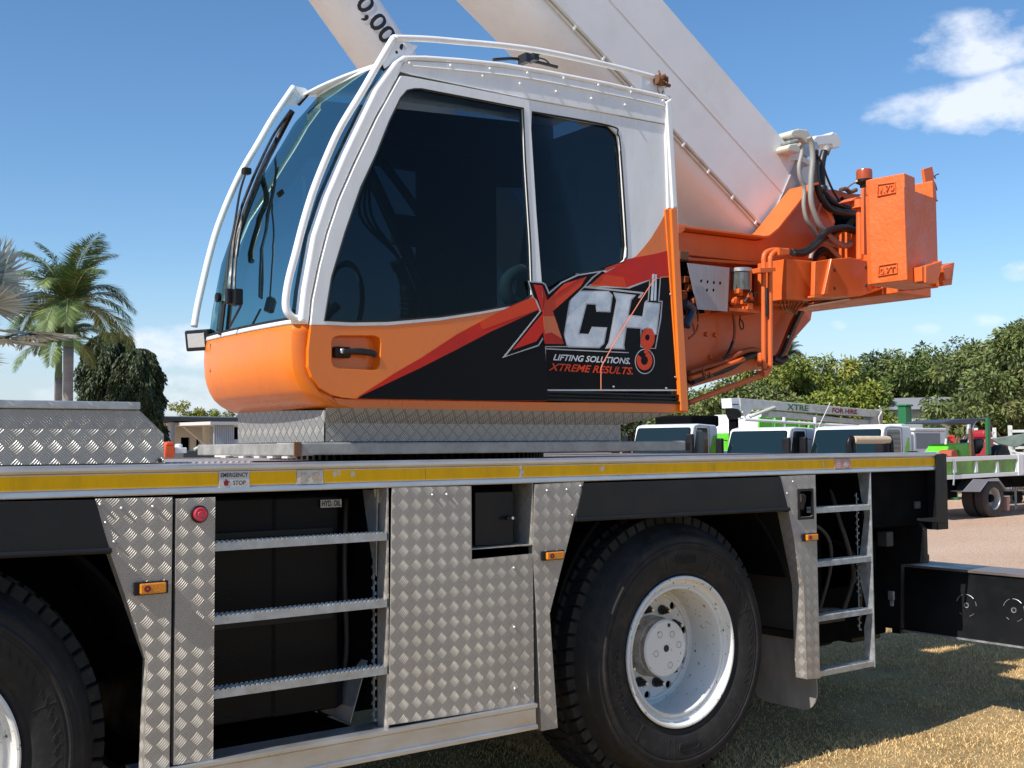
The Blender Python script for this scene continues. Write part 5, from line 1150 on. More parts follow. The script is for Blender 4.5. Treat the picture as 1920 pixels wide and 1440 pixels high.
# ---- arm carrying the counterweight
YA = .55
arm = [(770, 720), (822, 712), (890, 705), (945, 700), (1052, 722), (1052, 862), (905, 884), (820, 886), (765, 890)]
b = MB().prism(PX(arm, YA, *Z6), (0, .03, 0)); am = b.build('counterweight_arm', M['orange2'], C0, bevel=.004)
b = MB().prism(PX([(765, 890), (820, 886), (1052, 862), (1110, 852), (1110, 858), (1000, 893), (765, 900)], YA+.0, *Z6), (0, .5, 0)); b.build('arm_underside', M['orange2'], am, bevel=.002)
b = MB().prism(PX([(812, 885), (850, 707), (858, 707), (832, 885)], YA-.02, *Z6), (0, .02, 0)); b.build('arm_gusset', M['orange2'], am, bevel=.002)
for px, py in ((1023, 748), (1025, 840), (868, 765), (868, 855)):
    p = S(1240+px/2.667, 220+py/2.667, YA-.003); MB().disc((p.x, p.y, p.z), .011, 'y', 14, .005).build('bolt_hole', M['rust'], am)
b = MB().prism(PX([(740, 940), (1000, 895), (1000, 905), (920, 918), (730, 948)], YA+.25, *Z6), (0, .3, 0)); b.build('light_duct', M['boomw'], am)
# ---- counterweight
cA = S(1701, 526, .09); cT = S(1697, 324, .09); cL = S(1635, 534, .30); cLT = S(1632, 336, .30); cR = S(1782, 533, .09); cRT = S(1776, 336, .09)
nx0 = S(1724, 330, .09).x; nx1 = S(1767, 335, .09).x; zt = cT.z; zb_ = cA.z
zn0 = S(1724, 360, .09).z
# plan outline (chamfer on the near inner corner); notch cut in the top
xr_ = cR.x; x0 = cA.x; xl_ = cL.x
plan = [(x0, .09), (xr_, .165), (xr_, .34), (xl_+.01, .34), (xl_, .30)]
b = MB(); b.prism([Vector((x, y, zb_)) for x, y in plan], (0, 0, zn0-zb_)); 
b.prism([Vector((x, y, zn0-.0)) for x, y in [(x0, .09), (nx0, .118), (nx0, .335), (xl_+.01, .335), (xl_, .30)]], (0, 0, zt-zn0)); b.prism([Vector((nx1, .155, zn0)), Vector((xr_, .165, zn0)), Vector((xr_, .335, zn0)), Vector((nx1, .335, zn0))], (0, 0, cRT.z-zn0))
b.prism([Vector((nx0-.0, .29, zn0)), Vector((nx1+.0, .29, zn0)), Vector((nx1, .335, zn0)), Vector((nx0, .335, zn0))], (0, 0, (zt-zn0)*.6))
b.box(6.02, 6.38, .45, 2.3, zb_+.0, zb_+.45)
me_b = b.build('counterweight', M['orangecast'], C0)
bm = bmesh.new(); bm.from_mesh(me_b.data); bmesh.ops.remove_doubles(bm, verts=bm.verts, dist=.0008); bm.to_mesh(me_b.data); bm.free()
md = me_b.modifiers.new('b', 'BEVEL'); md.width = .008; md.segments = 3; md.limit_method = 'ANGLE'; md.angle_limit = math.radians(40)
cw = me_b
# cast panels with figures on the chamfer face
cn = (cL-cA); cn.z = 0; out_n = Vector((-cn.y, cn.x, 0)).normalized(); out_n = out_n if out_n.x < 0 else -out_n
def on_ch(px, py, off):
    d = raydir(px, py); q0 = cA+out_n*off; t_ = (q0-CAM).dot(out_n)/d.dot(out_n); return CAM+d*t_
def castpanel(pts, word, wq):
    P_ = [on_ch(*p, .004) for p in pts]
    b = MB(); P2 = P_+[P_[0]]; b.tube(P2, .0045, 6, smooth=False); pn = b.build('cast_panel', M['orangecast'], cw)
    text('cast_figures', word, [on_ch(*p, .003) for p in wq], M['orangecast'], pn, ofs=.01, depth=.004, outdir=out_n)
castpanel([(1646, 346), (1678, 342), (1679, 361), (1645, 368)], '1.70', [(1651, 364), (1677, 357), (1676, 345), (1652, 350)])
castpanel([(1648, 498), (1682, 493), (1682, 512), (1647, 518)], '0.7T', [(1650, 516), (1680, 511), (1679, 499), (1650, 503)])
# hook lugs at the bottom outer edge
yk = .04
b = MB().prism(PX([(1736, 499), (1765, 490), (1767, 488), (1765, 505), (1758, 531), (1750, 532), (1736, 530)], yk), (0, .06, 0)).prism(PX([(1728, 500), (1736, 499), (1736, 530), (1729, 527)], yk+.01), (0, .05, 0))
b.prism(PX([(1767, 500), (1788, 492), (1790, 493), (1785, 534), (1770, 536), (1766, 520)], .085), (0, .3, 0)); b.prism(PX([(1768, 502), (1785, 498), (1781, 522), (1772, 526)], .07), (0, .03, 0)); build_each(b, 'counterweight_lug', M['orange2'], cw, bevel=.003)
# small upright plate on top (bracket with wires)
yp = .28
b = MB().prism(PX([(1732, 317), (1748, 312), (1752, 330), (1750, 350), (1736, 345)], yp), (0, .02, 0)); tb_ = b.build('wire_bracket', M['orange2'], cw, bevel=.002)
b = MB()
for k in range(9):
    p = S(1748+random.uniform(-2, 2), 335, .33); q_ = p+Vector((random.uniform(-.05, .06), random.uniform(-.03, .03), random.uniform(-.09, .05))); b.tube([p, (p+q_)/2+Vector((.01, 0, .01)), q_], .0035, 5)
build_each(b, 'loose_wire', M['cable'], tb_)
# ---- inner post, plate and beacon beside the weight
b = MB().prism(PX([(1619, 352), (1632, 351), (1633, 477), (1620, 477)], .50), (0, .02, 0)); b.build('guard_plate', M['orange2'], C0, bevel=.003)
p0 = S(1612, 385, .6); p1 = S(1612, 486, .6)
b = MB().tube([p0, p1], .022, 16, smooth=False); b.lathe([(.0001, .03), (.05, .03), (.05, -.02), (.0001, -.02)], tuple(p0), 'z', 20); b.prism([p0+Vector((-.08, 0, .02)), p0+Vector((.06, 0, .03)), p0+Vector((.06, 0, .06)), p0+Vector((-.02, 0, .05))], (0, .1, 0)); bpost = b.build('beacon_post', M['orange2'], C0, auto=40)
p = S(1621, 351, .6)
b = MB().lathe([(.0001, 0), (.028, 0), (.028, .015), (.055, .03), (.055, .045), (.0001, .045)], tuple(p), 'z', 24); bb_ = b.build('beacon_base', M['black'], bpost, auto=40)
b = MB().lathe([(.049, .045), (.049, .095), (.045, .108), (.030, .113), (.0001, .115)], tuple(p), 'z', 28); b.build('beacon_lens', M['beacon'], bb_, auto=40)
MB().lathe([(.056, .030), (.0565, .042)], tuple(p), 'z', 12, a0=math.radians(190), a1=math.radians(290)).build('beacon_label', M['label'], bb_)
# ---- control box with cable glands
yb2 = .62
f_ = PX([(1475, 485), (1527, 490), (1526, 563), (1475, 561)], yb2)
b = MB().prism(f_, (0, .22, 0)); cb = b.build('control_box', M['orange2'], C0, bevel=.004)
b = MB()
for k in range(7):
    px = 1459+k*8.5; a = S(px+2, 562, yb2+.08); m_ = S(1468+k*4.5, 574+abs(3-k)*2, yb2+.1); e = S(1484+k*1.5, 588, yb2+.2); b.tube([a, m_, e], .006, 6); b.lathe([(.010, 0), (.010, -.02)], tuple(a), 'z', 8)
build_each(b, 'gland_cable', mat('painted_cable', (.35, .09, .03), .5), cb, smooth=True)
# ---- vertical pipes with clamps
yv = .62
b = MB().tube(PX([(1478, 472), (1461, 469), (1447, 469), (1436, 474), (1432, 484), (1432, 510), (1432, 662), (1433, 694)], yv), .0145, 10); pp = b.build('hydraulic_pipe', M['orange2'], C0, smooth=True)
b = MB().tube(PX([(1478, 470), (1462, 470), (1452, 473), (1445, 482), (1444, 500), (1444, 640), (1444, 684), (1441, 695), (1434, 702), (1409, 711), (1350, 733), (1290, 756)], yv-.02), .0145, 10); b.build('hydraulic_pipe', M['orange2'], C0, smooth=True)
b = MB().tube(PX([(1427, 662), (1427, 688)], yv+.03), .02, 8, smooth=False)
b.prism(PX([(1425, 502), (1454, 501), (1455, 508), (1440, 511), (1426, 511)], yv-.05), (0, .06, 0)); b.prism(PX([(1461, 464), (1478, 467), (1481, 477), (1462, 478)], yv-.05), (0, .06, 0)); b.prism(PX([(1433, 694), (1441, 693), (1442, 704), (1434, 706)], yv-.05), (0, .06, 0)); build_each(b, 'pipe_clamp', M['orange2'], pp, bevel=.003)
b = MB().tube(PX([(1437, 540), (1438, 593)], yv-.02), .008, 8, smooth=False).tube(PX([(1480, 471), (1500, 473), (1520, 466), (1545, 448), (1560, 440), (1580, 430), (1605, 436)], .75), .016, 10)
build_each(b, 'hydraulic_hose', M['cable'], C0, smooth=True)
# ---- perforated grey plate and filter bowl
yg = .80
hl_ = [[(cx_+2.2*math.cos(a), cy_+3.2*math.sin(a)) for a in np.linspace(0, 2*math.pi, 11)[:-1]] for cx_, cy_ in ((1315, 527), (1327, 528.5), (1339, 530), (1350.5, 531), (1326, 544), (1338, 544))]
b = MB().holes(PX([(1289, 493), (1368, 502), (1364, 584), (1308, 580)], yg), [PX(h_, yg) for h_ in hl_], (0, .004, 0)); gpz = b.build('perforated_plate', M['greyplate'], C0)
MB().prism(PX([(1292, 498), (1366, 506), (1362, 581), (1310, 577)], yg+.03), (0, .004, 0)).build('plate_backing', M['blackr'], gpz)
pc = S(1390, 545, .86); ztp = S(1390, 505, .86).z; zbt = pc.z
b = MB().lathe([(.0001, ztp-zbt), (.062, ztp-zbt), (.066, ztp-zbt-.01), (.066, ztp-zbt-.02), (.062, ztp-zbt-.024), (.062, 0), (.0001, 0)], tuple(pc), 'z', 32); fb = b.build('filter_bowl', mat('grey_filter', (.10, .105, .10), .15, coat=.8, var=.3, vscale=14), C0, auto=40)
b = MB().lathe([(.066, ztp-zbt+.003), (.067, ztp-zbt-.018)], tuple(pc), 'z', 32); b.build('bowl_rim', M['galv'], fb, smooth=True)
b = MB(); random.seed(3)
for k in range(12):
    o_ = Vector((random.uniform(-.09, .07), random.uniform(-.04, .03), random.uniform(-.10, -.01))); h_ = random.uniform(.01, .026); c_ = pc+o_
    if k % 3 == 0: b.lathe([(.0001, 0), (h_, 0), (h_, h_*1.6), (.0001, h_*1.6)], tuple(c_), 'y', 12)
    else: b.box(c_.x-h_, c_.x+h_, c_.y-h_, c_.y+h_, c_.z-h_*.8, c_.z+h_*.8)
b.box(pc.x-.16, pc.x+.10, pc.y-.05, pc.y+.10, pc.z-.135, pc.z-.115)
build_each(b, 'pump_block', M['orange2'], fb, bevel=.003)
b = MB()
for k in range(5):
    c_ = pc+Vector((random.uniform(-.07, .06), -.05, random.uniform(-.08, -.02))); b.tube([c_, c_+Vector((random.uniform(-.03, .03), -.01, random.uniform(-.03, .03)))], .008, 6, smooth=False)
build_each(b, 'pump_fitting', M['cable'], fb)
# ---- hoses and cables on the side plate
ZD = ((1270, 470), 4.8)
def hs(pts, y, r, m, name='cable'): return MB().tube(PX(pts, y, *ZD), r, 8).build(name, M[m] if isinstance(m, str) else m, tl, smooth=True)
pc_ = mat('painted_cable', (.35, .09, .03), .5)
hs([(470, 460), (500, 560), (515, 650), (515, 760), (480, 880), (400, 980), (300, 1040), (120, 1090)], .93, .010, pc_)
hs([(500, 820), (460, 920), (410, 980)], .925, .009, 'cable')
hs([(570, 580), (560, 640), (570, 700), (592, 700), (592, 650), (560, 610)], .95, .004, 'cable')
hs([(185, 540), (185, 680), (150, 750), (100, 790)], .93, .006, pc_); hs([(120, 600), (150, 700), (160, 750)], .93, .006, pc_)
hs([(100, 1100), (250, 1050), (420, 1000), (560, 920), (680, 890), (760, 920), (800, 960)], .92, .016, pc_, 'hose')
hs([(110, 1150), (300, 1090), (450, 1030), (600, 975)], .90, .014, 'orange2', 'hose')
hs([(120, 1180), (300, 1110), (470, 1050), (620, 960), (700, 940), (780, 965), (860, 1000), (940, 1000)], .93, .022, 'cable', 'hose')
hs([(230, 1050), (240, 1120), (260, 1150), (250, 1100)], .88, .005, pc_); hs([(290, 1090), (300, 1130), (320, 1120)], .88, .005, pc_)
hs([(60, 470), (100, 500), (130, 540), (100, 620), (75, 680)], .70, .026, mat('blue_black_hose', (.02, .025, .05), .35), 'hose')
b = MB()
for k in range(14):
    c_ = S(1270+random.uniform(50, 160)/4.8, 470+random.uniform(180, 460)/4.8, .88); h_ = random.uniform(.01, .022); b.box(c_.x-h_, c_.x+h_, c_.y-h_, c_.y+h_, c_.z-h_, c_.z+h_)
build_each(b, 'valve', pc_, tl, bevel=.004)
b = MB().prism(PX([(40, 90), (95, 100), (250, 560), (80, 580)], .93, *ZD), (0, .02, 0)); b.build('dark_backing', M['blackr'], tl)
MB().prism(PX([(25, 0), (105, 5), (105, 85), (25, 75)], .74, *ZD), (0, .04, 0)).build('bracket_block', M['rust'], tl, bevel=.004)
MB().prism([S(1271, 424, .8), S(1284, 424, .8), S(1284, 432, .8), S(1277, 437, .8), S(1271, 437, .8)], (0, .04, 0)).build('lug', M['orange2'], tu, bevel=.002)
# hose bundle on the right lower edge
for k, (dx_, m_) in enumerate(((0, 'cable'), (5, pc_), (-5, pc_))):
    MB().tube(PX([(1500+dx_, 585), (1488+dx_, 610), (1478+dx_, 635), (1470+dx_, 655), (1462+dx_, 668), (1450+dx_, 676)], .9+.02*k), .014, 8).build('hose', M[m_] if isinstance(m_, str) else m_, tl, smooth=True)
MB().tube(PX([(1449, 672), (1462, 677), (1475, 672)], .86), .02, 10).build('hose', M['cable'], tl, smooth=True)
# ---- junction boxes on the boom head end and the hoses falling from them
ZH = ((1440, 220), 5.145)
def jb(name, l, y, th, m): return MB().prism(PX(l, y, *ZH), (0, th, 0)).build(name, M[m], boom, bevel=.008, seg=3)
jb('junction_box', [(222, 150), (245, 122), (300, 108), (385, 120), (428, 210), (415, 240), (370, 250), (330, 205), (230, 180)], .98, .12, 'cream')
jb('junction_box', [(190, 290), (215, 258), (290, 248), (325, 300), (300, 345), (205, 325)], .95, .10, 'cream')
jb('junction_box', [(205, 225), (290, 205), (310, 235), (215, 250)], .97, .08, 'galv')
jb('junction_box', [(430, 215), (470, 175), (600, 160), (630, 140), (670, 160), (700, 200), (715, 250), (690, 290), (640, 300), (620, 260), (520, 270), (470, 280)], 1.1, .14, 'twhite')
jb('junction_bracket', [(330, 250), (470, 230), (510, 280), (470, 340), (380, 390), (330, 350)], 1.02, .05, 'galv')
jb('junction_bracket', [(200, 330), (300, 330), (420, 420), (410, 470), (300, 410), (215, 420)], 1.03, .05, 'boomw')
jb('boom_end_fitting', [(230, 420), (330, 400), (480, 480), (600, 620), (590, 700), (400, 700), (330, 680)], 1.12, .4, 'boomw')
def hz_(pts, y, r, m, name='hanging_hose'): return MB().tube(PX(pts, y, *ZH), r, 10).build(name, M[m], C0, smooth=True)
hz_([(300, 262), (325, 285), (325, 350), (300, 470), (310, 580), (350, 690), (345, 850), (375, 990), (450, 1100), (510, 1180), (600, 1220), (720, 1245), (800, 1240), (825, 1215)], .78, .013, 'greyhose')
hz_([(395, 190), (420, 260), (430, 400), (415, 600), (415, 800), (450, 930), (510, 1060), (600, 1150), (680, 1215), (750, 1235), (800, 1215)], .74, .017, 'greyhose')
hz_([(455, 320), (455, 450), (470, 620), (500, 740), (570, 860), (650, 900), (760, 920), (850, 930)], .85, .022, 'cable')
hz_([(545, 330), (520, 430), (515, 560), (530, 700), (600, 800), (720, 860), (850, 890)], .88, .024, 'cable')
hz_([(575, 290), (555, 350)], .88, .024, 'greyhose', 'conduit_sleeve')
hz_([(440, 320), (520, 440), (570, 580), (640, 730), (720, 830), (850, 880)], .82, .007, 'cable')
hz_([(500, 700), (540, 690)], .84, .03, 'cable', 'hose_strap')
hz_([(220, 1300), (320, 1300), (400, 1260), (480, 1190), (560, 1110), (640, 1075), (760, 1065), (850, 1100)], .72, .020, 'cable')
hz_([(240, 1315), (340, 1320), (430, 1270), (520, 1190)], .70, .016, 'cable')
hz_([(410, 1370), (430, 1300), (500, 1225), (580, 1240), (640, 1300), (690, 1350)], .8, .014, 'greyhose')
hz_([(515, 830), (485, 900), (480, 1010), (485, 1100), (520, 1190), (440, 1280), (405, 1370)], .86, .008, 'orange2', 'painted_cable')
hz_([(430, 1380), (470, 1320), (540, 1290), (600, 1330), (610, 1380)], .9, .03, 'cable')
b = MB().tube(PX([(755, 690), (790, 660), (850, 620)], .7, *ZH), .004, 6).tube(PX([(850, 700), (790, 720), (750, 690), (700, 700)], .95, *ZH), .015, 6); b.build('antenna_wire', M['rust'], C0, smooth=True)

# =================================================================== second boom behind the cab
YS = 5.0
q0 = S(648, 2, YS); q1 = S(711, 92, YS); ax = (q1-q0).normalized(); e1 = Vector((-ax.z, 0, ax.x)); e1 = e1 if e1.x > 0 else -e1
rB = .5*abs((S(699, 0, YS)-S(589, 0, YS)).dot(e1))
q0 = (S(699, 0, YS)+S(589, 0, YS))/2
sg = (q0.z-2.35)/(-ax.z)
base = q0+ax*sg
sb = thing('crane_boom', 'white tubular boom with black numerals rising behind the cab', 'boom', (base.x, base.y, 0))
b = MB(); b.tube([q0-ax*4, q0+ax*sg], rB, 48, smooth=False); tubeo = b.build('boom_tube', M['boomw'], sb, auto=40)
MB().box(base.x-1.10, base.x-.12, base.y-.4, base.y+.4, .02, 2.45).build('base_frame', M['black'], sb, bevel=.04)
me = text_me('0,000', .018)
bm = bmesh.new(); bm.from_mesh(me); bmesh.ops.triangulate(bm, faces=bm.faces[:])
for _ in range(3): bmesh.ops.subdivide_edges(bm, edges=[e for e in bm.edges if e.calc_length() > .08], cuts=1)
bmesh.ops.triangulate(bm, faces=bm.faces[:]); bm.to_mesh(me); bm.free()
co = np.array([v.co[:] for v in me.vertices]); emm = .25
hh = .70
for v in me.vertices:
    a = .06+v.co.x*emm*1.0; ph = math.radians(-4)+(v.co.y-hh*.45)*emm/rB
    v.co = q0+ax*a+Vector((0, -1, 0))*math.cos(ph)*(rB+.004)+e1*math.sin(ph)*(rB+.004)
me.materials.clear(); me.name = 'boom_numerals'; me.update(); finish('boom_numerals', me, M['ink'], sb)
# =================================================================== ground
def dirtmat():
    m = bpy.data.materials.new('yard_dirt'); m.use_nodes = True; t = m.node_tree; p = t.nodes['Principled BSDF']; p.inputs['Roughness'].default_value = .9; p.inputs['Specular IOR Level'].default_value = .2
    tc = _n(t, 'ShaderNodeTexCoord')
    def nz_(s_, d, r_=.6, v=None):
        n = _n(t, 'ShaderNodeTexNoise'); n.inputs['Scale'].default_value = s_; n.inputs['Detail'].default_value = d; n.inputs['Roughness'].default_value = r_
        src = tc.outputs['Object'] if v is None else vmath(t, 'MULTIPLY', tc.outputs['Object'], v).outputs[0]
        t.links.new(src, n.inputs['Vector']); return n.outputs['Fac']
    cr = _n(t, 'ShaderNodeValToRGB'); e = cr.color_ramp.elements; e[0].position = .3; e[0].color = (.52, .31, .21, 1); e[1].position = .72; e[1].color = (.76, .56, .41, 1)
    el = e.new(.5); el.color = (.63, .43, .30, 1)
    mixn = fmath(t, 'ADD', fmath(t, 'MULTIPLY', nz_(.12, 6, .6, (1, 2.2, 1)), .55), fmath(t, 'MULTIPLY', nz_(9, 6, .75), .45)); t.links.new(mixn, cr.inputs[0])
    st = _n(t, 'ShaderNodeMapRange'); t.links.new(nz_(38, 3, .7), st.inputs[0]); st.inputs[1].default_value = .62; st.inputs[2].default_value = .68
    mx = _n(t, 'ShaderNodeMix', data_type='RGBA'); t.links.new(st.outputs[0], mx.inputs['Factor']); t.links.new(cr.outputs[0], mx.inputs['A']); mx.inputs['B'].default_value = (.72, .58, .46, 1); t.links.new(mx.outputs['Result'], p.inputs['Base Color'])
    b = _n(t, 'ShaderNodeBump'); b.inputs['Distance'].default_value = .03; t.links.new(fmath(t, 'ADD', nz_(12, 8, .7), nz_(60, 3)), b.inputs['Height']); t.links.new(b.outputs[0], p.inputs['Normal']); return m
def grassmat():
    m = bpy.data.materials.new('dry_lawn_soil'); m.use_nodes = True; t = m.node_tree; p = t.nodes['Principled BSDF']; p.inputs['Roughness'].default_value = .95; p.inputs['Specular IOR Level'].default_value = .15
    tc = _n(t, 'ShaderNodeTexCoord')
    n = _n(t, 'ShaderNodeTexNoise'); n.inputs['Scale'].default_value = 2.2; n.inputs['Detail'].default_value = 9; n.inputs['Roughness'].default_value = .75; t.links.new(tc.outputs['Object'], n.inputs['Vector'])
    cr = _n(t, 'ShaderNodeValToRGB'); e = cr.color_ramp.elements; e[0].position = .35; e[0].color = (.26, .18, .08, 1); e[1].position = .7; e[1].color = (.56, .40, .20, 1); t.links.new(n.outputs['Fac'], cr.inputs[0]); t.links.new(cr.outputs[0], p.inputs['Base Color'])
    n2 = _n(t, 'ShaderNodeTexNoise'); n2.inputs['Scale'].default_value = 70; n2.inputs['Detail'].default_value = 4; t.links.new(tc.outputs['Object'], n2.inputs['Vector'])
    b = _n(t, 'ShaderNodeBump'); b.inputs['Distance'].default_value = .02; t.links.new(n2.outputs['Fac'], b.inputs['Height']); t.links.new(b.outputs[0], p.inputs['Normal']); return m
g = MB(); g.add([(-600, -600, 0), (900, -600, 0), (900, 900, 0), (-600, 900, 0)], [(0, 1, 2, 3)]); go = g.build('ground', dirtmat()); tag(go, kind='structure')
# dry lawn sheet with a wandering edge
ed = []
for i in range(60):
    x = -30+i*1.1; ed.append(Vector((x, 3.6+.45*math.sin(x*.9)+.25*math.sin(x*2.3+1)+(0 if x < 12 else (x-12)*-.25), .004)))
gl = MB(); gl.add([(-30, -16, .004), (ed[-1].x, -16, .004)]+[tuple(p) for p in reversed(ed)], [tuple(range(2+len(ed)))]); lo_ = gl.build('lawn', grassmat()); tag(lo_, kind='structure')
# blades of dry grass
def blades(n, x0, x1, y0, y1, hmin, hmax, seed):
    r = np.random.default_rng(seed); x = r.uniform(x0, x1, n); y = r.uniform(y0, y1, n)
    cl_ = np.sin(x*3.1)*np.cos(y*2.7)+np.sin(x*7.3+y*5.1)*.6
    pt_ = np.sin(x*1.7+np.sin(y*2.3)*1.4)*np.sin(y*1.9+np.sin(x*1.3)*1.2)+.5*np.sin(x*5.1+y*3.7)*np.sin(y*6.3-x*2.2)
    kp = r.random(n) < np.clip(1.0+.7*pt_, .5, 1); x = x[kp]; y = y[kp]; cl_ = cl_[kp]; pt_ = pt_[kp]; n = len(x)
    h = r.uniform(hmin, hmax, n)*(1+.25*cl_)*(1+.45*np.clip(pt_, -1, 1)); a = r.uniform(0, 2*np.pi, n); ln = r.uniform(.3, 1.6, n)*h; la = r.uniform(0, 2*np.pi, n); w_ = r.uniform(.0012, .0026, n)
    dx, dy = np.cos(a)*w_, np.sin(a)*w_; lx, ly = np.cos(la)*ln, np.sin(la)*ln
    V = np.empty((n, 5, 3)); z0 = .004
    V[:, 0] = np.stack([x-dx, y-dy, np.full(n, z0)], 1); V[:, 1] = np.stack([x+dx, y+dy, np.full(n, z0)], 1)
    V[:, 2] = np.stack([x+dx*.8+lx*.35, y+dy*.8+ly*.35, z0+h*.62], 1); V[:, 3] = np.stack([x-dx*.8+lx*.35, y-dy*.8+ly*.35, z0+h*.62], 1)
    V[:, 4] = np.stack([x+lx, y+ly, z0+h*.9], 1)
    return V
Vs = [blades(150000, 3.6, 9.5, -2.2, 2.2, .006, .022, 1), blades(30000, .5, 4.0, -.2, 2.0, .006, .022, 2), blades(40000, 8.5, 15, -1, 4.0, .008, .024, 3)]
V = np.concatenate(Vs); n = len(V); me = bpy.data.meshes.new('dry_grass')
me.vertices.add(n*5); me.vertices.foreach_set('co', V.reshape(-1))
qd = np.empty((n, 7), dtype=np.int32); b5 = np.arange(n)*5
qd[:, 0] = b5; qd[:, 1] = b5+1; qd[:, 2] = b5+2; qd[:, 3] = b5+3; qd[:, 4] = b5+3; qd[:, 5] = b5+2; qd[:, 6] = b5+4
me.loops.add(n*7); me.loops.foreach_set('vertex_index', qd.reshape(-1)); me.polygons.add(n*2)
ls = np.empty((n, 2), dtype=np.int32); ls[:, 0] = np.arange(n)*7; ls[:, 1] = ls[:, 0]+4; me.polygons.foreach_set('loop_start', ls.reshape(-1))
me.polygons.foreach_set('material_index', np.repeat(np.random.default_rng(5).choice(4, n, p=[.4, .3, .2, .1]), 2).astype(np.int32)); me.update(calc_edges=True)
for i, c in enumerate([(.78, .53, .24), (.60, .39, .17), (.84, .64, .34), (.36, .27, .13)]): me.materials.append(mat('grass_blade_%s' % 'abcd'[i], c, .7, spec=.2))
go = bpy.data.objects.new('dry_grass', me); COL.objects.link(go); tag(go, 'short dry straw coloured grass around the crane wheels', 'grass', kind='stuff')

# =================================================================== foliage
def leafmats(name, cols): return [mat('%s_leaf_%s' % (name, 'abcd'[i]), c, .55, spec=.35) for i, c in enumerate(cols)]
def leaf_mesh(name, P, D, N_, L, W_, mi, mats):
    """P base points, D directions, N_ side normals, L length, W_ half width -> folded leaf quads"""
    n = len(P); V = np.empty((n, 4, 3)); tip = P+D*L[:, None]; mid = P+D*(L*.45)[:, None]
    s_ = np.cross(D, N_); s_ /= np.linalg.norm(s_, axis=1)[:, None]+1e-9
    V[:, 0] = P; V[:, 1] = mid+s_*W_[:, None]; V[:, 2] = tip; V[:, 3] = mid-s_*W_[:, None]
    me = bpy.data.meshes.new(name); me.vertices.add(n*4); me.vertices.foreach_set('co', V.reshape(-1)); me.loops.add(n*4); me.loops.foreach_set('vertex_index', np.arange(n*4, dtype=np.int32)); me.polygons.add(n)
    me.polygons.foreach_set('loop_start', np.arange(n, dtype=np.int32)*4); me.polygons.foreach_set('material_index', mi.astype(np.int32)); me.update(calc_edges=True)
    for m_ in mats: me.materials.append(m_)
    return me
def crown_mesh(name, H, R, base, seed, nclump=90, per=150, leaf=.16, droop=.6, mats=None, flat=1.0, probs=(.4, .3, .2, .1)):
    r = np.random.default_rng(seed); P = []; D = []; mi = []
    # lobes make the outline uneven
    nl = 9; lob = []
    for i in range(nl):
        a = r.uniform(0, 2*np.pi); rr = R*r.uniform(.15, .62); zz = base+(H-base)*r.uniform(.22, .8); lob.append((rr*np.cos(a), rr*np.sin(a)*flat, zz, R*r.uniform(.34, .55)))
    lob.append((0, 0, base+(H-base)*.62, R*.55))
    for k in range(nclump):
        lx, ly, lz, lr = lob[r.integers(len(lob))]
        v = r.normal(size=3); v /= np.linalg.norm(v); v[2] = abs(v[2])*.9 if r.random() < .7 else v[2]
        c = np.array([lx, ly, lz])+v*lr*r.uniform(.72, 1.08)*np.array([1, 1, .85]); c[2] = min(max(c[2], base*.8), H*1.02)
        cr_ = R*r.uniform(.10, .2)
        q_ = r.normal(size=(per, 3)); q_ /= np.linalg.norm(q_, axis=1)[:, None]; rad = r.uniform(.2, 1, per)**.6
        P.append(c+q_*rad[:, None]*cr_*np.array([1, 1, .8])); d = q_*.7+r.normal(size=(per, 3))*.45+v*.3; d[:, 2] -= droop; D.append(d)
        m0 = r.choice(4, p=probs); mi.append(np.where(r.random(per) < .6, m0, r.choice(4, per, p=probs)))
    P = np.concatenate(P); D = np.concatenate(D); D /= np.linalg.norm(D, axis=1)[:, None]; mi = np.concatenate(mi); n = len(P)
    N_ = r.normal(size=(n, 3))+np.array([0, 0, .8]); L = leaf*r.uniform(.6, 1.35, n); return leaf_mesh(name, P, D, N_, L, L*.2, mi, mats), lob
bark = mat('bark', (.16, .13, .10), .85, var=.25, vscale=8, bump=.01, bscale=14)
def make_tree(name, label, loc, H, R, base, seed, mats, group=None, cat='tree', rz=0, **k):
    root = thing(name, label, cat, loc, group, local=True, rz=rz)
    me, lob = crown_mesh('crown', H, R, base, seed, mats=mats, **k); co = bpy.data.objects.new('crown', me); COL.objects.link(co); co.parent = root
    b = MB(); b.tube([(0, 0, -.05), (.05, .03, base*.5), (.0, .06, base+.5), (0, 0, H*.7)], [.2*H/7, .16*H/7, .12*H/7, .04], 9)
    for l in lob: b.tube([(0, 0, base*.6+random.uniform(0, .6)), (l[0]*.5, l[1]*.5, (base+l[2])*.48), (l[0], l[1], l[2]), (l[0]*1.25, l[1]*1.25, l[2]+l[3]*.6)], [.09*H/7, .07*H/7, .035*H/7, .012], 6)
    o = b.build('trunk', bark, root, auto=60); return root
greenA = leafmats('mango', [(.085, .125, .026), (.13, .17, .038), (.048, .072, .018), (.18, .20, .055)])
greenB = leafmats('yellowish', [(.16, .20, .022), (.22, .245, .036), (.09, .13, .024), (.28, .26, .04)])
greenC = leafmats('olive', [(.125, .165, .045), (.18, .215, .065), (.068, .092, .028), (.22, .225, .085)])
greenD = leafmats('dark', [(.034, .052, .018), (.052, .075, .025), (.02, .032, .012), (.08, .10, .035)])
greenE = leafmats('distant', [(.050, .072, .026), (.066, .09, .032), (.036, .052, .02), (.08, .10, .04)])
def topz(py, px, d): return ZAT(py, d, px)
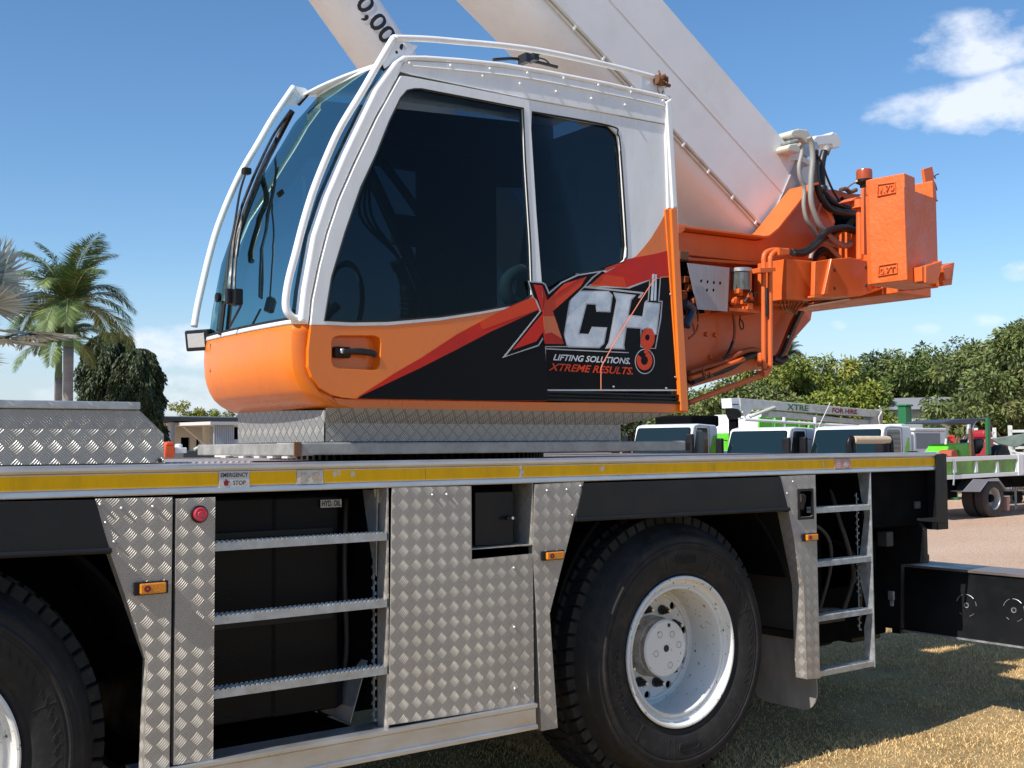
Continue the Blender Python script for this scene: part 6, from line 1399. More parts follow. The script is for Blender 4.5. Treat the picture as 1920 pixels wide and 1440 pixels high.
TR = [ # px, distance, top row, radius, mats, label, kwargs
 (1325, 50, 752, 3.0, greenA, 'low bushy tree just right of the orange cab post, under the turret'),
 (1415, 46, 728, 2.6, greenC, 'olive bush below the turret, left of the yellow green tree'),
 (1500, 48, 676, 3.1, greenB, 'yellow green leafy tree behind the white lift boom'),
 (1585, 78, 676, 4.2, greenE, 'distant dark rounded tree between two nearer trees'),
 (1575, 44, 735, 2.2, greenB, 'low yellow green tree behind the words FOR HIRE'),
 (1660, 50, 682, 3.0, greenA, 'mid green mango tree left of the tallest green tree'),
 (1745, 47, 630, 3.2, greenA, 'tall green mango tree above the white service body'),
 (1838, 42, 640, 2.8, greenC, 'olive tangled tree behind the compact tractor canopy'),
 (1925, 38, 618, 3.0, greenC, 'tallest olive tree at the right edge of the photo'),
 (1700, 66, 690, 4.0, greenE, 'shaded tree filling the gap behind the two mango trees'),
 (1870, 60, 650, 4.4, greenE, 'dark tree further back at the right edge'),
 (2050, 44, 610, 3.6, greenA, 'green tree just outside the right edge'),
 (1230, 58, 745, 3.4, greenE, 'low tree hidden mostly by the orange cab post'),
]
for i, (px, d, top, R, mt, lb) in enumerate(TR):
    H = topz(top, px, d)
    fo = math.hypot(px-960, FPX)/FPX
    p = G(px, d)
    make_tree('leafy_tree', lb, (p.x, p.y, 0), H*1.07, R, .5, 20+i, mt, group='trees along the far side of the yard', nclump=190, per=150, leaf=.19, droop=.7, rz=i*.7)
p = G(384, 85); make_tree('leafy_tree', 'small round green tree above the building roof', (p.x, p.y, 0), topz(760, 384, 85), 2.3, 1.5, 61, greenB, nclump=70, per=130, leaf=.22)
p = G(448, 110); make_tree('leafy_tree', 'distant tree just left of the tread plate plinth, above the shed', (p.x, p.y, 0), topz(784, 448, 110), 3.2, 1.0, 62, greenE, nclump=60, per=120, leaf=.25)
# palm crown showing behind the turret's lower edge
# dense weeping tree
def weeping(px, d, top, R, label, seed):
    p = G(px, d); H = topz(top, px, d); root = thing('weeping_tree', label, 'tree', (p.x, p.y, 0), 'weeping trees behind the toolbox', local=True)
    r = np.random.default_rng(seed); n = 60000
    a = r.uniform(0, 2*np.pi, n); z = r.uniform(0, 1, n)**.8; prof_ = np.interp(z, [0, .3, .65, .88, .97, 1], [1.0, 1.04, .98, .78, .5, .25]); lump = 1+.16*np.sin(a*4+z*11)+.13*np.sin(a*7-z*19)+.06*np.sin(a*13+z*31)
    rad = R*prof_*lump*r.uniform(.72, 1.02, n)
    P = np.stack([rad*np.cos(a), rad*np.sin(a), .3+z*(H-.3)], 1); D = np.stack([np.cos(a)*.35, np.sin(a)*.35, np.full(n, -1.0)], 1)+r.normal(size=(n, 3))*.28; D /= np.linalg.norm(D, axis=1)[:, None]
    L = r.uniform(.09, .19, n); me = leaf_mesh('crown', P, D, r.normal(size=(n, 3))+np.stack([np.cos(a), np.sin(a), 0*a], 1), L, L*.16, r.choice(4, n, p=[.45, .25, .2, .1]), greenD)
    o = bpy.data.objects.new('crown', me); COL.objects.link(o); o.parent = root
    MB().tube([(0, 0, -.05), (0, 0, H*.9)], [.16, .05], 8, smooth=False).build('trunk', bark, root)
weeping(206, 38, 622, .98, 'dark weeping tree directly right of the palm trunk', 5); weeping(256, 37, 652, .78, 'shorter dark weeping tree at the right of the pair', 6)
# palms
frondg = leafmats('palm', [(.10, .16, .045), (.15, .22, .065), (.065, .11, .034), (.27, .31, .11)])
def frond_pts(a, el, L, drp):
    pts = []; d = Vector((math.cos(a)*math.cos(el), math.sin(a)*math.cos(el), math.sin(el))); p = Vector((0, 0, 0)); n = 12
    for i in range(n+1):
        pts.append(p.copy()); p += d*L/n; d = (d+Vector((0, 0, -drp/n*(.4+1.6*i/n)))).normalized()
    return pts
def royal_palm(px, d, zc, L, label, trunkw, seed, lean=0, shaft=1.1):
    p = G(px, d); root = thing('palm_tree', label, 'palm tree', (p.x, p.y, 0), 'palms behind the toolbox', local=True)
    r = random.Random(seed); rn = np.random.default_rng(seed)
    b = MB(); b.tube([(0, 0, -.05), (0, 0, 1.2), (0, 0, zc-shaft)], [trunkw*1.05, trunkw, trunkw*.85], 14); b.build('trunk', mat('palm_trunk', (.24, .22, .20), .8, var=.2, vscale=3, bump=.01, bscale=10, vstretch=(1, 1, 4)), root, smooth=True)
    MB().tube([(0, 0, zc-shaft), (0, 0, zc-shaft*.5), (0, 0, zc+.1)], [trunkw*.86, trunkw*.75, trunkw*.4], 14).build('crownshaft', mat('palm_crownshaft', (.10, .15, .05), .5, var=.2), root, smooth=True)
    for k in range(22):
        a = k*2.4+r.uniform(-.2, .2); el = [1.35, 1.15, .95, .8, .65, .5, .35, .2, .05][k % 9]+r.uniform(-.12, .12); LL = L*r.uniform(.85, 1.1); pts = frond_pts(a, el, LL, 1.7 if el > .9 else 2.0)
        pts = crom(pts, 4); P = []; D = []; N_ = []; Ls = []
        for i in range(4, len(pts)-1):
            t_ = i/len(pts); tg = (pts[i+1]-pts[i]).normalized(); side = tg.cross(Vector((0, 0, 1))); side = side.normalized() if side.length > .05 else Vector((math.sin(a), -math.cos(a), 0)); up_ = side.cross(tg)
            for s_ in (-1, 1):
                for j in range(4):
                    dv = (side*s_*1.0+tg*.75+up_*r.uniform(-.1, .45)+Vector((0, 0, -.45*t_-.2))).normalized(); P.append(pts[i]+(pts[i+1]-pts[i])*j/4); D.append(dv); N_.append(up_+Vector((r.uniform(-.3, .3), r.uniform(-.3, .3), 0))); Ls.append(LL*.30*math.sin(math.pi*min(1, .12+t_*.86))**.6*r.uniform(.85, 1.1))
        P = np.array([tuple(v) for v in P]); D = np.array([tuple(v) for v in D]); N_ = np.array([tuple(v) for v in N_]); Ls = np.array(Ls)
        me = leaf_mesh('frond', P, D, N_, Ls, Ls*.014+.0025, rn.choice(4, len(P), p=[.4, .3, .2, .1]), frondg); o = bpy.data.objects.new('frond', me); COL.objects.link(o); o.parent = root; o.location = (0, 0, zc)
        MB().tube(pts, [.022, .018, .012, .004], 5, smooth=False).build('rachis', frondg[3], o, smooth=True)
royal_palm(126, 30, topz(572, 126, 30), 2.15, 'royal palm with feathery fronds and pale trunk behind the toolbox', .155, 4)
royal_palm(108, 34, topz(640, 108, 34), 1.7, 'second royal palm half hidden behind the taller feathery palm', .13, 9)
silver = leafmats('silver', [(.36, .44, .41), (.27, .33, .31), (.48, .54, .51), (.24, .28, .27)])
def fan_palm(px, d, zc, label, seed):
    p = G(px, d); root = thing('fan_palm', label, 'palm tree', (p.x, p.y, 0), None, local=True); r = random.Random(seed); rn = np.random.default_rng(seed)
    MB().tube([(0, 0, -.05), (0, 0, zc)], [.22, .18], 12, smooth=False).build('trunk', bark, root)
    for k in range(20):
        a = k*2.4+r.uniform(-.2, .2); el = [1.2, .7, .3, -.1, -.5][k % 5]+r.uniform(-.1, .1); d0 = Vector((math.cos(a)*math.cos(el), math.sin(a)*math.cos(el), math.sin(el))); L = .95; hub_ = d0*L; side = d0.cross(Vector((0, 0, 1))).normalized(); up_ = side.cross(d0)
        P = []; D = []; N_ = []; Ls = []
        for j in range(34):
            t_ = (j/33-.5)*4.4; dv = (d0*math.cos(t_)+side*math.sin(t_)+up_*.18*math.cos(t_)+Vector((0, 0, -.15))).normalized(); P.append(tuple(hub_)); D.append(tuple(dv)); N_.append(tuple(up_+side*(.5 if j % 2 else -.5))); Ls.append(.95*(.72+.28*math.cos(t_*.6))*r.uniform(.9, 1.08))
        Ls = np.array(Ls); me = leaf_mesh('fan_leaf', np.array(P), np.array(D), np.array(N_), Ls, Ls*.05, rn.choice(4, len(P), p=[.4, .25, .2, .15]), silver); o = bpy.data.objects.new('fan_leaf', me); COL.objects.link(o); o.parent = root; o.location = (0, 0, zc)
        MB().tube([(0, 0, 0), tuple(hub_)], .018, 5, smooth=False).build('leaf_stalk', silver[1], o)
fan_palm(-44, 22, topz(612, 0, 22), 'silvery fan palm cut off by the left edge', 3)
# small palm head seen behind the turret's lower corner
royal_palm(1478, 70, topz(668, 1478, 70), 1.5, 'far small palm peeking out behind the lower corner of the turret', .12, 12)

# =================================================================== far buildings
def at(px, d): return G(px, d)
def XB(px, y): return S(px, 837, y).x
yb_ = 40.0
def zrow(py, px, y): return S(px, py, y).z
bl = thing('site_office', 'low cream building with dark verandah roof left of the crane cab', 'building', (XB(350, yb_), yb_, 0))
x0, x1 = XB(286, yb_), XB(403, yb_); zr = zrow(792, 340, yb_); zw = zrow(800, 340, yb_)
def frame_wall(b, x0, x1, y, z0, z1, ops, th=.2):
    b.holes([(x0, y, z0), (x1, y, z0), (x1, y, z1), (x0, y, z1)], [[Vector((a, y, c)), Vector((b_, y, c)), Vector((b_, y, d)), Vector((a, y, d))] for a, b_, c, d in ops], (0, th, 0))
yw = yb_+2.5; o1 = (XB(339, yw), XB(357, yw)); o2 = (XB(368, yw), XB(375, yw)); zt_ = zrow(820, 350, yw)
b = MB(); frame_wall(b, XB(280, yw), XB(410, yw), yw, 0, zr, [(o1[0], o1[1], .1, zt_), (o2[0], o2[1], 1.0, zrow(822, 370, yw)), (XB(310, yw), XB(318, yw), .8, zrow(822, 314, yw))]); b.build('wall', M['cream'], bl)
MB().box(XB(280, yw), XB(410, yw), yw+.3, yw+.4, 0, zr-.1).build('dark_interior', M['blackr'], bl)
b = MB(); b.prism([Vector((x0-.4, yb_-.3, zr+.05)), Vector((x0-.4, yb_-.3, zr+.20)), Vector((x0-.4, yw+3, zr+.18)), Vector((x0-.4, yw+3, zr+.03))], (x1-x0+1.6, 0, 0)); b.build('roof', mat('dark_roof_edge', (.03, .03, .032), .6), bl)
b = MB(); b.prism([Vector((x0-.4, yb_-.25, zr+.205)), Vector((x0-.4, yb_-.25, zr+.235)), Vector((x0-.4, yw+3, zr+.22)), Vector((x0-.4, yw+3, zr+.19))], (x1-x0+1.6, 0, 0)); b.build('roof_sheet', mat('roof_sheet', (.5, .5, .46), .5), bl)
for px, m_ in ((322, 'greyplate'), (386, 'cream')): x = XB(px, yb_); MB().tube([(x, yb_, 0), (x, yb_, zr)], .13, 10, smooth=False).build('verandah_post', M[m_], bl)
x = XB(386, yb_); MB().tube([(x, yb_, zr-.9), (x-1.1, yb_, zr)], .05, 6, smooth=False).build('post_brace', M['cream'], bl)
sh = thing('corrugated_shed', 'pale blue grey corrugated shed with a dark opening beside the office', 'shed', (XB(430, yb_-3), yb_-3, 0)); ys_ = yb_-3
xa, xc = XB(401, ys_), XB(520, ys_); zs_ = zrow(797, 430, ys_)
b = MB(); n = 70
for k in range(n):
    xx = xa+(xc-xa)*k/n; w_ = (xc-xa)/n
    if XB(438, ys_) < xx < XB(462, ys_): b.box(xx, xx+w_, ys_, ys_+.04, 0, zrow(824, 450, ys_)); continue
    b.box(xx, xx+w_, ys_+(.03 if k % 2 else 0), ys_+.05, 0, zs_)
b.build('corrugated_wall', mat('pale_blue_sheet', (.50, .54, .58), .45, metal=.2, var=.05), sh)
MB().box(XB(436, ys_), XB(464, ys_), ys_+.06, ys_+.1, 0, zs_-.1).build('opening', M['blackr'], sh)
MB().prism([Vector((xa-.3, ys_-.4, zs_)), Vector((xa-.3, ys_-.4, zs_+.12)), Vector((xa-.3, ys_+5, zs_+.16)), Vector((xa-.3, ys_+5, zs_+.04))], (xc-xa+.6, 0, 0)).build('roof', mat('shed_roof', (.62, .62, .58), .5), sh)
# things on the ground in front of the office
def G2(px, d, z=0): return G(px, d, z)
p = G2(322, 26); bx_ = thing('engine_pump', 'small red and white motor pump in front of the office', 'machine', tuple(p), local=True)
zc_ = ZAT(846, 26, 322); b = MB(); b.box(-.22, .0, -.2, .2, zc_-.18, zc_+.12); b.prism([Vector((-.22, -.2, zc_+.12)), Vector((0, -.2, zc_+.12)), Vector((-.05, -.2, zc_+.22)), Vector((-.18, -.2, zc_+.2))], (0, .4, 0)); b.build('engine_cover', mat('red_orange_plastic', (.75, .10, .02), .4), bx_, bevel=.02)
MB().box(.02, .3, -.15, .15, zc_-.05, zc_+.08).lathe([(.0001, .08), (.09, .08), (.08, .16), (.0001, .17)], (.16, 0, zc_), 'z', 14).build('white_tank', M['twhite'], bx_, bevel=.015)
MB().box(-.28, .4, -.25, .25, zc_-.45, zc_-.18).build('skid', M['black'], bx_, bevel=.02)
MB().box(-.2, .32, -.2, .2, 0, zc_-.45).build('stand', M['blackr'], bx_)
p = G2(385, 30); sk_ = thing('work_bench', 'dark grey bench with pale items on it in front of the office', 'bench', tuple(p), local=True); zc_ = ZAT(852, 30, 385)
MB().box(-.75, .55, -.4, .4, zc_-.12, zc_+.10).build('bench_top', mat('dark_bench', (.05, .055, .06), .5), sk_, bevel=.02)
b = MB(); 
for x in (-.7, .5): b.box(x-.04, x+.04, -.35, .35, 0, zc_-.12)
build_each(b, 'leg', M['black'], sk_)
b = MB(); b.tube([(-.3, 0, zc_+.12), (-.1, 0, zc_+.2), (.1, 0, zc_+.14)], .05, 8); b.box(.1, .3, -.1, .1, zc_+.1, zc_+.18); b.box(.35, .45, -.1, .1, zc_+.1, zc_+.22); b.build('pale_items', M['cream'], sk_, bevel=.01)
p = G2(463, 27); wt = thing('water_tank', 'white plastic tank in a cage under the crane tray', 'tank', tuple(p), local=True); zc_ = ZAT(848, 27, 463)
MB().box(-.62, .62, -.5, .5, .12, zc_+.18).build('tank_body', M['twhite'], wt, bevel=.06)
b = MB()
for x in np.linspace(-.62, .62, 6): b.tube([(x, -.53, .1), (x, -.53, zc_+.2)], .014, 5, smooth=False)
b.box(-.65, .65, -.53, .53, .0, .12); b.build('cage', M['galv'], wt)
p = G2(525, 30); kb = thing('kerb_machine', 'orange and white machine glimpsed under the crane tray', 'machine', tuple(p), local=True); zc_ = ZAT(850, 30, 525)
MB().prism([Vector((-.5, -.3, zc_+.2)), Vector((.2, -.3, zc_+.2)), Vector((.5, -.3, zc_-.1)), Vector((-.3, -.3, zc_-.1))], (0, .6, 0)).build('body', mat('salmon', (.55, .22, .12), .5), kb, bevel=.02)
MB().box(-.5, .5, -.35, .35, .0, zc_-.1).build('frame', M['cream'], kb, bevel=.03)

# =================================================================== parked trucks
def truck_cab(px, d, rz, roof_py, wid, label, name='light_truck', hgt=None, body=None, tall=False):
    """cab-over truck; local x = forward, y = left, built from real proportions"""
    p = G(px, d); root = thing(name, label, 'truck', (p.x, p.y, 0), 'trucks parked beyond the crane', local=True, rz=rz)
    H = ZAT(roof_py, d, px); w_ = wid/2; L = 1.75
    zb2 = .55; zw0 = H-.88; zw1 = H-.06
    side = [(-L, zb2), (0.02, zb2), (.06, zw0-.02), (-.02, zw0), (-.30, zw1), (-.38, H-.01), (-.62, H+.03), (-L+.1, H), (-L, H-.10)]
    b = MB(); b.prism([Vector((x, -w_, z)) for x, z in side], (0, 2*w_, 0)); cb_ = b.build('cab', M['twhite'], root, bevel=.06, seg=3)
    # windscreen proud of the slope
    a = Vector((.0, 0, zw0+.04)); c = Vector((-.285, 0, zw1-.02)); nrm = Vector((zw1-zw0, 0, .28)).normalized()
    q4 = rpoly([a+nrm*.012+Vector((0, -w_+.05, 0)), a+nrm*.012+Vector((0, w_-.05, 0)), c+nrm*.012+Vector((0, w_-.09, 0)), c+nrm*.012+Vector((0, -w_+.09, 0))], .08)
    MB().prism(q4, -nrm*.01).build('windscreen', mat('truck_windscreen', (.006, .016, .018), .04, spec=.6), cb_)
    q5 = [v-nrm*.011+(v-(a+c)/2)*.03 for v in q4]; MB().prism(q5, -nrm*.004).build('windscreen_seal', M['blackr'], cb_)
    for s_ in (-1, 1):
        wn = rpoly([Vector((-.28, s_*(w_+.006), zw0+.02)), Vector((-1.15, s_*(w_+.006), zw0+.02)), Vector((-1.12, s_*(w_+.006), zw1-.03)), Vector((-.48, s_*(w_+.006), zw1-.03))], .07)
        MB().prism(wn, (0, -s_*.02, 0)).build('side_window', mat('dark_window', (.012, .018, .022), .06, coat=1), cb_)
        dl = rpoly([Vector((-.12, s_*(w_+.003), zb2+.1)), Vector((-1.22, s_*(w_+.003), zb2+.1)), Vector((-1.22, s_*(w_+.003), zw1+.03)), Vector((-.42, s_*(w_+.003), zw1+.03))], .08); MB().tube(dl+[dl[0]], .006, 5, smooth=False).build('door_gap', M['blackr'], cb_)
        m_ = MB().box(.02, .16, s_*(w_+.10)-.10, s_*(w_+.10)+.10, zw0+.08, zw0+.62); m_.build('side_mirror', M['black'], cb_, bevel=.03)
        MB().tube([(-.15, s_*w_, zw0+.55), (.05, s_*(w_+.1), zw0+.52), (.08, s_*(w_+.1), zw0+.0), (-.05, s_*w_, zw0-.1)], .014, 6).build('mirror_arm', M['black'], cb_)
        hl2 = MB().box(.03, .075, s_*(w_-.28)-.16, s_*(w_-.28)+.16, .68, .86); hl2.build('headlight', M['lens'], cb_, bevel=.02)
    MB().box(.0, .14, -w_+.02, w_-.02, .40, .62).build('bumper', M['twhite'], cb_, bevel=.03)
    MB().box(.045, .07, -w_+.45, w_-.45, .7, .9).build('grille', M['black'], cb_, bevel=.01)
    for yy in (-.3, .35): MB().tube([(.03, yy-.2, zw0+.05), (-.02, yy+.25, zw0+.10)], .008, 5, smooth=False).build('wiper', M['black'], cb_)
    # chassis and wheels
    MB().box(-5.0, -.3, -.42, .42, .45, .75).build('chassis', M['blackr'], root)
    for x in (-.75, -3.9):
        for s_ in (-1, 1):
            wl = MB().lathe([(.2, .0), (.24, -.02), (.36, -.02), (.40, .02), (.40, .2), (.36, .24), (.2, .24)], (x, s_*(w_-.12)-(.12 if s_ > 0 else .12), .40), 'y', 28).build('wheel', M['rubber'], root, auto=40)
            MB().lathe([(.0001, .03), (.12, .03), (.2, .01), (.2, .22), (.0001, .22)], (x, s_*(w_-.12)-.12, .40), 'y', 20).build('rim', M['twhite'], wl, auto=40)
    return root, H, w_
yaw = math.radians(180+20)
# orientation: trucks face roughly towards the camera and a little left
def facing(px, extra): 
    d = raydir(px, 837); return math.atan2(-d.y, -d.x)+math.radians(extra)
t1, H1, w1_ = truck_cab(1236, 32, facing(1236, -30), 797, 1.85, 'white cab truck partly hidden by the corner of the crane plinth')
t2, H2, w2_ = truck_cab(1414, 31, facing(1414, -30), 803, 1.85, 'white cab truck under the folded lift boom, left of the larger windscreen')
t3, H3, w3_ = truck_cab(1580, 30, facing(1580, -31), 800, 2.05, 'larger white cab truck behind the grab handle, with a service body')
# bodies behind cabs
def lbox(b, x0, x1, y0, y1, z0, z1): return b.box(x0, x1, y0, y1, z0, z1)
b = MB().box(-4.6, -1.85, -.95, .95, .8, 1.4); b.build('service_body', M['twhite'], t1, bevel=.05)
# t3: service body with grey recessed side, white lid
b = MB().box(-3.75, -1.85, -1.03, 1.03, .75, H3-.12).box(-3.6, -1.8, -1.1, 1.1, H3-.12, H3-.04); sbo = b.build('service_body', M['twhite'], t3, bevel=.03)
for s_ in (-1, 1): MB().box(-3.3, -1.95, s_*1.035-.004, s_*1.035+.004, H3-.60, H3-.18).build('body_panel', mat('grey_panel', (.22, .23, .24), .4), sbo)
MB().box(-3.2, -2.0, -.7, .6, H3-.04, H3+.08).build('roof_box', M['cream'], sbo, bevel=.03)
for s_ in (-1, 1): MB().prism([Vector((-1.62, s_*1.03, H3-.75)), Vector((-1.30, s_*1.03, H3-.75)), Vector((-1.50, s_*1.03, H3-.3)), Vector((-1.60, s_*1.03, H3-.3))], (0, s_*.004, 0)).build('green_stripe', M['green'], t3)
for s_ in (-1, 1): MB().prism([Vector((-1.70, s_*.93, H1-1.0)), Vector((-1.1, s_*.93, H1-1.0)), Vector((-1.45, s_*.93, H1-.3)), Vector((-1.68, s_*.93, H1-.3))], (0, s_*.004, 0)).build('green_stripe', M['green'], t1)
# tall white box truck further back
p = G(1368, 40); bt2 = thing('box_truck', 'tall white sleeper cab rising behind the left parked trucks', 'truck', tuple(p), 'trucks parked beyond the crane', local=True, rz=facing(1368, -35)); Hb = ZAT(776, 40, 1368)
b = MB().prism([Vector((x, -1.2, z)) for x, z in ((0, .6), (0, Hb-.9), (-.25, Hb-.35), (-.7, Hb), (-2.2, Hb), (-2.2, .6))], (0, 2.4, 0)); c_ = b.build('cab', M['twhite'], bt2, bevel=.12, seg=3)
MB().box(.005, .02, -1.0, 1.0, Hb-1.5, Hb-.95).build('windscreen', mat('dark_window', (.012, .018, .022), .06, coat=1), c_)
MB().box(-2.1, -.3, -1.215, -1.205, Hb-1.35, Hb-.75).box(-1.6, -.5, -1.23, -1.2, Hb-.55, Hb-.5).build('side_trim', M['greyplate'], c_)
MB().box(-8, -2.2, -1.1, 1.1, .6, 1.2).build('chassis', M['blackr'], bt2)
b = MB(); 
for x in (-.9, -6.4):
    for s_ in (-1.1, .85): b.lathe([(.0001, 0), (.5, 0), (.5, .28), (.0001, .28)], (x, s_, .5), 'y', 24)
build_each(b, 'wheel', M['rubber'], bt2)
p = G(1300, 36); dk = thing('dark_machine', 'dark machine roof behind the cab truck at the plinth corner', 'machine', tuple(p), local=True); zz_ = ZAT(780, 36, 1300)
MB().box(-.9, .35, -.8, .8, zz_-.35, zz_).box(-.8, .2, -.7, .7, 0, zz_-.35).build('body', M['blackr'], dk, bevel=.06)
# folded elevating boom on its own truck (green body) standing behind the cabs
dE = 37.0; yE = G(1500, dE).y
def E(px, py, dy=0): return S(px, py, yE+dy)
pE = E(1520, 837); lf = thing('boom_lift', 'folded white lifting boom reading FOR HIRE above the truck cabs', 'lift', (pE.x, pE.y, 0))
ZE = ((1360, 730), 4.8)
def EP(l, dy=0): return PX(l, yE+dy, *ZE)
upper = MB().prism(EP([(132, 78), (1385, 188), (1352, 250), (250, 172), (240, 200), (190, 240), (140, 190)]), (0, .45, 0)).build('upper_boom', mat('lift_white', (.60, .60, .56), .5, var=.08, vscale=3, dirt=.3), lf, bevel=.01)
MB().prism(EP([(52, 80), (132, 76), (135, 190), (118, 175), (60, 168)], .02), (0, .42, 0)).build('boom_end', M['twhite'], lf, bevel=.01)
MB().prism(EP([(66, 132), (122, 130), (122, 138), (66, 140)], .0), (0, .02, 0)).build('slot', M['ink'], lf)
MB().prism(EP([(395, 200), (470, 198), (1300, 280), (1290, 320), (480, 252), (385, 246)], .1), (0, .3, 0)).build('lower_boom', MATS['lift_white'], lf, bevel=.01)
MB().tube(EP([(225, 245), (330, 205), (445, 165)], -.02), .055, 10, smooth=False).build('lift_cylinder', M['cream'], lf, smooth=True)
b = MB().prism(EP([(1352, 190), (1415, 180), (1420, 330), (1385, 350), (1290, 345), (1330, 260)], .05), (0, .4, 0)); b.build('boom_pivot', MATS['lift_white'], lf, bevel=.02)
b = MB().prism(EP([(58, 170), (110, 165), (150, 230), (140, 262), (90, 270), (70, 230)], .05), (0, .3, 0)); b.build('boom_knuckle', M['black'], lf, bevel=.02)
b = MB().tube(EP([(150, 200), (180, 255), (120, 265)], 0), .03, 6).tube(EP([(1385, 150), (1405, 200), (1380, 260), (1400, 340)], 0), .03, 6).tube(EP([(240, 190), (290, 215), (300, 190), (230, 235)], .0), .025, 6); b.build('lift_hoses', MATS['lift_white'], lf, smooth=True)
text('lettering', 'FOR HIRE', EP([(962, 210), (1186, 224), (1188, 184), (964, 166)], -.01), M['redink'], lf, ofs=.03)
tx = text('lettering', 'XTRE', EP([(556, 186), (748, 196), (750, 146), (558, 130)], -.01), mat('green_ink', (.03, .16, .05), .5), lf, ofs=.02)
text('lettering', 'ACCESS', EP([(786, 192), (944, 204), (946, 166), (788, 150)], -.01), mat('pale_ink', (.42, .43, .41), .5), lf, ofs=-.01)
b = MB()
for y_ in (0, .0): pass
b.tube(EP([(170, 272), (1300, 340)], -.15), .055, 6, smooth=False)
for px in (528, 806): b.tube(EP([(px, 250), (px, 420)], -.15), .05, 6, smooth=False)
b.tube(EP([(945, 118), (825, 370)], -.2), .012, 5, smooth=False)
b.build('headboard_rail', M['twhite'], lf)
b = MB()
for (a, c, e, f2) in ((300, 420, 245, 372), (440, 640, 255, 372), (660, 720, 280, 372), (750, 880, 290, 372), (900, 1060, 300, 372)): b.prism(EP([(a, f2), (a+12, e), (c, e+12), (c+6, f2)], 1.0), (0, .08, 0))
b.box(E(1420, 830).x, E(1600, 830).x, yE+1.1, yE+3.0, .8, E(1500, 812, 1.1).z); b.build('green_body', M['green'], lf, bevel=.01)
b = MB(); b.box(E(1380, 830).x, E(1640, 830).x, yE+.1, yE+.6, .6, 1.2)
b.box(E(1385, 830).x, E(1390, 830).x, yE+.1, yE+.4, 1.2, E(1385, 785).z); b.box(E(1640, 830).x, E(1650, 830).x, yE+.1, yE+.5, 1.2, E(1640, 800).z)
b.build('lift_base', M['blackr'], lf)
b = MB()
for px in (1400, 1600): b.lathe([(.0001, 0), (.42, 0), (.42, .26), (.0001, .26)], (E(px, 837).x, yE-.1, .42), 'y', 24)
build_each(b, 'wheel', M['rubber'], lf)
# dark green post and pale house wall glimpsed in the trees
p = G(1698, 34); gp_ = thing('green_post', 'dark green post standing behind the service body', 'post', tuple(p), local=True); MB().box(-.16, .16, -.14, .14, 0, ZAT(762, 34, 1698)).box(-.2, .2, -.18, .18, ZAT(762, 34, 1698), ZAT(762, 34, 1698)+.06).build('post_shaft', M['green2'], gp_, bevel=.03)
p = G(1700, 43); ph = thing('pale_house', 'pale house wall glimpsed through the trees', 'building', tuple(p), local=True, rz=facing(1700, 90)); zz_ = ZAT(768, 43, 1700)
MB().box(-2.6, 2.6, 0, 3, 0, zz_).build('wall', M['cream'], ph); MB().prism([Vector((-2.9, -.3, zz_)), Vector((-2.9, 3.3, zz_)), Vector((-2.9, 1.5, zz_+.5))], (5.8, 0, 0)).build('roof', M['greyplate'], ph)
# =================================================================== flatbed truck with tractor
yT = S(1862, 968, 0).y
dT = CAM.z*FPX/(968-829.0); pT = G(1862, dT); yT = pT.y
ft = thing('flatbed_truck', 'white tray truck with green side panels carrying a compact tractor', 'truck', (pT.x, pT.y, 0), 'trucks parked beyond the crane')
ZF = ((1740, 760), 6.544)
def FP(l, dy=0): return PX(l, yT+dy, *ZF)
yt0 = yT-.05
b = MB().prism(FP([(60, 643), (190, 640), (1140, 606), (1140, 655), (190, 695), (60, 699)], -.05), (0, .08, 0)).prism(FP([(60, 868), (190, 862), (1140, 812), (1140, 858), (190, 915), (60, 921)], -.05), (0, .12, 0))
for x in (336, 600, 858, 1100): b.prism(FP([(x-10, 690), (x+10, 688), (x+20, 822), (x-20, 826)], -.04), (0, .05, 0))
b.prism(FP([(1110, 606), (1178, 600), (1178, 850), (1110, 860)], -.06), (0, .1, 0)); tray = b.build('tray_side', M['twhite'], ft, bevel=.006)
MB().prism(FP([(60, 692), (190, 690), (1110, 650), (1110, 820), (190, 870), (60, 876)], .0), (0, .02, 0)).build('side_panel', mat('green_panel', (.16, .33, .05), .4, var=.5, vscale=3, dirt=.4, dirtcol=(.03, .09, .02), vstretch=(1, 1, .6)), tray)
xA = FP([(60, 800)])[0].x; xB_ = FP([(1178, 800)])[0].x; zbd = FP([(700, 870)])[0].z
MB().box(xA, xB_+3.4, yT+.03, yT+2.1, zbd-.02, zbd+.06).build('tray_floor', M['greyplate'], ft)
b = MB().box(xA, xB_+3.4, yT+2.1, yT+2.16, zbd, zbd+.40); b.build('tray_side', M['twhite'], ft)
b = MB().box(xA, xB_+5, yT+.6, yT+.75, zbd-.3, zbd-.04).box(xA, xB_+5, yT+1.4, yT+1.55, zbd-.3, zbd-.04).box(xA, FP([(460, 900)])[0].x, yT+.2, yT+.8, .45, zbd-.1); b.build('chassis', M['blackr'], ft)
wc = FP([(815, 1160)], -.02)[0]; wr = wc.z-.0; wr = .345
def bgwheel(x, y, r, w2):
    wl = MB().lathe([(r*.56, .02), (r*.62, -.01), (r*.9, -.005), (r, .03), (r, w2-.03), (r*.9, w2), (r*.56, w2)], (x, y, r), 'y', 36).build('wheel', mat('dusty_tyre', (.05, .042, .037), .8), ft, auto=40)
    MB().lathe([(r*.58, .0), (r*.54, .03), (r*.50, .14), (.0001, .15)], (x, y, r), 'y', 28).build('rim', mat('dull_rim', (.45, .43, .40), .4, metal=.4), wl, auto=50)
    MB().lathe([(.0001, .05), (r*.2, .05), (r*.24, .14)], (x, y, r), 'y', 16).build('rim_hub', M['blackr'], wl)
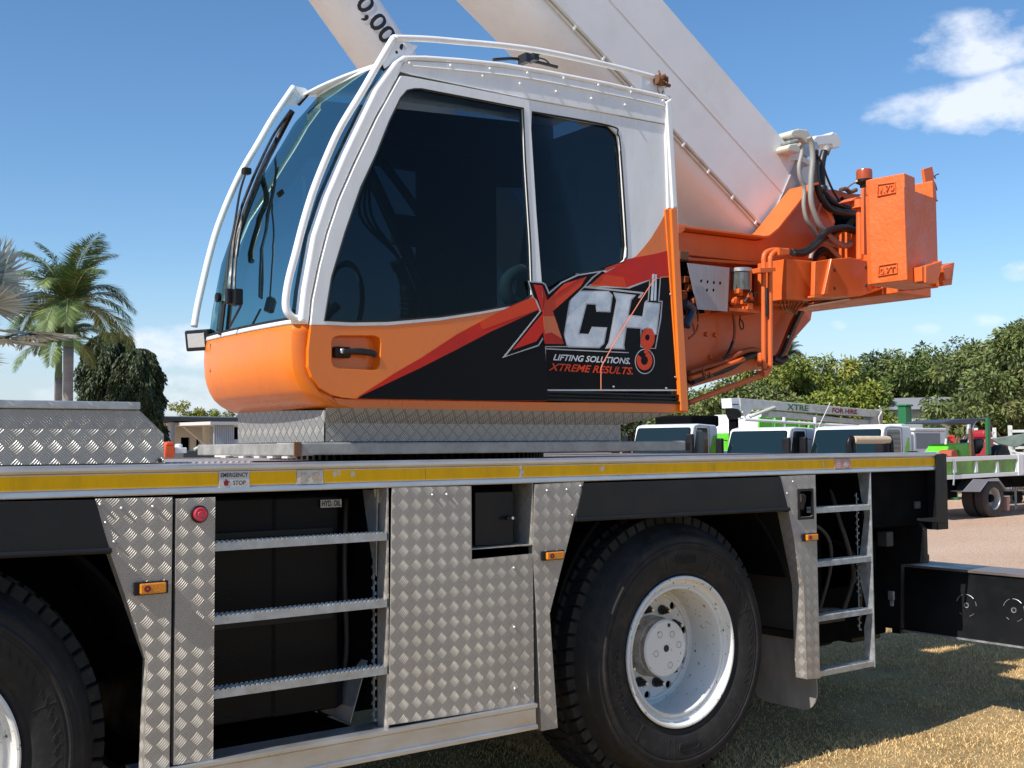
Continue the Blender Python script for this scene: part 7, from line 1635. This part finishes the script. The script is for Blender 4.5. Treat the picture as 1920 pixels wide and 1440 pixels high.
bgwheel(wc.x, yT-.02, .40, .24); bgwheel(wc.x, yT+.28, .40, .24); bgwheel(wc.x, yT+1.85, .40, .24)
b = MB(); P_ = FP([(420, 1060), (640, 1062), (735, 932), (880, 930), (970, 1050)], -.06)
for a, c in zip(P_[:-1], P_[1:]): b.prism([a, c, c+Vector((0, .6, 0)), a+Vector((0, .6, 0))], (0, 0, .02))
b.prism(FP([(640, 1062), (735, 932), (720, 905), (560, 905), (440, 1040), (420, 1060)], -.055), (0, .01, 0)).prism(FP([(720, 905), (860, 890), (885, 930), (735, 932)], -.055), (0, .01, 0)); b.build('mudguard', M['greyplate'], ft)
MB().prism(FP([(965, 1130), (1005, 1120), (1000, 1290), (975, 1290)], .0), (0, .3, 0)).build('mudflap', mat('pink_flap', (.45, .25, .2), .7), ft)
MB().tube(FP([(310, 660), (325, 800), (312, 980)], -.07), .018, 6).build('tie_strap', M['greyplate'], ft)
# cab of the tray truck is behind the crane; a plain cab keeps the truck whole
xk = xB_+3.6; b = MB().prism([Vector((xk+x, yT+.05, z)) for x, z in ((0, .45), (1.22, .45), (1.22, 1.90), (1.05, 1.95), (.2, 1.94), (.06, 1.3), (0, 1.15))], (0, 1.9, 0)); ck = b.build('cab', M['twhite'], ft, bevel=.06)
MB().prism([Vector((xk+x, yT+.044, z)) for x, z in ((.22, 1.52), (1.0, 1.52), (1.06, 1.84), (.22, 1.84))], (0, .004, 0)).build('side_window', mat('grey_panel', (.22, .23, .24), .4), ck)
bgwheel(xk+.6, yT+.06, .40, .22)
# tractor on the tray
yK = .9
def KP(l, dy=0): return PX(l, yT+yK+dy, *ZF)
ks = KP([(460, 600)])[0]
tk = thing('compact_tractor', 'bright green compact tractor with dark canopy standing on the white tray', 'tractor', (ks.x, ks.y, zbd+.06))
hood = MB().prism(KP([(215, 575), (262, 470), (500, 462), (530, 500), (530, 628), (400, 628), (380, 560), (330, 548), (280, 560), (230, 600)], -.25), (0, .5, 0)).build('hood', M['green'], tk, bevel=.03, seg=3)
MB().prism(KP([(205, 600), (265, 525), (295, 545), (225, 612)], -.27), (0, .55, 0)).build('front_grille', M['greyplate'], hood, bevel=.01)
MB().prism(KP([(820, 600), (820, 540), (860, 515), (940, 515), (1005, 560), (1008, 612), (960, 612), (930, 560), (880, 560), (860, 612)], -.3), (0, .15, 0)).build('rear_fender', M['green'], tk, bevel=.02)
b = MB().prism(KP([(175, 212), (290, 180), (420, 168), (700, 158), (760, 164), (760, 182), (600, 200), (560, 225), (500, 235), (430, 225), (300, 222), (200, 222)], -.45), (0, .95, 0)); b.build('canopy', mat('canopy_navy', (.05, .055, .075), .5), tk, bevel=.02)
b = MB()
for dy in (-.42, .42): b.tube(KP([(700, 170), (610, 182), (565, 215), (540, 300), (495, 470)], dy), .03, 8)
b.tube(KP([(500, 232), (495, 350), (490, 470)], .3), .05, 8, smooth=False); build_each(b, 'canopy_frame', M['greyplate'], tk, smooth=True)
MB().prism(KP([(728, 160), (765, 162), (780, 605), (735, 610)], -.5), (0, .06, 0)).build('green_post', M['green2'], tk, bevel=.01)
MB().prism(KP([(520, 282), (545, 278), (580, 625), (535, 628)], -.5), (0, .06, 0)).build('brown_post', M['rust'], tk, bevel=.01)
b = MB().prism(KP([(578, 420), (640, 404), (705, 412), (690, 520), (640, 600), (590, 590)], -.1), (0, .4, 0)); b.build('seat', M['black'], tk, bevel=.04)
b = MB().tube(KP([(240, 250), (225, 400), (215, 480)], -.3), .025, 6, smooth=False).tube(KP([(170, 228), (260, 268)], -.3), .03, 6, smooth=False); b.build('front_stay', M['cream'], tk)
b = MB()
for x, r in ((300, .24), (935, .30)):
    q0_ = KP([(x, 600)], -.42)[0]
    for dy in (0, .85): b.lathe([(.0001, 0), (r*.9, 0), (r, .03), (r, .2), (r*.9, .24), (.0001, .24)], (q0_.x, q0_.y+dy, zbd+.06+r), 'y', 24)
build_each(b, 'wheel', M['rubber'], tk, auto=40)
b = MB().box(KP([(285, 600)])[0].x, KP([(950, 600)])[0].x, ks.y-.2, ks.y+.2, zbd+.25, zbd+.42); b.build('tractor_chassis', M['black'], tk)
MB().prism(KP([(190, 625), (500, 622), (500, 645), (190, 645)], -.6), (0, .8, 0)).prism(KP([(290, 560), (320, 545), (355, 555), (370, 625), (285, 625)], -.5), (0, .3, 0)).build('implement', mat('red_brown_implement', (.42, .09, .04), .6), tk, bevel=.01)
# machinery and racks behind
def at_(px, py, d): p = G(px, d); p.z = ZAT(py, d, px); return p
p = G(1842, 29); rc = thing('red_engine', 'dark red engine cover behind the tractor seat', 'machine', tuple(p), local=True); z_ = ZAT(815, 29, 1842)
MB().box(-.18, .18, -.2, .2, z_-.1, z_+.12).box(-.3, .3, -.3, .3, 0, z_-.1).build('cover', mat('dark_red_paint', (.35, .02, .03), .4), rc, bevel=.08, seg=3)
def rack(px0, px1, rows, d, label):
    p = G((px0+px1)/2, d); root = thing('metal_rack', label, 'rack', tuple(p), 'pale metal racks in the yard', local=True, rz=facing((px0+px1)/2, 90)); w_ = (px1-px0)*d/FPX/2
    b = MB(); zt_ = ZAT(rows[0], d, px0)
    for x in (-w_, w_):
        for y in (0, .8): b.box(x-.05, x+.05, y-.05, y+.05, 0, zt_+.15)
    build_each(b, 'rack_post', MATS['lift_white'], root)
    for r_ in rows: z = ZAT(r_, d, px0); MB().box(-w_, w_, -.05, .85, z-.04, z+.03).build('rack_shelf', MATS['lift_white'], root)
rack(1832, 1864, [812, 822, 831], 33, 'pale narrow rack behind the tractor green post'); rack(1898, 1975, [808, 820, 829, 839, 850], 30, 'pale metal rack at the right edge above the tray truck')
p = G(1897, 27); nt_ = thing('covered_trailer', 'grey green tarpaulin covered frame between tractor and right rack', 'trailer', tuple(p), local=True, rz=facing(1897, 90)); z_ = ZAT(822, 27, 1897)
b = MB().prism([Vector((-.45, 0, z_)), Vector((.5, 0, z_+.15)), Vector((.55, 0, z_+.02)), Vector((.1, 0, z_-.22)), Vector((-.3, 0, z_-.12))], (0, .8, 0)); b.build('tarpaulin', mat('tarp', (.13, .17, .14), .7, var=.3, vscale=5), nt_, bevel=.02)
b = MB()
for x in (-.35, .05, .45): b.tube([(x, .1, 0), (x, .1, z_-.05)], .03, 6, smooth=False)
b.tube([(-.4, .05, z_-.1), (0, .05, z_-.3), (.5, .05, z_-.45)], .02, 6); b.build('frame', MATS['lift_white'], nt_)
p = G(1765, 32); rt_ = thing('red_machine', 'red and white farm machine behind the tractor nose', 'machine', tuple(p), local=True, rz=facing(1765, 90)); z_ = ZAT(820, 32, 1765)
MB().box(-.42, .35, 0, .2, z_-.04, z_+.05).box(.22, .36, 0, .2, z_-.2, z_+.02).build('red_beam', mat('bright_red_paint', (.55, .03, .02), .4), rt_, bevel=.01)
MB().box(-.4, .1, .05, .4, z_-.4, z_-.08).build('white_body', M['twhite'], rt_, bevel=.03); MB().box(-.4, .4, -.05, .5, .0, z_-.4).box(.12, .2, .02, .2, z_-.3, z_+.05).build('green_frame', M['green2'], rt_, bevel=.02)
rb_ = leafmats('brown', [(.22, .12, .07), (.30, .18, .10), (.15, .08, .05), (.34, .25, .15)])
def bush(px, d, top, R, label, mats, seed, n=4000):
    p = G(px, d); root = thing('dry_bush', label, 'bush', (p.x, p.y, 0), None, local=True); H = ZAT(top, d, px); r = np.random.default_rng(seed)
    P = np.stack([r.normal(size=n)*R*.45, r.normal(size=n)*R*.45, r.uniform(.2, 1, n)*H*.9], 1); D = r.normal(size=(n, 3))+np.array([0, 0, .8]); D /= np.linalg.norm(D, axis=1)[:, None]; L = r.uniform(.1, .25, n)
    me = leaf_mesh('twigs', P, D, r.normal(size=(n, 3)), L, L*.08, r.choice(4, n), mats); o = bpy.data.objects.new('twigs', me); COL.objects.link(o); o.parent = root
bush(1796, 36, 812, 1.3, 'reddish dry brushwood behind the tractor canopy', rb_, 8)
p = G(1905, 30); gm = thing('green_mower', 'green and white machine below the right end of the tray', 'machine', tuple(p), local=True, rz=facing(1908, 90))
b = MB()
for x in (-.28, -.18, -.08): b.tube([(x, 0, .3), (x+.02, 0, .62)], .028, 8, smooth=False)
build_each(b, 'white_bottle', M['twhite'], gm, smooth=True); MB().box(-.02, .6, -.1, .4, .45, .75).build('green_body', M['green2'], gm, bevel=.03); MB().box(-.4, .8, -.1, .5, .2, .3).build('deck', M['black'], gm, bevel=.02); b = MB().lathe([(.0001, 0), (.13, 0), (.13, .1), (.0001, .1)], (.0, -.1, .13), 'y', 16); b.build('wheel', M['rubber'], gm)
